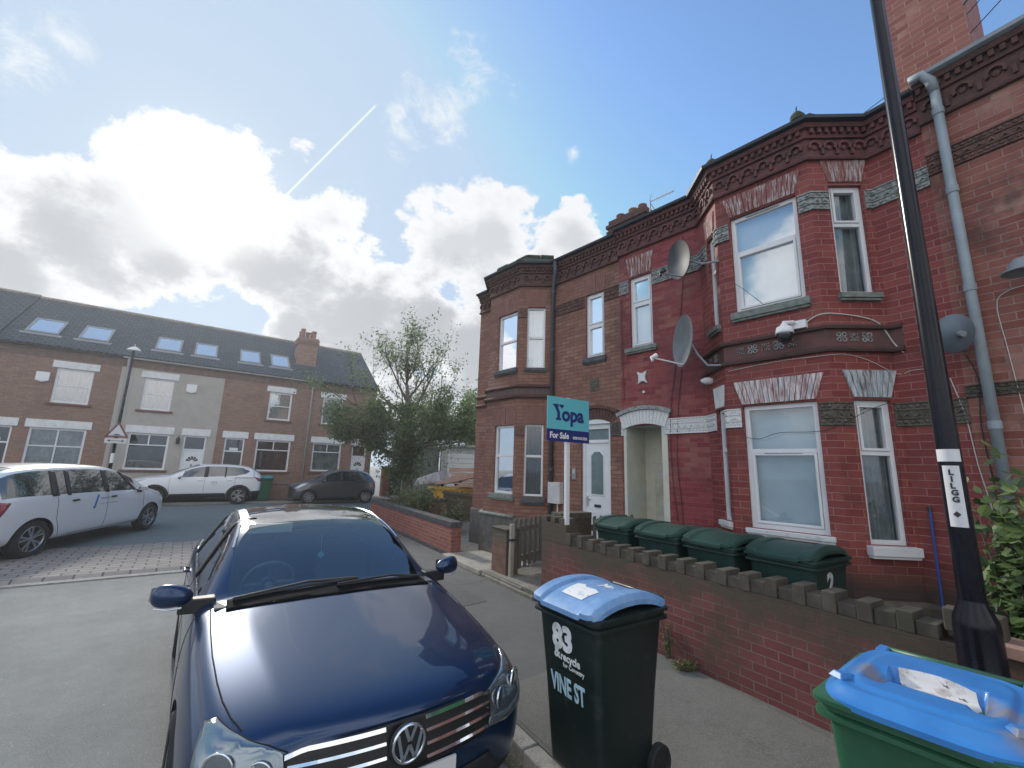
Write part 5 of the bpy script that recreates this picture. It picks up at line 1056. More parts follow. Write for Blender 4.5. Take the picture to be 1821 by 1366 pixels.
bush('flowering shrub at the foot of the big tree',FW.P(12.1,-.9,.2),V(.8,.8,.9),2000,[LF3,LF2,LF1],.08,random.Random(5),stems=14)
bush('small shrub in the gravel garden before the dark mossy wall',FW.P(8.6,-1.2,.2),V(.45,.4,.85),900,[LF1,DRY,LF2],.07,random.Random(8),stems=9)
bush('leafy climbing plant in the yard right of the black lamp column',V(3.42,3.02,.2),V(.20,.34,1.62),1700,[IVY,LF1,IVYD],.085,random.Random(21),'climber','plant',True,18)
bush('second mass of climbing leaves at the right edge over the pink coping',FW.P(-2.25,-.42,.95),V(.38,.18,.55),520,[IVY,LF2],.085,random.Random(22),'climber','plant',True,10)
bush('dark ivy stems at the foot of the grey soil pipe',FN.P(-.78,.22,.9),V(.30,.15,.85),420,[LF3,LF1],.07,random.Random(23),'ivy','plant',True,8)
bush('wiry grey green weed growing from the foot of the garden wall',FW.P(.62,.05,.12),V(.06,.04,.33),170,[LF1,DRY],.028,random.Random(24),'weed','plant',False,6)
bush('dry grass tuft on the pavement at the wall foot',FW.P(.38,.10,.1),V(.16,.07,.08),240,[DRY,LF1],.03,random.Random(25),'weed','plant',False,10)
def bigtree(label,c,R_,H,n,rn,group):
    t=thing('tree',label,'tree',(c.x,c.y,.1),group); m=MB(); m.tube([V(c.x,c.y,0),V(c.x,c.y,H*.6)],[.35,.15],8); 
    for i in range(9): a=rn.uniform(0,6.28); m.tube([V(c.x,c.y,H*.35+i*.3),V(c.x+math.cos(a)*R_*.6,c.y+math.sin(a)*R_*.6,H*.6+i*.2)],[.12,.03],6)
    m.build('trunk',BARK,t); bl=[(V(rn.gauss(0,.42)*R_,rn.gauss(0,.42)*R_,rn.uniform(.35,.92)*H)+V(c.x,c.y,0),rn.uniform(.22,.42)*R_) for _ in range(26)]; A=MB();B=MB()
    for i in range(n):
        o_,r=rn.choice(bl); d_=V(rn.gauss(0,1),rn.gauss(0,1),rn.gauss(0,1)).normalized()*r*rn.uniform(.6,1.05); leaf(A if rn.random()<.6 else B,o_+d_,rn.uniform(.18,.34),rn,.2)
    A.build('crown',LF1,t,uv=False); B.build('dark_leaves',LF3,t,uv=False)
bigtree('dense green tree far behind the white garage',V(-2.9,40,0),4.2,8.6,9000,random.Random(41),None)
bigtree('rounded distant tree hidden mostly behind the end house bay',V(3.5,46,0),5,9.5,6000,random.Random(42),None)
bigtree('distant tree seen through the crown of the garden tree',V(-9.5,46,0),5,7.5,6000,random.Random(43),None)
# ================================================================ vehicles
CARB=M('car_paint_dark_blue',(.006,.029,.088),.30,coat=.75,coatr=.01,metal=.6,spec=.4)
CARW=M('car_paint_white',(.70,.71,.73),.3,coat=1.0,coatr=.03)
CARG=M('car_paint_grey',(.085,.085,.10),.3,coat=1.0,coatr=.03,metal=.5)
TRIM=M('black_plastic_trim',(.015,.016,.018),.55); TYRE=M('tyre_rubber',(.02,.02,.021),.85); CHROME=M('chrome',(.75,.77,.8),.08,metal=1); ALLOY=M('alloy_wheel',(.45,.46,.48),.3,metal=.9)
DKGL=M('tinted_car_glass',(.02,.028,.035),.04,coat=1,spec=1.0); SEAM=M('panel_gap',(.005,.005,.006),.9); LENSR=M('red_lamp_lens',(.30,.01,.02),.15,coat=1); LENSC=M('clear_lamp_lens',(.50,.53,.56),.12,coat=1,metal=.3)
MIRG=M('mirror_glass',(.5,.52,.55),.03,metal=1); PLATE=M('number_plate',(.6,.6,.6),.4)
WSCR=glass('windscreen_glass',(.62,.76,.80),.12,gc=(.82,.92,1))
SIDEG=glass('car_side_glass',(.40,.50,.50),.22)
def car_shell(st,xc,ws,rw,sg,axles,rw_,rr,bodym,glassm,trim_j=2,creases=(),sun=None,sub=3,trim_side=None,dark=False):
    names='ABCDEFGHIJK'; n=len(st); vs=[]; idx={}
    def prof(s):
        w,zb=s['w'],s['zb']; G,H,I=s['G'],s['H'],s['I']
        return [(0,zb),(w-.16,zb),(w-.035,zb+.07),(w-.006,zb+.22),(w,s.get('ze',.62)),(w-s.get('fi',.012),G[1]-s.get('fd',.11)),G,H,I,(I[0]*.5,s['J']),(0,s['K'])]
    for i,s in enumerate(st):
        for j,(y,z) in enumerate(prof(s)):
            kp=s.get('kt',s['kp']) if j>=7 else s['kp']; xx=s['x']+kp*(y/.9)**2+s.get('xo',{}).get(names[j],0)
            for sd_ in ((1,-1) if 0<j<10 else (0,)):
                idx[(i,j,sd_)]=len(vs); vs.append((xc-xx,y*(sd_ if sd_ else 0),z))
    def ix(i,j,sd_): return idx[(i,j,0)] if j in (0,10) else idx[(i,j,sd_)]
    fs=[];mi=[]
    for i in range(n-1):
        for j in range(10):
            for sd_ in (1,-1):
                f=[ix(i,j,sd_),ix(i,j+1,sd_),ix(i+1,j+1,sd_),ix(i+1,j,sd_)]
                if sd_<0: f=f[::-1]
                m=0
                if j<trim_j: m=4
                if ws[0]<=i<ws[1] and j>=8: m=1
                if rw[0]<=i<rw[1] and j>=8: m=3
                if sg[0]<=i<sg[1] and j==6: m=2
                if sun and sun[0]<=i<sun[1] and j>=8: m=5
                fs.append(f[::-1]); mi.append(m)
    for i,e in ((0,1),(n-1,-1)):
        cen={}
        P=prof(st[i])
        for j in range(2,9):
            cen[j]=len(vs); vs.append((xc-(st[i]['x']+st[i].get('xo',{}).get(names[j],0)),0,P[j][1]))
        cen[1]=ix(i,0,0); cen[9]=ix(i,10,0)
        for j in range(1,9):
            for sd_ in (1,-1):
                f=[ix(i,j,sd_),ix(i,j+1,sd_),cen[j+1],cen[j]]
                if sd_*e<0: f=f[::-1]
                fs.append(f); mi.append(4 if j<trim_j else 0)
    me=bpy.data.meshes.new('shell'); me.from_pydata(vs,[],fs)
    for m in (bodym,WSCR,DKGL,DKGL,TRIM,DKGL): me.materials.append(m)
    me.polygons.foreach_set('material_index',mi); me.polygons.foreach_set('use_smooth',[True]*len(fs))
    bm=bmesh.new(); bm.from_mesh(me); bmesh.ops.recalc_face_normals(bm,faces=bm.faces); cl=bm.edges.layers.float.new('crease_edge'); bm.verts.ensure_lookup_table()
    inv={v:k for k,v in idx.items()}
    for e in bm.edges:
        a=inv.get(e.verts[0].index); b=inv.get(e.verts[1].index)
        if a and b:
            for (typ,q_,val,lo_,hi_) in creases:
                if typ=='j' and a[1]==b[1]==q_ and lo_<=min(a[0],b[0]) and max(a[0],b[0])<=hi_: e[cl]=val
                if typ=='i' and a[0]==b[0]==q_ and lo_<=min(a[1],b[1]) and max(a[1],b[1])<=hi_: e[cl]=val
    bm.to_mesh(me); bm.free()
    o=bpy.data.objects.new('shell',me); col.objects.link(o); sm=o.modifiers.new('s','SUBSURF'); sm.levels=sub; sm.render_levels=sub
    cut=MB()
    for ax,yy in axles:
        for sd_ in (1,-1): cut.lathe(V(xc-ax,sd_*(yy-.16),rr),V(0,sd_,0),[(0,0),(rw_,0),(rw_,.45),(0,.45)],40)
    c=cut.build('cut',[TRIM]*6,uv=False); c.data.polygons.foreach_set('material_index',[4]*len(c.data.polygons))
    bmm=bmesh.new(); bmm.from_mesh(c.data); bmesh.ops.remove_doubles(bmm,verts=bmm.verts,dist=1e-5); bmesh.ops.recalc_face_normals(bmm,faces=bmm.faces); bmm.to_mesh(c.data); bmm.free()
    bo=o.modifiers.new('b','BOOLEAN'); bo.operation='DIFFERENCE'; bo.object=c; bo.solver='EXACT'
    bpy.context.view_layer.update(); dg=bpy.context.evaluated_depsgraph_get(); em=bpy.data.meshes.new_from_object(o.evaluated_get(dg))
    sm_only=None
    bpy.data.objects.remove(o); bpy.data.objects.remove(c)
    return em
def split_shell(em,parent,bodym,trimm,glassd,wsm=None):
    bm=bmesh.new(); bm.from_mesh(em); bvh=BVHTree.FromBMesh(bm)
    groups={}
    for f in bm.faces:
        c=f.calc_center_median(); k=f.material_index
        key=(k,0) if k!=2 else (k,1 if c.y>0 else -1)
        groups.setdefault(key,[]).append(f.index)
    nm={0:'body',1:'windscreen',2:'side_window',3:'rear_window',4:'lower_trim',5:'glass_roof'}; mt={0:bodym,1:wsm or glassd,2:glassd,3:glassd,4:trimm,5:DKGL}; out={}
    for (k,sd_),fl in groups.items():
        keep=set(fl); b2=bm.copy(); b2.faces.ensure_lookup_table(); bmesh.ops.delete(b2,geom=[f for f in b2.faces if f.index not in keep],context='FACES')
        for f in b2.faces: f.smooth=True; f.material_index=0
        for e in b2.edges: e.smooth= not (len(e.link_faces)==2 and e.calc_face_angle(0)>R(42))
        me=bpy.data.meshes.new(nm[k]); b2.to_mesh(me); b2.free(); me.materials.append(mt[k]); o=bpy.data.objects.new(nm[k],me); col.objects.link(o); o.parent=parent; out[(k,sd_)]=o
    bm.free(); return bvh,out
class View:      # parallel projection on to the bodywork: u and v span the drawing plane, d is the ray
    def __init__(s,d,u,far=6): s.d=Vector(d).normalized(); s.u=Vector(u).normalized(); s.v=s.u.cross(s.d).normalized(); s.v=s.v if s.v.z>=0 or abs(s.v.z)<1e-6 else -s.v; s.far=far
    def hit(s,bvh,a,b,off):
        o=s.u*a+s.v*b-s.d*s.far; h=bvh.ray_cast(o,s.d)
        if h[0] is None: return None
        return h[0]-s.d*off
def side(sd_): return View((0,-sd_,0),(1,0,0))
FRV=View((-1,0,0),(0,1,0)); TOPV=View((0,0,-1),(1,0,0)); TOPV.v=V(0,1,0)
def inside(p,poly):
    x,y=p; c=False; j=len(poly)-1
    for i in range(len(poly)):
        xi,yi=poly[i]; xj,yj=poly[j]
        if (yi>y)!=(yj>y) and x<(xj-xi)*(y-yi)/(yj-yi)+xi: c=not c
        j=i
    return c
def decal(bvh,view,poly,name,mat,parent,off=.004,grid=.025,back=.0):
    P2=[]
    for i in range(len(poly)):
        a=Vector(poly[i]); b=Vector(poly[(i+1)%len(poly)]); k=max(1,int((b-a).length/grid))
        for t in range(k): P2.append(a.lerp(b,t/k))
    nb=len(P2); edges=[(i,(i+1)%nb) for i in range(nb)]
    x0=min(p.x for p in P2); x1=max(p.x for p in P2); y0=min(p.y for p in P2); y1=max(p.y for p in P2); x=x0+grid
    while x<x1:
        y=y0+grid
        while y<y1:
            if inside((x,y),poly) and all((Vector((x,y))-q_).length>grid*.45 for q_ in P2[:nb]): P2.append(Vector((x,y)))
            y+=grid
        x+=grid
    r=geometry.delaunay_2d_cdt(P2,edges,[],1,1e-6)
    co=[view.hit(bvh,p.x,p.y,off) for p in r[0]]
    m=MB(); mp={}; vs=[]
    for i,c in enumerate(co):
        if c is not None: mp[i]=len(vs); vs.append(c)
    m.mesh(vs,[tuple(mp[i] for i in f) for f in r[2] if all(i in mp for i in f)])
    o=m.build(name,mat,parent,smooth=True,uv=False); s_=o.modifiers.new('t','SOLIDIFY'); s_.thickness=max(off*1.5,.003); s_.offset=0; return o
def seam(bvh,view,pts,parent,mat=SEAM,r=.0028,off=.0,name='panel_gap',step=.03,n=5):
    out=[]
    for i in range(len(pts)-1):
        a=Vector(pts[i]); b=Vector(pts[i+1]); k=max(1,int((b-a).length/step))
        for t in range(k+(1 if i==len(pts)-2 else 0)):
            h=view.hit(bvh,*a.lerp(b,t/k),off)
            if h is not None: out.append(h)
    if len(out)>1:
        m=MB(); m.tube(out,r,n); return m.build(name,mat,parent,uv=False)
def wheel(car,x,y,r,w_,sd_,spokes=5,twin=True,rimf=.68,steer=0,mat=ALLOY):
    c=V(x,y,r); ax=V(0,sd_,0); m=MB(); m.lathe(c,ax,[(r*rimf,-w_*.5),(r*.90,-w_*.5),(r*.985,-w_*.38),(r,-w_*.2),(r,w_*.2),(r*.985,w_*.38),(r*.92,w_*.5),(r*rimf*1.03,w_*.48),(r*rimf,w_*.40)],40)
    W=m.build('wheel',TYRE,car,smooth=True); sharp(W,38)
    m=MB(); R_=r*rimf; m.lathe(c,ax,[(R_*1.0,w_*.43),(R_*.96,w_*.45),(R_*.93,w_*.40),(R_*.9,-w_*.3)],40); m.lathe(c,ax,[(0,w_*.38),(R_*.13,w_*.38),(R_*.17,w_*.34),(R_*.2,w_*.2)],16)
    u=V(1,0,0); vv=V(0,0,1)
    for k in range(spokes):
        for tw_ in ((-.13,.13) if twin else (0,)):
            a0=2*PI*k/spokes+PI/2+.2; a1=a0+tw_*1.6
            p0=c+ax*w_*.36+(u*math.cos(a0+tw_*.5)+vv*math.sin(a0+tw_*.5))*R_*.14; p1=c+ax*w_*.38+(u*math.cos(a1)+vv*math.sin(a1))*R_*.95
            dv=(p1-p0).normalized(); sd2=dv.cross(ax)
            h0,h1=(R_*.07,R_*.085) if twin else (R_*.12,R_*.17)
            m.hexa([p0-sd2*h0-ax*.03,p1-sd2*h1-ax*.03,p1+sd2*h1-ax*.03,p0+sd2*h0-ax*.03,p0-sd2*h0,p1-sd2*h1,p1+sd2*h1,p0+sd2*h0])
    m.build('rim',mat,W,uv=False)
    m=MB(); m.lathe(c,ax,[(0,-.02),(R_*.9,-.02)],30); m.lathe(c,ax,[(0,w_*.15),(R_*.62,w_*.15),(R_*.62,0)],24); m.build('brake_disc',M('brake_dark',(.035,.035,.04),.6),W,uv=False)
def mirror(car,x,y,z,sd_,mat,s=1,ln=.19):
    zk=1.2; m=MB(); fr=Fr(V(x,y,z),V(0,sd_,0),V(-1,0,0))
    m.mesh([V(x+fx*s,y+sd_*fy*s,z+fz*s*zk) for fx,fy,fz in ((-.03,.0,-.05),(.09,.0,-.04),(.10,.14,-.06),(-.035,.17,-.06),(-.03,0,.04),(.08,0,.035),(.085,.13,.075),(-.035,.17,.07),(.04,ln+.03,-.03),(-.03,ln+.04,-.03),(.04,ln+.01,.045),(-.03,ln+.03,.045))],[(3,2,1,0),(4,5,6,7),(0,1,5,4),(1,2,6,5),(3,0,4,7),(2,8,10,6),(8,9,11,10),(9,3,7,11),(6,10,11,7),(2,3,9,8)])
    o=m.build('door_mirror',mat,car,smooth=True,uv=False); q_=o.modifiers.new('s','SUBSURF'); q_.levels=2; q_.render_levels=3
    m=MB(); m.mesh([V(x-.036*s,y+sd_*fy*s,z+fz*s) for fy,fz in ((.04,-.035),(.22,-.03),(.215,.045),(.04,.04))],[(0,1,2,3)]); m.build('mirror_glass',MIRG,o,uv=False)
    m=MB(); m.hexa([V(x+fx*s,y+sd_*fy*s,z+fz*s) for fz in (-.10,-.02) for fx,fy in ((-.02,-.10),(.07,-.10),(.05,.08),(-.01,.08))]); m.build('mirror_foot',TRIM,o,bevel=.01,uv=False)
    return o
# ---- the dark blue saloon in the foreground
car=thing('parked_car','glossy dark blue saloon parked nose towards the viewer beside the kerb','car')
S=lambda x,w,zb,G,H,I,J,K,kp=0.,**k: dict(x=x,w=w,zb=zb,G=G,H=H,I=I,J=J,K=K,kp=kp,**k)
st=[S(.00,.74,.24,(.66,.675),(.60,.71),(.46,.725),.735,.74,.26,ze=.52,fd=.05,xo=dict(A=.10,B=.06,C=.02,D=-.01,E=-.02,F=.0,G=.03,H=.05,I=.07,J=.08,K=.08)),
    S(.14,.845,.20,(.755,.74),(.69,.758),(.50,.785),.798,.802,.17,ze=.55,fd=.08),
    S(.42,.885,.19,(.80,.80),(.735,.815),(.53,.850),.860,.865,.08,ze=.58),
    S(.90,.908,.19,(.835,.875),(.765,.89),(.575,.922),.932,.937,.03,ze=.60,kt=.05),
    S(1.30,.91,.19,(.845,.935),(.775,.965),(.60,.990),1.004,1.011,.0,kt=.09),
    S(1.48,.91,.19,(.85,.95),(.775,.985),(.70,1.005),1.035,1.045,.0,kt=.14),
    S(1.85,.91,.19,(.85,.965),(.715,1.19),(.665,1.21),1.245,1.255,.0,kt=.10),
    S(2.22,.91,.19,(.85,.975),(.640,1.355),(.58,1.385),1.412,1.42,.0,kt=.05),
    S(2.75,.91,.19,(.848,.985),(.615,1.425),(.55,1.455),1.49,1.50),
    S(3.30,.91,.19,(.845,.995),(.605,1.41),(.54,1.44),1.475,1.485),
    S(3.70,.908,.19,(.84,1.005),(.61,1.32),(.545,1.345),1.365,1.37),
    S(4.15,.895,.20,(.81,1.02),(.70,1.09),(.60,1.105),1.115,1.12),
    S(4.55,.86,.22,(.76,1.0),(.69,1.05),(.55,1.07),1.08,1.085,.0),
    S(4.74,.78,.28,(.68,.94),(.60,1.0),(.46,1.03),1.04,1.045,-.12,ze=.6)]
XC=.90+1.355
em=car_shell(st,XC,(5,7),(10,11),(6,11),[(.90,.91),(3.61,.91)],.355,.33,CARB,SIDEG,creases=(('j',7,.35,0,5),('j',8,.55,0,4),('j',6,.3,4,12),('i',5,.7,7,10),('i',7,.5,8,10),('j',8,.5,5,7),('j',7,.3,6,10)),sun=(7,9))
bvh,sh=split_shell(em,car,CARB,TRIM,SIDEG,WSCR)
for ax in (.90,3.61):
    for sd_ in (1,-1): wheel(car,XC-ax,sd_*.80,.325,.215,sd_,5,True)
# interior
INT=M('dark_cabin_fabric',(.09,.095,.10),.9); INTP=M('grey_dashboard',(.07,.075,.08),.7)
m=MB(); m.box(WORLD,XC-4.0,XC-1.35,-.80,.80,.30,.34); m.build('cabin_floor',INT,car)
m=MB(); m.mesh([V(XC-x_,y_,z_) for y_ in (-.76,.76) for x_,z_ in ((1.42,.60),(1.42,.985),(1.72,1.0),(1.95,.93),(1.98,.62))],[(0,1,2,3,4),(9,8,7,6,5),(0,5,6,1),(1,6,7,2),(2,7,8,3),(3,8,9,4)]); m.build('dashboard',INTP,car)
def seat(x_,y_,w_=.26):
    m=MB(); m.hexa([V(XC-x_-.02,y_-w_,.55),V(XC-x_+.5,y_-w_,.55),V(XC-x_+.5,y_+w_,.55),V(XC-x_-.02,y_+w_,.55),V(XC-x_,y_-w_,.68),V(XC-x_+.5,y_-w_,.72),V(XC-x_+.5,y_+w_,.72),V(XC-x_,y_+w_,.68)])
    m.hexa([V(XC-x_-.05,y_-w_,.62),V(XC-x_+.08,y_-w_,.66),V(XC-x_+.08,y_+w_,.66),V(XC-x_-.05,y_+w_,.62),V(XC-x_-.22,y_-w_*.85,1.14),V(XC-x_-.12,y_-w_*.85,1.14),V(XC-x_-.12,y_+w_*.85,1.14),V(XC-x_-.22,y_+w_*.85,1.14)])
    m.hexa([V(XC-x_-.24,y_-.12,1.17),V(XC-x_-.15,y_-.12,1.17),V(XC-x_-.15,y_+.12,1.17),V(XC-x_-.24,y_+.12,1.17),V(XC-x_-.25,y_-.11,1.32),V(XC-x_-.17,y_-.11,1.32),V(XC-x_-.17,y_+.11,1.32),V(XC-x_-.25,y_+.11,1.32)])
    m.build('seat',INT,car,bevel=.03)
seat(2.62,-.37); seat(2.62,.37); seat(3.5,0,.62)
m=MB(); c=V(XC-2.08,-.37,.95); ax=V(-1,0,.42).normalized(); u=ax.cross(V(0,1,0)).normalized(); pts=[c+u*math.cos(2*PI*k/24)*.185+V(0,1,0)*math.sin(2*PI*k/24)*.185 for k in range(25)]
m.tube(pts,.014,8,caps=False); m.tube([c-V(0,.18,0),c+V(0,.18,0)],.016,6); m.tube([c,c-u*.18],.016,6); m.lathe(c,ax,[(0,-.02),(.06,-.02),(.06,.02),(0,.02)],12); m.tube([c,c+V(.3,0,-.12)],.03,8); m.build('steering_wheel',M('wheel_grey',(.16,.165,.17),.5),car)
m=MB(); m.box(WORLD,XC-2.17,XC-2.15,-.12,.12,1.30,1.365); m.build('interior_mirror',TRIM,car,bevel=.01)
m=MB(); m.lathe(V(XC-2.12,.02,1.13),V(1,0,0),[(0,-.004),(.026,-.004),(.026,.004),(0,.004)],8); m.tube([V(XC-2.12,.02,1.155),V(XC-2.15,.02,1.30)],.0015,4); m.build('hanging_air_freshener',M('air_freshener_cyan',(.03,.55,.6),.5),car)
m=MB(); m.box(WORLD,XC-2.22,XC-2.20,-.55,-.22,1.325,1.40); m.build('sun_visor',M('visor_grey',(.65,.66,.66),.8),car)
# shut lines, glazing trim, roof rails
for sd_ in (1,-1):
    vw=side(sd_); X=lambda xb: XC-xb
    seam(bvh,TOPV,[(X(1.50),sd_*.775),(X(1.2),sd_*.778),(X(.9),sd_*.77),(X(.65),sd_*.752),(X(.5),sd_*.733),(X(.38),sd_*.705),(X(.29),sd_*.668)],car,r=.004)
    for pts in (([(X(1.42),.25),(X(1.40),.6),(X(1.46),.93)]),([(X(2.46),.24),(X(2.44),.6),(X(2.47),.97)]),([(X(3.52),.40),(X(3.40),.7),(X(3.47),.98)]),([(X(1.42),.25),(X(3.3),.25)])): seam(bvh,vw,pts,car)
    seam(bvh,vw,[(X(1.62),.965),(X(2.5),.982),(X(3.62),1.008),(X(3.95),1.05)],car,CHROME,.006,.003,'chrome_waist_strip')
    decal(bvh,vw,[(X(2.42),.985),(X(2.52),.985),(X(2.52),1.42),(X(2.44),1.42)],'door_pillar_trim',TRIM,car,.008,.05)
    decal(bvh,vw,[(X(3.42),.995),(X(3.50),.995),(X(3.50),1.39),(X(3.44),1.39)],'door_pillar_trim',TRIM,car,.008,.05)
    seam(bvh,TOPV,[(X(2.0),sd_*.655),(X(2.35),sd_*.60),(X(2.9),sd_*.585),(X(3.5),sd_*.575)],car,CHROME,.008,.006,'roof_strip')
    for xb in (2.42,3.38):
        h=vw.hit(bvh,X(xb),.86,.0); m=MB(); m.tube([h+V(.09,0,0)+V(0,sd_*.0,0),h+V(.07,sd_*.03,0),h+V(-.07,sd_*.03,0),h+V(-.09,0,0)],.012,8); m.build('door_handle',CARB,car,smooth=True)
    mo=mirror(car,X(1.62),sd_*.86,1.045,sd_,CARB,1.12)
    m=MB(); m.tube([V(X(1.62)+.105,sd_*(.93),.99),V(X(1.62)+.10,sd_*1.0,.985),V(X(1.62)+.055,sd_*1.07,.99)],.007,6); m.build('indicator_strip',LENSC,mo)
    seam(bvh,side(sd_),[(X(1.35),.70),(X(2.4),.735),(X(3.4),.77),(X(4.3),.80)],car,CARB,.004,-.001,'swage_line')
# headlamps: seen from the front outside corner
HL=M('headlamp_shell',(.20,.24,.27),.14,coat=1,metal=.75); HLD=M('headlamp_dark',(.06,.075,.085),.2,coat=1)
for sd_ in (1,-1):
    vw=View((-1,-sd_*.75,-.12),(.75*-sd_*sd_,0,0)) 
    d_=Vector((-1,-sd_*.75,0)).normalized(); vw=View(d_,V(0,0,1).cross(d_)*(-1 if sd_>0 else 1)); vw.v=V(0,0,1)
    # u runs outwards along the lamp
    base=vw.u.dot(V(XC-.20,sd_*.62,0)); 
    HLP=[(base-.165,.575),(base-.15,.695),(base-.05,.735),(base+.09,.765),(base+.24,.79),(base+.29,.775),(base+.25,.665),(base+.16,.575),(base+.02,.55)]
    L_=decal(bvh,vw,HLP,'headlight',HL,car,.006,.02)
    for (a,b,r_,mt) in ((base+.115,.675,.066,CHROME),(base-.045,.645,.055,CHROME)):
        h=vw.hit(bvh,a,b,.002); m=MB(); m.lathe(h,-d_,[(r_*.98,.0),(r_*1.05,.008),(r_*1.0,.012),(r_*.90,.010),(r_*.85,.004)],28); m.build('lamp_ring',CHROME,L_,smooth=True)
        m=MB(); m.lathe(h,-d_,[(0,.010),(r_*.45,.012),(r_*.86,.006)],24); m.build('reflector',M('lamp_reflector',(.32,.36,.40),.12,metal=.9,coat=1),L_,smooth=True)
    decal(bvh,vw,[(base-.165,.55),(base-.02,.535),(base+.14,.56),(base+.22,.64),(base+.10,.60),(base,.575),(base-.15,.59)],'lamp_lower_mask',HLD,L_,.009,.02)
    seam(bvh,vw,[HLP[k] for k in (0,1,2,3,4,5,6)],L_,SEAM,.004,.003,'lamp_gap')
# grille
gpoly=[(-.52,.705),(-.50,.545),(-.44,.53),(.44,.53),(.50,.545),(.52,.705),(.30,.722),(0,.728),(-.30,.722)]
G_=decal(bvh,FRV,gpoly,'grille',M('grille_black',(.006,.006,.007),.5),car,.006,.03)
for k,z in enumerate((.712,.662,.612,.562)):
    w_=.515-.012*k; 
    for sg_ in (1,-1):
        P=[FRV.hit(bvh,sg_*y_,z-(.018 if y_>.44 and k==0 else 0)*(y_-.44)/.08+(.0),.018) for y_ in [.10+(w_-.10)*t/14 for t in range(15)]]
        P=[p for p in P if p is not None]; m=MB()
        for i in range(len(P)-1):
            a,b=P[i],P[i+1]; hh=.0055 if k else .0085; m.hexa([a+V(-.02,0,-hh),b+V(-.02,0,-hh),b+V(.004,0,-hh),a+V(.004,0,-hh),a+V(-.02,0,hh),b+V(-.02,0,hh),b+V(-.002,0,hh),a+V(-.002,0,hh)])
        m.build('chrome_bar',CHROME,G_,uv=False)
e=FRV.hit(bvh,0,.648,.02)
m=MB(); m.lathe(e,V(1,0,0),[(.0,.0),(.088,.0),(.092,.006),(.088,.012),(.0,.010)],36); E_=m.build('badge_plate',TRIM,G_,smooth=True,uv=False); sharp(E_,30)
m=MB(); m.lathe(e,V(1,0,0),[(.083,.010),(.083,.022),(.078,.026),(.070,.022),(.070,.010)],40); E2=m.build('badge_ring',CHROME,E_,smooth=True,uv=False)
EF=Fr(e+V(.014,0,0),V(0,1,0),V(1,0,0))
def stroke(m,a,b,w_=.0075,h_=.012):
    a=Vector(a);b=Vector(b); d_=(b-a).normalized(); n_=Vector((-d_.y,d_.x))*w_; m.prism(EF,[tuple(a-n_),tuple(b-n_),tuple(b+n_),tuple(a+n_)],0,h_)
m=MB()
for s_ in (1,-1): stroke(m,(s_*.026,.070),(s_*.002,.012)); stroke(m,(s_*.058,.046),(s_*.030,-.064)); stroke(m,(s_*.030,-.064),(s_*.0,-.004))
m.build('badge_letters',CHROME,E_,uv=False)
decal(bvh,FRV,[(-.60,.30),(.60,.30),(.52,.42),(-.52,.42)],'lower_intake',TRIM,car,.006,.04)
m=MB(); m.box(Fr(e+V(.0,0,-e.z),V(0,1,0),V(1,0,0)),-.26,.26,.0,.012,.42,.52); m.build('number_plate',PLATE,car)
# bonnet crease lines and rear lamps
for sd_ in (1,-1):
    decal(bvh,View((1,0,0),(0,1,0)),[(sd_*.42,.78),(sd_*.72,.78),(sd_*.74,.92),(sd_*.45,.95)] if sd_>0 else [(-.72,.78),(-.42,.78),(-.45,.95),(-.74,.92)],'tail_lamp',LENSR,car,.006,.04)
# wipers
for ys in ((-.66,-.45,-.2,.06,.16),(-.02,.2,.42,.60,.66)):
    dx=.0 if ys[0]<-.5 else -.035
    P=[TOPV.hit(bvh,XC-(1.455+dx+.045*(y_/.7)**2-.02+.012*i_),y_,.016) for i_,y_ in enumerate(ys)]; P=[p for p in P if p]
    m=MB(); m.tube(P,.009,6); m.tube([P[-1],P[len(P)//2]+V(-.03,0,.02),P[0]+V(.01,0,.012)],[.013,.009,.006],6); m.build('wiper',TRIM,car)
decal(bvh,TOPV,[(XC-1.36,-.70),(XC-1.31,-.35),(XC-1.29,0),(XC-1.31,.35),(XC-1.36,.70),(XC-1.52,.69),(XC-1.46,.35),(XC-1.44,0),(XC-1.46,-.35),(XC-1.52,-.69)],'scuttle_panel',M('scuttle_black',(.006,.006,.007),.9,spec=.1),car,.004,.04)
car.location=(0,0,0)
CARH=-35.5
hd=V(math.sin(R(-CARH)),-math.cos(R(-CARH)),0)   # direction the nose points
NOSE=V(-.41,2.29,0)
car.rotation_euler=(0,0,math.atan2(hd.y,hd.x)); car.location=NOSE-hd*XC
# ---- three other cars
def simple_car(label,st,XC,wsr,rwr,sgr,axles,r,arch,paint,trim_j,details,sub=2,spokes=5,twin=True,group=None,trimm=TRIM):
    c=thing('parked_car',label,'car'); em=car_shell(st,XC,wsr,rwr,sgr,axles,arch,r,paint,DKGL,trim_j=trim_j,creases=(('j',7,.4,0,99),('j',6,.5,0,99),('i',wsr[0],.6,7,10),('i',wsr[1],.4,8,10)),sub=sub)
    bv,_=split_shell(em,c,paint,trimm,DKGL,DKGL)
    for ax,yy in axles:
        for sd_ in (1,-1): wheel(c,XC-ax,sd_*(yy-.11),r,.2,sd_,spokes,twin)
    details(c,bv,lambda xb: XC-xb); return c
def lights(c,bv,X,fr_poly,re_poly,fm=LENSC):
    for sd_ in (1,-1):
        vw=side(sd_)
        if fr_poly: decal(bv,vw,[(X(a),z) for a,z in fr_poly],'headlight',fm,c,.006,.05)
        if re_poly: decal(bv,vw,[(X(a),z) for a,z in re_poly],'tail_light',LENSR,c,.006,.05)
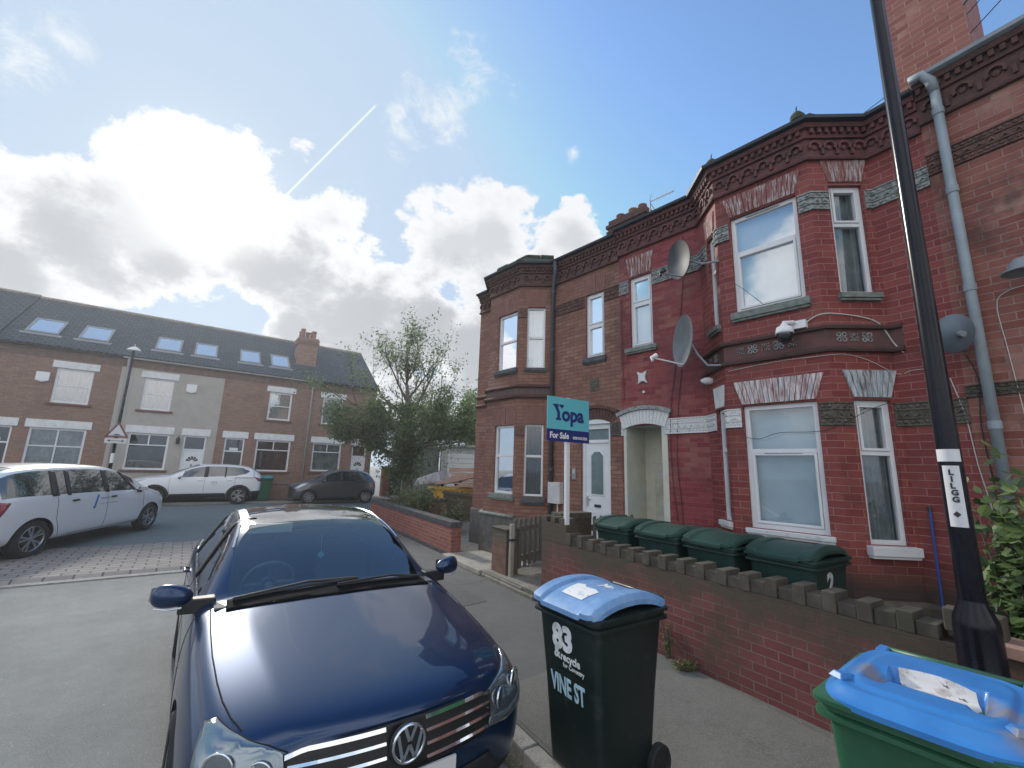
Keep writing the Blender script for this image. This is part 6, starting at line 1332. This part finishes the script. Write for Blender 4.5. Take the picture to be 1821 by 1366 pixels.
def mpv(c,bv,X):
    lights(c,bv,X,[(.12,.70),(.45,.86),(.62,.88),(.35,.72)],[(4.22,.98),(4.46,1.02),(4.50,.72),(4.38,.70)])
    for sd_ in (1,-1):
        vw=side(sd_)
        for a,b in ((1.28,1.22),(2.32,2.30),(3.30,3.42)): seam(bv,vw,[(X(a),.30),(X(b),.62),(X(b+.02),1.02)],c,r=.004)
        seam(bv,vw,[(X(1.3),.30),(X(3.1),.30)],c,r=.004)
        for a0,a1,t0,t1 in ((1.50,1.58,1.90,1.97),(2.28,2.38,2.30,2.38),(3.18,3.25,3.14,3.21),(3.42,3.55,3.40,3.50)): decal(bv,vw,[(X(a0),1.04),(X(a1),1.04),(X(t1),1.50),(X(t0),1.50)],'door_pillar_trim',TRIM,c,.008,.06)
        for xb in (2.16,3.08):
            h=vw.hit(bv,X(xb),.93,0); m=MB(); m.lathe(h+V(-.09,sd_*.012,0),V(1,0,0),[(0,0),(.018,.03),(.022,.09),(.018,.15),(0,.18)],8); m.build('door_handle',TRIM,c)
        mirror(c,X(1.45),sd_*.88,1.06,sd_,CARW,.95)
    vw=side(-1); h=vw.hit(bv,X(2.60),.82,.003); 
    decal(bv,vw,[(X(2.66),.72),(X(2.62),.72),(X(2.54),1.0),(X(2.58),1.0)],'blue_stripe',M('decal_blue',(.03,.13,.40),.4),c,.005,.05)
    DF=Fr(V(0,-.932,0),V(1,0,0),V(0,-1,0)); gm=M('decal_grey',(.28,.36,.45),.5)
    m=MB()
    for k in range(5): m.box(Fr(V(0,h.y,0),V(1,0,0),V(0,-1,0)),X(2.50)+k*.045,X(2.50)+k*.045+.03,.0,.006,.905,.935)
    m.build('door_lettering',gm,c)
    m=MB()
    for k in range(12): m.box(Fr(V(0,h.y,0),V(1,0,0),V(0,-1,0)),X(2.50)+k*.04,X(2.50)+k*.04+.028,.0,.006,.80,.812)
    m.build('door_small_lettering',gm,c)
stm=[S(.02,.74,.26,(.68,.66),(.58,.72),(.44,.75),.765,.77,.30,ze=.48,fd=.06),S(.22,.85,.22,(.78,.80),(.70,.86),(.50,.90),.915,.92,.18,ze=.52),S(.60,.90,.20,(.83,.93),(.76,.97),(.56,1.01),1.03,1.035,.08),S(.95,.91,.20,(.86,.99),(.79,1.05),(.66,1.09),1.115,1.125,.0,kt=.15),
 S(1.45,.91,.20,(.87,1.02),(.755,1.33),(.70,1.36),1.39,1.40,.0,kt=.14),S(2.0,.91,.20,(.875,1.035),(.68,1.53),(.60,1.57),1.595,1.605,.0,kt=.06),S(2.7,.91,.20,(.875,1.045),(.67,1.56),(.59,1.60),1.635,1.645),S(3.4,.91,.20,(.87,1.05),(.665,1.55),(.58,1.595),1.63,1.64),S(4.0,.905,.21,(.86,1.06),(.655,1.515),(.57,1.555),1.59,1.60),S(4.38,.88,.24,(.82,1.05),(.66,1.40),(.58,1.45),1.49,1.50,-.03),S(4.58,.80,.32,(.74,.96),(.66,1.10),(.54,1.16),1.18,1.19,-.12,ze=.6)]
mp=simple_car('white people carrier with a blue stripe on its door at the left edge',stm,.93+1.42,(3,5),(8,9),(4,9),[(.93,.91),(3.77,.91)],.32,.365,CARW,1,mpv,spokes=5)
ra=V(-8.9,8.50,0); fa=V(-9.72,12.15,0); hh=(fa-ra); wb=hh.length; u=hh.normalized()
# the wheels on the visible (right-hand) side touch ra and fa
sx=wb/2.84; sy=1.04
lat=V(-u.y,u.x,0)  # car's left
mp.scale=(sx,sy,1.04); mp.rotation_euler=(0,0,math.atan2(u.y,u.x)); mp.location=(ra+fa)/2+lat*.80*sy+V(0,0,.03)
def suv(c,bv,X):
    lights(c,bv,X,[(.10,.82),(.45,.95),(.62,.97),(.30,.84)],[(4.08,1.10),(4.42,1.02),(4.46,.92),(4.28,.92)])
    for sd_ in (1,-1):
        vw=side(sd_)
        for a,b in ((1.35,1.30),(2.42,2.40),(3.30,3.42)): seam(bv,vw,[(X(a),.40),(X(b),.7),(X(b+.02),1.05)],c,r=.004)
        for a0,a1,t0,t1 in ((2.36,2.5,2.38,2.50),(3.05,3.10,3.06,3.11)): decal(bv,vw,[(X(a0),1.08),(X(a1),1.08),(X(t1),1.47),(X(t0),1.47)],'door_pillar_trim',TRIM,c,.008,.06)
        decal(bv,vw,[(X(3.35),1.05),(X(4.1),1.05),(X(4.1),1.52),(X(3.72),1.42),(X(3.95),1.33),(X(3.80),1.22),(X(3.5),1.15)],'rear_quarter_panel',CARW,c,.010,.05)
        for xb in (2.25,3.22):
            h=vw.hit(bv,X(xb),.96,0); m=MB(); m.lathe(h+V(-.09,sd_*.012,0),V(1,0,0),[(0,0),(.015,.03),(.02,.09),(.015,.15),(0,.18)],8); m.build('door_handle',CARW,c)
        mirror(c,X(1.62),sd_*.86,1.10,sd_,CARW,1.0)
        decal(bv,vw,[(X(1.3),.24),(X(3.2),.24),(X(3.12),.46),(X(1.38),.43)],'sill_cladding',TRIM,c,.010,.06)
        for ax in (.90,3.60):
            m=MB(); m.lathe(V(X(ax),sd_*.895,.33),V(0,sd_,0),[(.385,-.05),(.385,.025),(.455,.02),(.46,-.05)],40); 
            o=m.build('wheel_arch_trim',TRIM,c); bmx=bmesh.new(); bmx.from_mesh(o.data); bmesh.ops.delete(bmx,geom=[v for v in bmx.verts if v.co.z<.30],context='VERTS'); bmx.to_mesh(o.data); bmx.free()
        decal(bv,vw,[(X(4.02),.30),(X(4.46),.36),(X(4.48),.56),(X(4.02),.52)],'bumper_cladding',TRIM,c,.010,.06)
    h=side(1).hit(bv,X(2.72),.86,.0); fr=Fr(V(0,h.y,0),V(-1,0,0),V(0,1,0)); gm=M('decal_grey',(.28,.36,.45),.5)
    m=MB(); m.box(fr,-X(2.62),-X(2.62)+.22,0,.006,.80,.82); 
    for k in range(3): m.box(fr,-X(2.62)+.02+k*.07,-X(2.62)+.06+k*.07,0,.006,.86,.91)
    m.build('door_lettering',gm,c)
sts=[S(.02,.74,.34,(.70,.78),(.60,.86),(.45,.89),.905,.91,.26,ze=.58,fd=.06),S(.2,.85,.28,(.80,.90),(.72,.95),(.52,.98),.995,1.0,.17,ze=.6),S(.6,.89,.26,(.84,.98),(.76,1.02),(.56,1.05),1.07,1.08,.06),S(1.2,.90,.26,(.86,1.03),(.78,1.08),(.68,1.11),1.13,1.14,.0,kt=.14),
 S(1.65,.90,.26,(.865,1.05),(.735,1.30),(.68,1.33),1.36,1.37,.0,kt=.12),S(2.15,.90,.26,(.865,1.07),(.66,1.50),(.59,1.54),1.57,1.58,.0,kt=.05),S(2.8,.90,.26,(.865,1.09),(.655,1.53),(.58,1.57),1.60,1.61),S(3.4,.90,.26,(.86,1.12),(.64,1.50),(.57,1.55),1.585,1.59),S(3.95,.895,.27,(.85,1.15),(.63,1.43),(.56,1.49),1.535,1.54),S(4.28,.87,.32,(.80,1.10),(.68,1.22),(.58,1.29),1.33,1.34,-.03),S(4.47,.80,.38,(.74,.98),(.66,1.04),(.54,1.08),1.10,1.11,-.10,ze=.65)]
sv=simple_car('white crossover with black sills parked before the rendered house',sts,.90+1.35,(3,5),(8,9),(4,8),[(.90,.90),(3.60,.90)],.34,.39,CARW,1,suv,spokes=5)
def place(c,rear,u,wb,left,s,hw,sx=None,z=0):
    lat=V(-u.y,u.x,0); c.scale=(sx or s,s,s); c.rotation_euler=(0,0,math.atan2(u.y,u.x)); c.location=rear+u*wb*(sx or s)/2+lat*(-hw if left else hw)*s+V(0,0,z)
place(sv,V(-11.96,19.86,0),-dl,2.70,True,1.08,.79)
def hat(c,bv,X):
    lights(c,bv,X,[(.16,.66),(.42,.86),(.72,.96),(.62,.84),(.30,.66)],None,fm=M('pale_lamp_lens',(.55,.57,.60),.15,coat=1))
    for sd_ in (1,-1):
        vw=side(sd_)
        decal(bv,vw,[(X(3.42),.98),(X(3.64),.86),(X(3.68),.68),(X(3.56),.72)],'tail_light',LENSR,c,.006,.05)
        for a,b in ((1.15,1.12),(2.55,2.60)): seam(bv,vw,[(X(a),.32),(X(b),.6),(X(b+.02),.98)],c,r=.004)
        for a0,a1,t0,t1 in ((2.02,2.14,2.05,2.16),): decal(bv,vw,[(X(a0),1.0),(X(a1),1.0),(X(t1),1.40),(X(t0),1.40)],'door_pillar_trim',TRIM,c,.008,.06)
        h=vw.hit(bv,X(2.02),.88,0); m=MB(); m.lathe(h+V(-.09,sd_*.012,0),V(1,0,0),[(0,0),(.015,.03),(.02,.09),(.015,.15),(0,.18)],8); m.build('door_handle',CARG,c)
        mirror(c,X(1.32),sd_*.80,1.0,sd_,CARG,.9)
sth=[S(.02,.66,.26,(.62,.64),(.54,.69),(.40,.72),.73,.735,.30,ze=.48,fd=.06),S(.2,.78,.22,(.72,.76),(.64,.82),(.46,.86),.875,.88,.18,ze=.52),S(.55,.83,.20,(.77,.88),(.69,.92),(.50,.96),.98,.985,.08),S(.95,.845,.20,(.79,.94),(.72,1.0),(.60,1.03),1.05,1.06,.0,kt=.15),
 S(1.35,.845,.20,(.80,.97),(.68,1.24),(.62,1.27),1.30,1.31,.0,kt=.13),S(1.80,.845,.20,(.80,.985),(.60,1.42),(.53,1.46),1.49,1.50,.0,kt=.05),S(2.3,.845,.20,(.80,1.0),(.595,1.45),(.52,1.49),1.52,1.53),S(2.9,.845,.20,(.795,1.02),(.58,1.43),(.51,1.47),1.505,1.51),S(3.3,.84,.22,(.785,1.04),(.57,1.36),(.50,1.41),1.45,1.455),S(3.6,.815,.28,(.75,1.0),(.62,1.08),(.54,1.14),1.17,1.175,-.04),S(3.76,.75,.34,(.69,.86),(.62,.92),(.50,.95),.96,.965,-.10,ze=.58)]
ht=simple_car('small dark grey hatchback parked across the junction in front of the tree',sth,.75+1.23,(3,5),(8,9),(4,8),[(.75,.845),(3.21,.845)],.30,.345,CARG,1,hat,spokes=8,twin=False)
place(ht,V(-7.16,22.41,0),-dl,2.46,True,1.07,.735)
# ================================================================ wheelie bins
BGREEN=M('bin_dark_green',(.012,.035,.03),.45,(.018,.05,.042),ns=4); BBLK=M('bin_blackish_green',(.006,.013,.012),.42,(.012,.020,.018),ns=3,c3=(.035,.045,.042),ns3=9,lo3=.60,hi3=.75)
BGR2=M('bin_mid_green',(.018,.085,.042),.42,(.03,.115,.06),ns=3,c3=(.06,.13,.08),ns3=12,lo3=.62,hi3=.8); LBLUE=M('lid_blue',(.06,.21,.52),.38,(.09,.27,.60),ns=5,lo=.45,hi=.7)
LBL2=None
def binmesh(t,bm_,rimz,bodym,w0=.46,d0=.50,w1=.555,d1_=.66):
    m=MB(); K=6; ring=lambda w_,d_,z,r: [V(sx*(w_/2-r)+r*math.cos(a),sy*(d_/2-r)+r*math.sin(a),z) for (sx,sy,a0) in ((1,1,0),(-1,1,90),(-1,-1,180),(1,-1,270)) for a in [R(a0+90*k/4) for k in range(5)]]
    lv=[ring(w0-.06,d0-.06,.03,.03),ring(w0,d0,.06,.045),ring(w0+(w1-w0)*.45,d0+(d1_-d0)*.45,.5,.045),ring(w1,d1_,rimz-.06,.045)]; vs=[p for l in lv for p in l]; n_=20; fs=[tuple(range(n_))[::-1]]
    for i in range(len(lv)-1): fs+=[(i*n_+k,i*n_+(k+1)%n_,(i+1)*n_+(k+1)%n_,(i+1)*n_+k) for k in range(n_)]
    m.mesh(vs,fs); o=m.build('bin_body',bodym,t,uv=False); sharp(o,30)
    m=MB(); 
    for (e,z0,z1) in ((.035,rimz-.075,rimz-.05),(.02,rimz-.05,rimz-.025),(.04,rimz-.025,rimz)):
        lv=[ring(w1+e*2-.02,d1_+e*2-.02,z0,.05),ring(w1+e*2,d1_+e*2,z0+.004,.055),ring(w1+e*2,d1_+e*2,z1-.004,.055),ring(w1+e*2-.02,d1_+e*2-.02,z1,.05)]; vs=[p for l in lv for p in l]; fs=[tuple(range(n_))[::-1],tuple(range(3*n_,4*n_))]
        for i in range(3): fs+=[(i*n_+k,i*n_+(k+1)%n_,(i+1)*n_+(k+1)%n_,(i+1)*n_+k) for k in range(n_)]
        m.mesh(vs,fs)
    o=m.build('rim',bodym,t,uv=False); sharp(o,30)
    for sx in (1,-1):
        m=MB(); c=V(sx*(w0/2+.015),d0/2+.03,.10); m.lathe(c,V(sx,0,0),[(0,-.02),(.095,-.02),(.10,-.012),(.10,.022),(.092,.03),(.07,.028),(.065,.018),(.02,.018),(0,.03)],28); W=m.build('wheel',TYRE,t,uv=False); sharp(W,40)
    m=MB(); m.tube([V(-w0/2,d0/2+.03,.10),V(w0/2,d0/2+.03,.10)],.012,8); m.build('axle',LEAD,t)
    for sx in (1,-1):
        m=MB(); m.box(WORLD,sx*.20-.02,sx*.20+.02,d1_/2+.02,d1_/2+.085,rimz-.07,rimz+.012); m.build('handle_bracket',bodym,t,bevel=.006)
    m=MB(); m.tube([V(-.22,d1_/2+.078,rimz+.02),V(.22,d1_/2+.078,rimz+.02)],.015,10); m.build('handle_bar',bodym,t,smooth=True)
    return ring
def lid(t,hf,w_,d_,z,mat,r=.05,n=26,thick=.028,y0=0,sq=5):
    m=MB(); vs=[]; 
    def pt(i,j):
        u=-1+2*i/n; v=-1+2*j/n; k=(abs(u)**sq+abs(v)**sq)**(1/sq); mx_=max(abs(u),abs(v)); s_=(mx_/k) if k>1e-6 else 1
        U=u*s_; Vv=v*s_; return U,Vv
    for j in range(n+1):
        for i in range(n+1):
            U,Vv=pt(i,j); vs.append(V(U*w_/2,Vv*d_/2+y0,z+hf(U,Vv)))
    fs=[(j*(n+1)+i,j*(n+1)+i+1,(j+1)*(n+1)+i+1,(j+1)*(n+1)+i) for j in range(n) for i in range(n)]
    b=len(vs); br=[i for i in range(n+1)]+[j*(n+1)+n for j in range(1,n+1)]+[n*(n+1)+i for i in range(n-1,-1,-1)]+[j*(n+1) for j in range(n-1,0,-1)]
    for q_ in br: p=vs[q_]; vs.append(V(p.x*1.0,y0+(p.y-y0)*1.0,p.z-thick))
    L_=len(br); fs+=[(br[k],b+k,b+(k+1)%L_,br[(k+1)%L_]) for k in range(L_)]; fs.append(tuple(b+k for k in range(L_)))
    m.mesh(vs,fs); o=m.build('lid',mat,t,uv=False); sharp(o,32); return o
def ss(a,b,x): 
    t_=max(0,min(1,(x-a)/(b-a))); return t_*t_*(3-2*t_)
def dome(U,Vv):
    h=.075*(1-abs(Vv)**2.2)+.010*(1-abs(Vv)**8); band=ss(.60,.63,abs(U)); return h+.016*band*ss(1.0,.9,abs(U)) -.02*ss(.93,1.0,abs(U))
# -- number 83 bin
def put(c,x,y,z,rz,s=1): c.location=(x,y,z); c.rotation_euler=(0,0,rz); c.scale=(s,s,s)
b83=thing('wheelie_bin','near black wheelie bin with a faded blue lid and 83 VINE ST painted on it','wheelie bin')
ring=binmesh(b83,None,.985,BBLK)
m_,t_,b_=mnode('lid_faded_blue'); setp(b_,rough=.42); x=mixt(t_,ramp(t_,gnoise(t_,5,6,.7,'obj'),.42,.66),(.12,.25,.47),(.20,.35,.58)); x=mixt(t_,ramp(t_,gnoise(t_,22,6,.75,'obj'),.66,.72),x,(.5,.56,.62)); t_.links.new(x,b_.inputs['Base Color'])
ld=lid(b83,dome,.60,.76,.992,m_,y0=-.01,sq=12,n=56)
STK=M('worn_white_sticker',(.72,.72,.72),.5,(.40,.47,.56),ns=16,lo=.56,hi=.66)
def onlid(pts,hf,w_,d_,z,y0,name,mat,parent,off=.0016,g=.02):
    poly=pts; P2=[]; 
    for i in range(len(poly)):
        a=Vector(poly[i]); b=Vector(poly[(i+1)%len(poly)]); k=max(1,int((b-a).length/g)); P2+=[a.lerp(b,q_/k) for q_ in range(k)]
    nb=len(P2); xs=[p.x for p in P2]; ys=[p.y for p in P2]; y=min(ys)
    while y<max(ys):
        x=min(xs)
        while x<max(xs):
            if inside((x,y),poly) and all((Vector((x,y))-q_).length>g*.5 for q_ in P2[:nb]): P2.append(Vector((x,y)))
            x+=g
        y+=g
    r=geometry.delaunay_2d_cdt(P2,[(i,(i+1)%nb) for i in range(nb)],[],1,1e-6); m=MB()
    m.mesh([V(p.x,p.y+y0,z+hf(p.x/(w_/2),p.y/(d_/2))+off) for p in r[0]],[tuple(f) for f in r[2]]); return m.build(name,mat,parent,smooth=True,uv=False)
onlid([(-.10,-.26),(.10,-.27),(.115,-.12),(.06,-.09),(-.02,-.10),(-.06,-.06),(-.115,-.08)],dome,.60,.76,.992,-.01,'sticker',STK,ld,.003)
rn=random.Random(12); m=MB()
for k in range(7):
    a=rn.uniform(0,2*PI); p=V(.02+rn.uniform(-.04,.05),.02+rn.uniform(-.03,.05),0); q_=p+V(math.cos(a),math.sin(a),0)*rn.uniform(.03,.08); zf=lambda s: V(s.x,s.y,.992+dome(s.x/.3,(s.y+.01)/.38)+.004)
    m.tube([zf(p),zf(p.lerp(q_,.5)+V(.005,.005,0)),zf(q_)],.0035,5)
m.build('paint_scribble',WHITEP,ld)
# front face lettering (front = -y)
SL=math.atan((.66-.50)/2/.87); 
class FF(Fr):
    def P(s,x,off,z): return V(x,-(.25+(z-.06)/.865*.08)-off-.001,z)
ff=FF(V(0,0,0),V(1,0,0),V(0,-1,0)); LT=M('bin_lettering_white',(.72,.73,.73),.6,(.45,.47,.47),ns=20); LTB=M('bin_lettering_pale_blue',(.42,.60,.68),.6,(.30,.45,.52),ns=18)
puttext(ff,-.13,.002,.735,'83',.19,LT,b83,'house_number',bold=.010,sx=1.0)
puttext(ff,-.12,.002,.675,'&',.085,LT,b83,'recycle_lettering',bold=.003); puttext(ff,-.06,.002,.672,'recycle',.062,LT,b83,'recycle_lettering',bold=.002); puttext(ff,-.04,.002,.635,'for Coventry',.036,LT,b83,'recycle_lettering',bold=.0005)
puttext(ff,-.165,.002,.475,'VINE ST',.145,LTB,b83,'street_lettering',bold=.004,sx=.62)
ang83=math.atan2(.56,.83)-PI/2     # local +y (hinge side) points along (.83,.56)
put(b83,.62,3.08,.1,ang83); b83.scale=(.97,.90,1.0)
# -- bright blue lid with a sunk grip
def sunk(U,Vv):
    rr=(abs(U)**5+abs(Vv)**5)**.2; h=.055-.05*ss(.80,1.0,rr)-.010*ss(.66,.74,rr)*(1-ss(.8,.86,rr))
    a=abs(U); px=1-ss(.43,.475,a); py=ss(-.36,-.16,Vv)*(1-ss(.14,.22,Vv)); h-=.055*px*py
    px2=(1-ss(.50,.66,a))*ss(.34,.44,a); h-=.03*px2*ss(-.5,-.25,Vv)*(1-ss(-.05,.12,Vv)); return h
bb=thing('wheelie_bin','mid green wheelie bin with a bright blue lid at the bottom right corner','wheelie bin')
binmesh(bb,None,.985,BGR2)
m_,t_,b_=mnode('lid_bright_blue'); setp(b_,rough=.36,coat=.05); x=mixt(t_,ramp(t_,gnoise(t_,3,5,.6,'obj'),.4,.7),(.03,.17,.46),(.05,.23,.56))
tc_=t_.nodes.new('ShaderNodeTexCoord')
for cx_,cy_,r_ in ((-.175,-.085,.075),(.185,-.09,.085),(.235,-.27,.055),(-.20,-.02,.04),(.14,-.01,.05),(-.11,-.07,.05)):
    dd=t_.nodes.new('ShaderNodeVectorMath'); dd.operation='DISTANCE'; mp_=t_.nodes.new('ShaderNodeMapping'); mp_.inputs['Scale'].default_value=(1,1,0); t_.links.new(tc_.outputs['Object'],mp_.inputs[0]); t_.links.new(mp_.outputs[0],dd.inputs[0]); dd.inputs[1].default_value=(cx_,cy_,0)
    ad=t_.nodes.new('ShaderNodeMath'); ad.operation='MULTIPLY_ADD'; t_.links.new(gnoise(t_,40,5,.7,'obj'),ad.inputs[0]); ad.inputs[1].default_value=.05; t_.links.new(dd.outputs['Value'],ad.inputs[2])
    f_=t_.nodes.new('ShaderNodeMath'); f_.operation='MULTIPLY'; t_.links.new(ramp(t_,ad.outputs[0],r_+.03,r_*.3+.02),f_.inputs[0]); f_.inputs[1].default_value=.8; x=mixt(t_,f_.outputs[0],x,(.22,.19,.17))
t_.links.new(x,b_.inputs['Base Color'])
ld=lid(bb,sunk,.61,.74,.988,m_,y0=-.01,n=84,sq=4.2,thick=.02)
STK2=M('dirty_white_sticker',(.62,.60,.58),.5,(.33,.29,.25),ns=14,lo=.5,hi=.7,c3=(.12,.10,.09),ns3=30,lo3=.62,hi3=.66)
onlid([(-.118,.075),(-.112,.05),(-.10,.02),(-.122,-.01),(-.125,-.055),(-.10,-.065),(.09,-.066),(.122,-.055),(.125,.02),(.11,.07),(.0,.082)],sunk,.61,.74,.988,-.01,'sticker',STK2,ld,.006,.012)
for sx in (1,-1):
    m=MB(); c=V(sx*.235,-.215,.988+sunk(sx*.77,-.55)+.002); a=sx*.5
    m.mesh([c+V(math.cos(a)*px-math.sin(a)*py,math.sin(a)*px+math.cos(a)*py,pz) for px,py,pz in ((-.03,-.045,0),(.03,-.045,0),(.03,.03,0),(-.03,.03,0),(-.018,-.03,.020),(.018,-.03,.020),(.0,.05,.004))],[(0,1,5,4),(1,2,6,5),(3,0,4,6),(4,5,6),(2,3,6)]); m.build('moulded_tab',m_,ld,bevel=.004)
    m=MB(); m.box(WORLD,sx*.235-.022,sx*.235+.022,.33,.425,.985,1.02); m.build('hinge_lug',m_,ld,bevel=.008)
angb=math.atan2(.62,.785)-PI/2
put(bb,1.70,1.90,.1,angb)
# -- four green bins behind the wall
gb=thing('wheelie_bin','green wheelie bin, farthest of the four behind the castellated wall','wheelie bin',group='green wheelie bins standing in a row behind the wall')
binmesh(gb,None,.985,BGREEN); lidg=lid(gb,dome,.60,.76,.992,M('lid_green',(.013,.048,.038),.45,(.025,.07,.056),ns=4),y0=-.01,sq=9,n=44)
rzb=math.atan2(-n2v.y,-n2v.x)-PI/2
def copy_tree(o,parent=None):
    c=o.copy(); col.objects.link(c); c.parent=parent
    for ch in o.children: copy_tree(ch,c)
    return c
for k,(s_,lb,dr_) in enumerate(((1.83,None,0),(1.10,'green wheelie bin, second from the left behind the castellated wall',.03),(.40,'green wheelie bin, third from the left behind the castellated wall',-.03),(-.30,'green wheelie bin with a white 2 on its side, nearest of the four',.02))):
    c=gb if k==0 else copy_tree(gb)
    if lb: c['label']=lb
    p=FW.P(s_,-.70,0); put(c,p.x,p.y,.21,rzb+dr_,1.02)
    if k==3: last=c
class SF2(Fr):
    def P(s,x,off,z): return V((.23+(z-.06)/.865*.0475)+off+.001,x,z)
last.location=(0,0,0); last.rotation_euler=(0,0,0); last.scale=(1,1,1); sgn=1
class SF3(Fr):
    def P(s,x,off,z): return V(sgn*((.23+(z-.06)/.865*.0475)+off+.001),sgn*x,z)
lx=Matrix.Rotation(rzb+.02,3,'Z')@V(1,0,0); sgn=1 if lx.dot(d2)<0 else -1
puttext(SF3(V(0,0,0),V(0,1,0),V(1,0,0)),-.10,.002,.70,'2',.24,LT,last,'painted_number',bold=.01)
p=FW.P(-.30,-.70,0); put(last,p.x,p.y,.21,rzb+.02,1.02)
# a small bin over the junction
ob=thing('wheelie_bin','green bin with a teal lid over the junction behind the white crossover','wheelie bin'); binmesh(ob,None,.985,M('bin_plain_green',(.03,.12,.07),.5)); lid(ob,dome,.60,.76,.992,M('lid_teal',(.04,.22,.24),.5),y0=-.01,sq=9)
p=FL.P(-4.6,1.9,0); put(ob,p.x,p.y,.1,.9,1.05)
# ================================================================ air: thin haze added to imitate veiling lens glare
hz=MB(); hz.box(WORLD,-402,402,-402,402,-1.0,16.0); hzm=bpy.data.materials.new('glare_haze'); hzm.use_nodes=True; t=hzm.node_tree; t.nodes.clear()
pv_=t.nodes.new('ShaderNodeVolumePrincipled'); pv_.inputs['Color'].default_value=(.92,.95,1,1); pv_.inputs['Density'].default_value=.0018; pv_.inputs['Anisotropy'].default_value=.6
oo=t.nodes.new('ShaderNodeOutputMaterial'); t.links.new(pv_.outputs[0],oo.inputs['Volume'])
o=hz.build('glare_haze',hzm,uv=False); o['kind']='stuff'
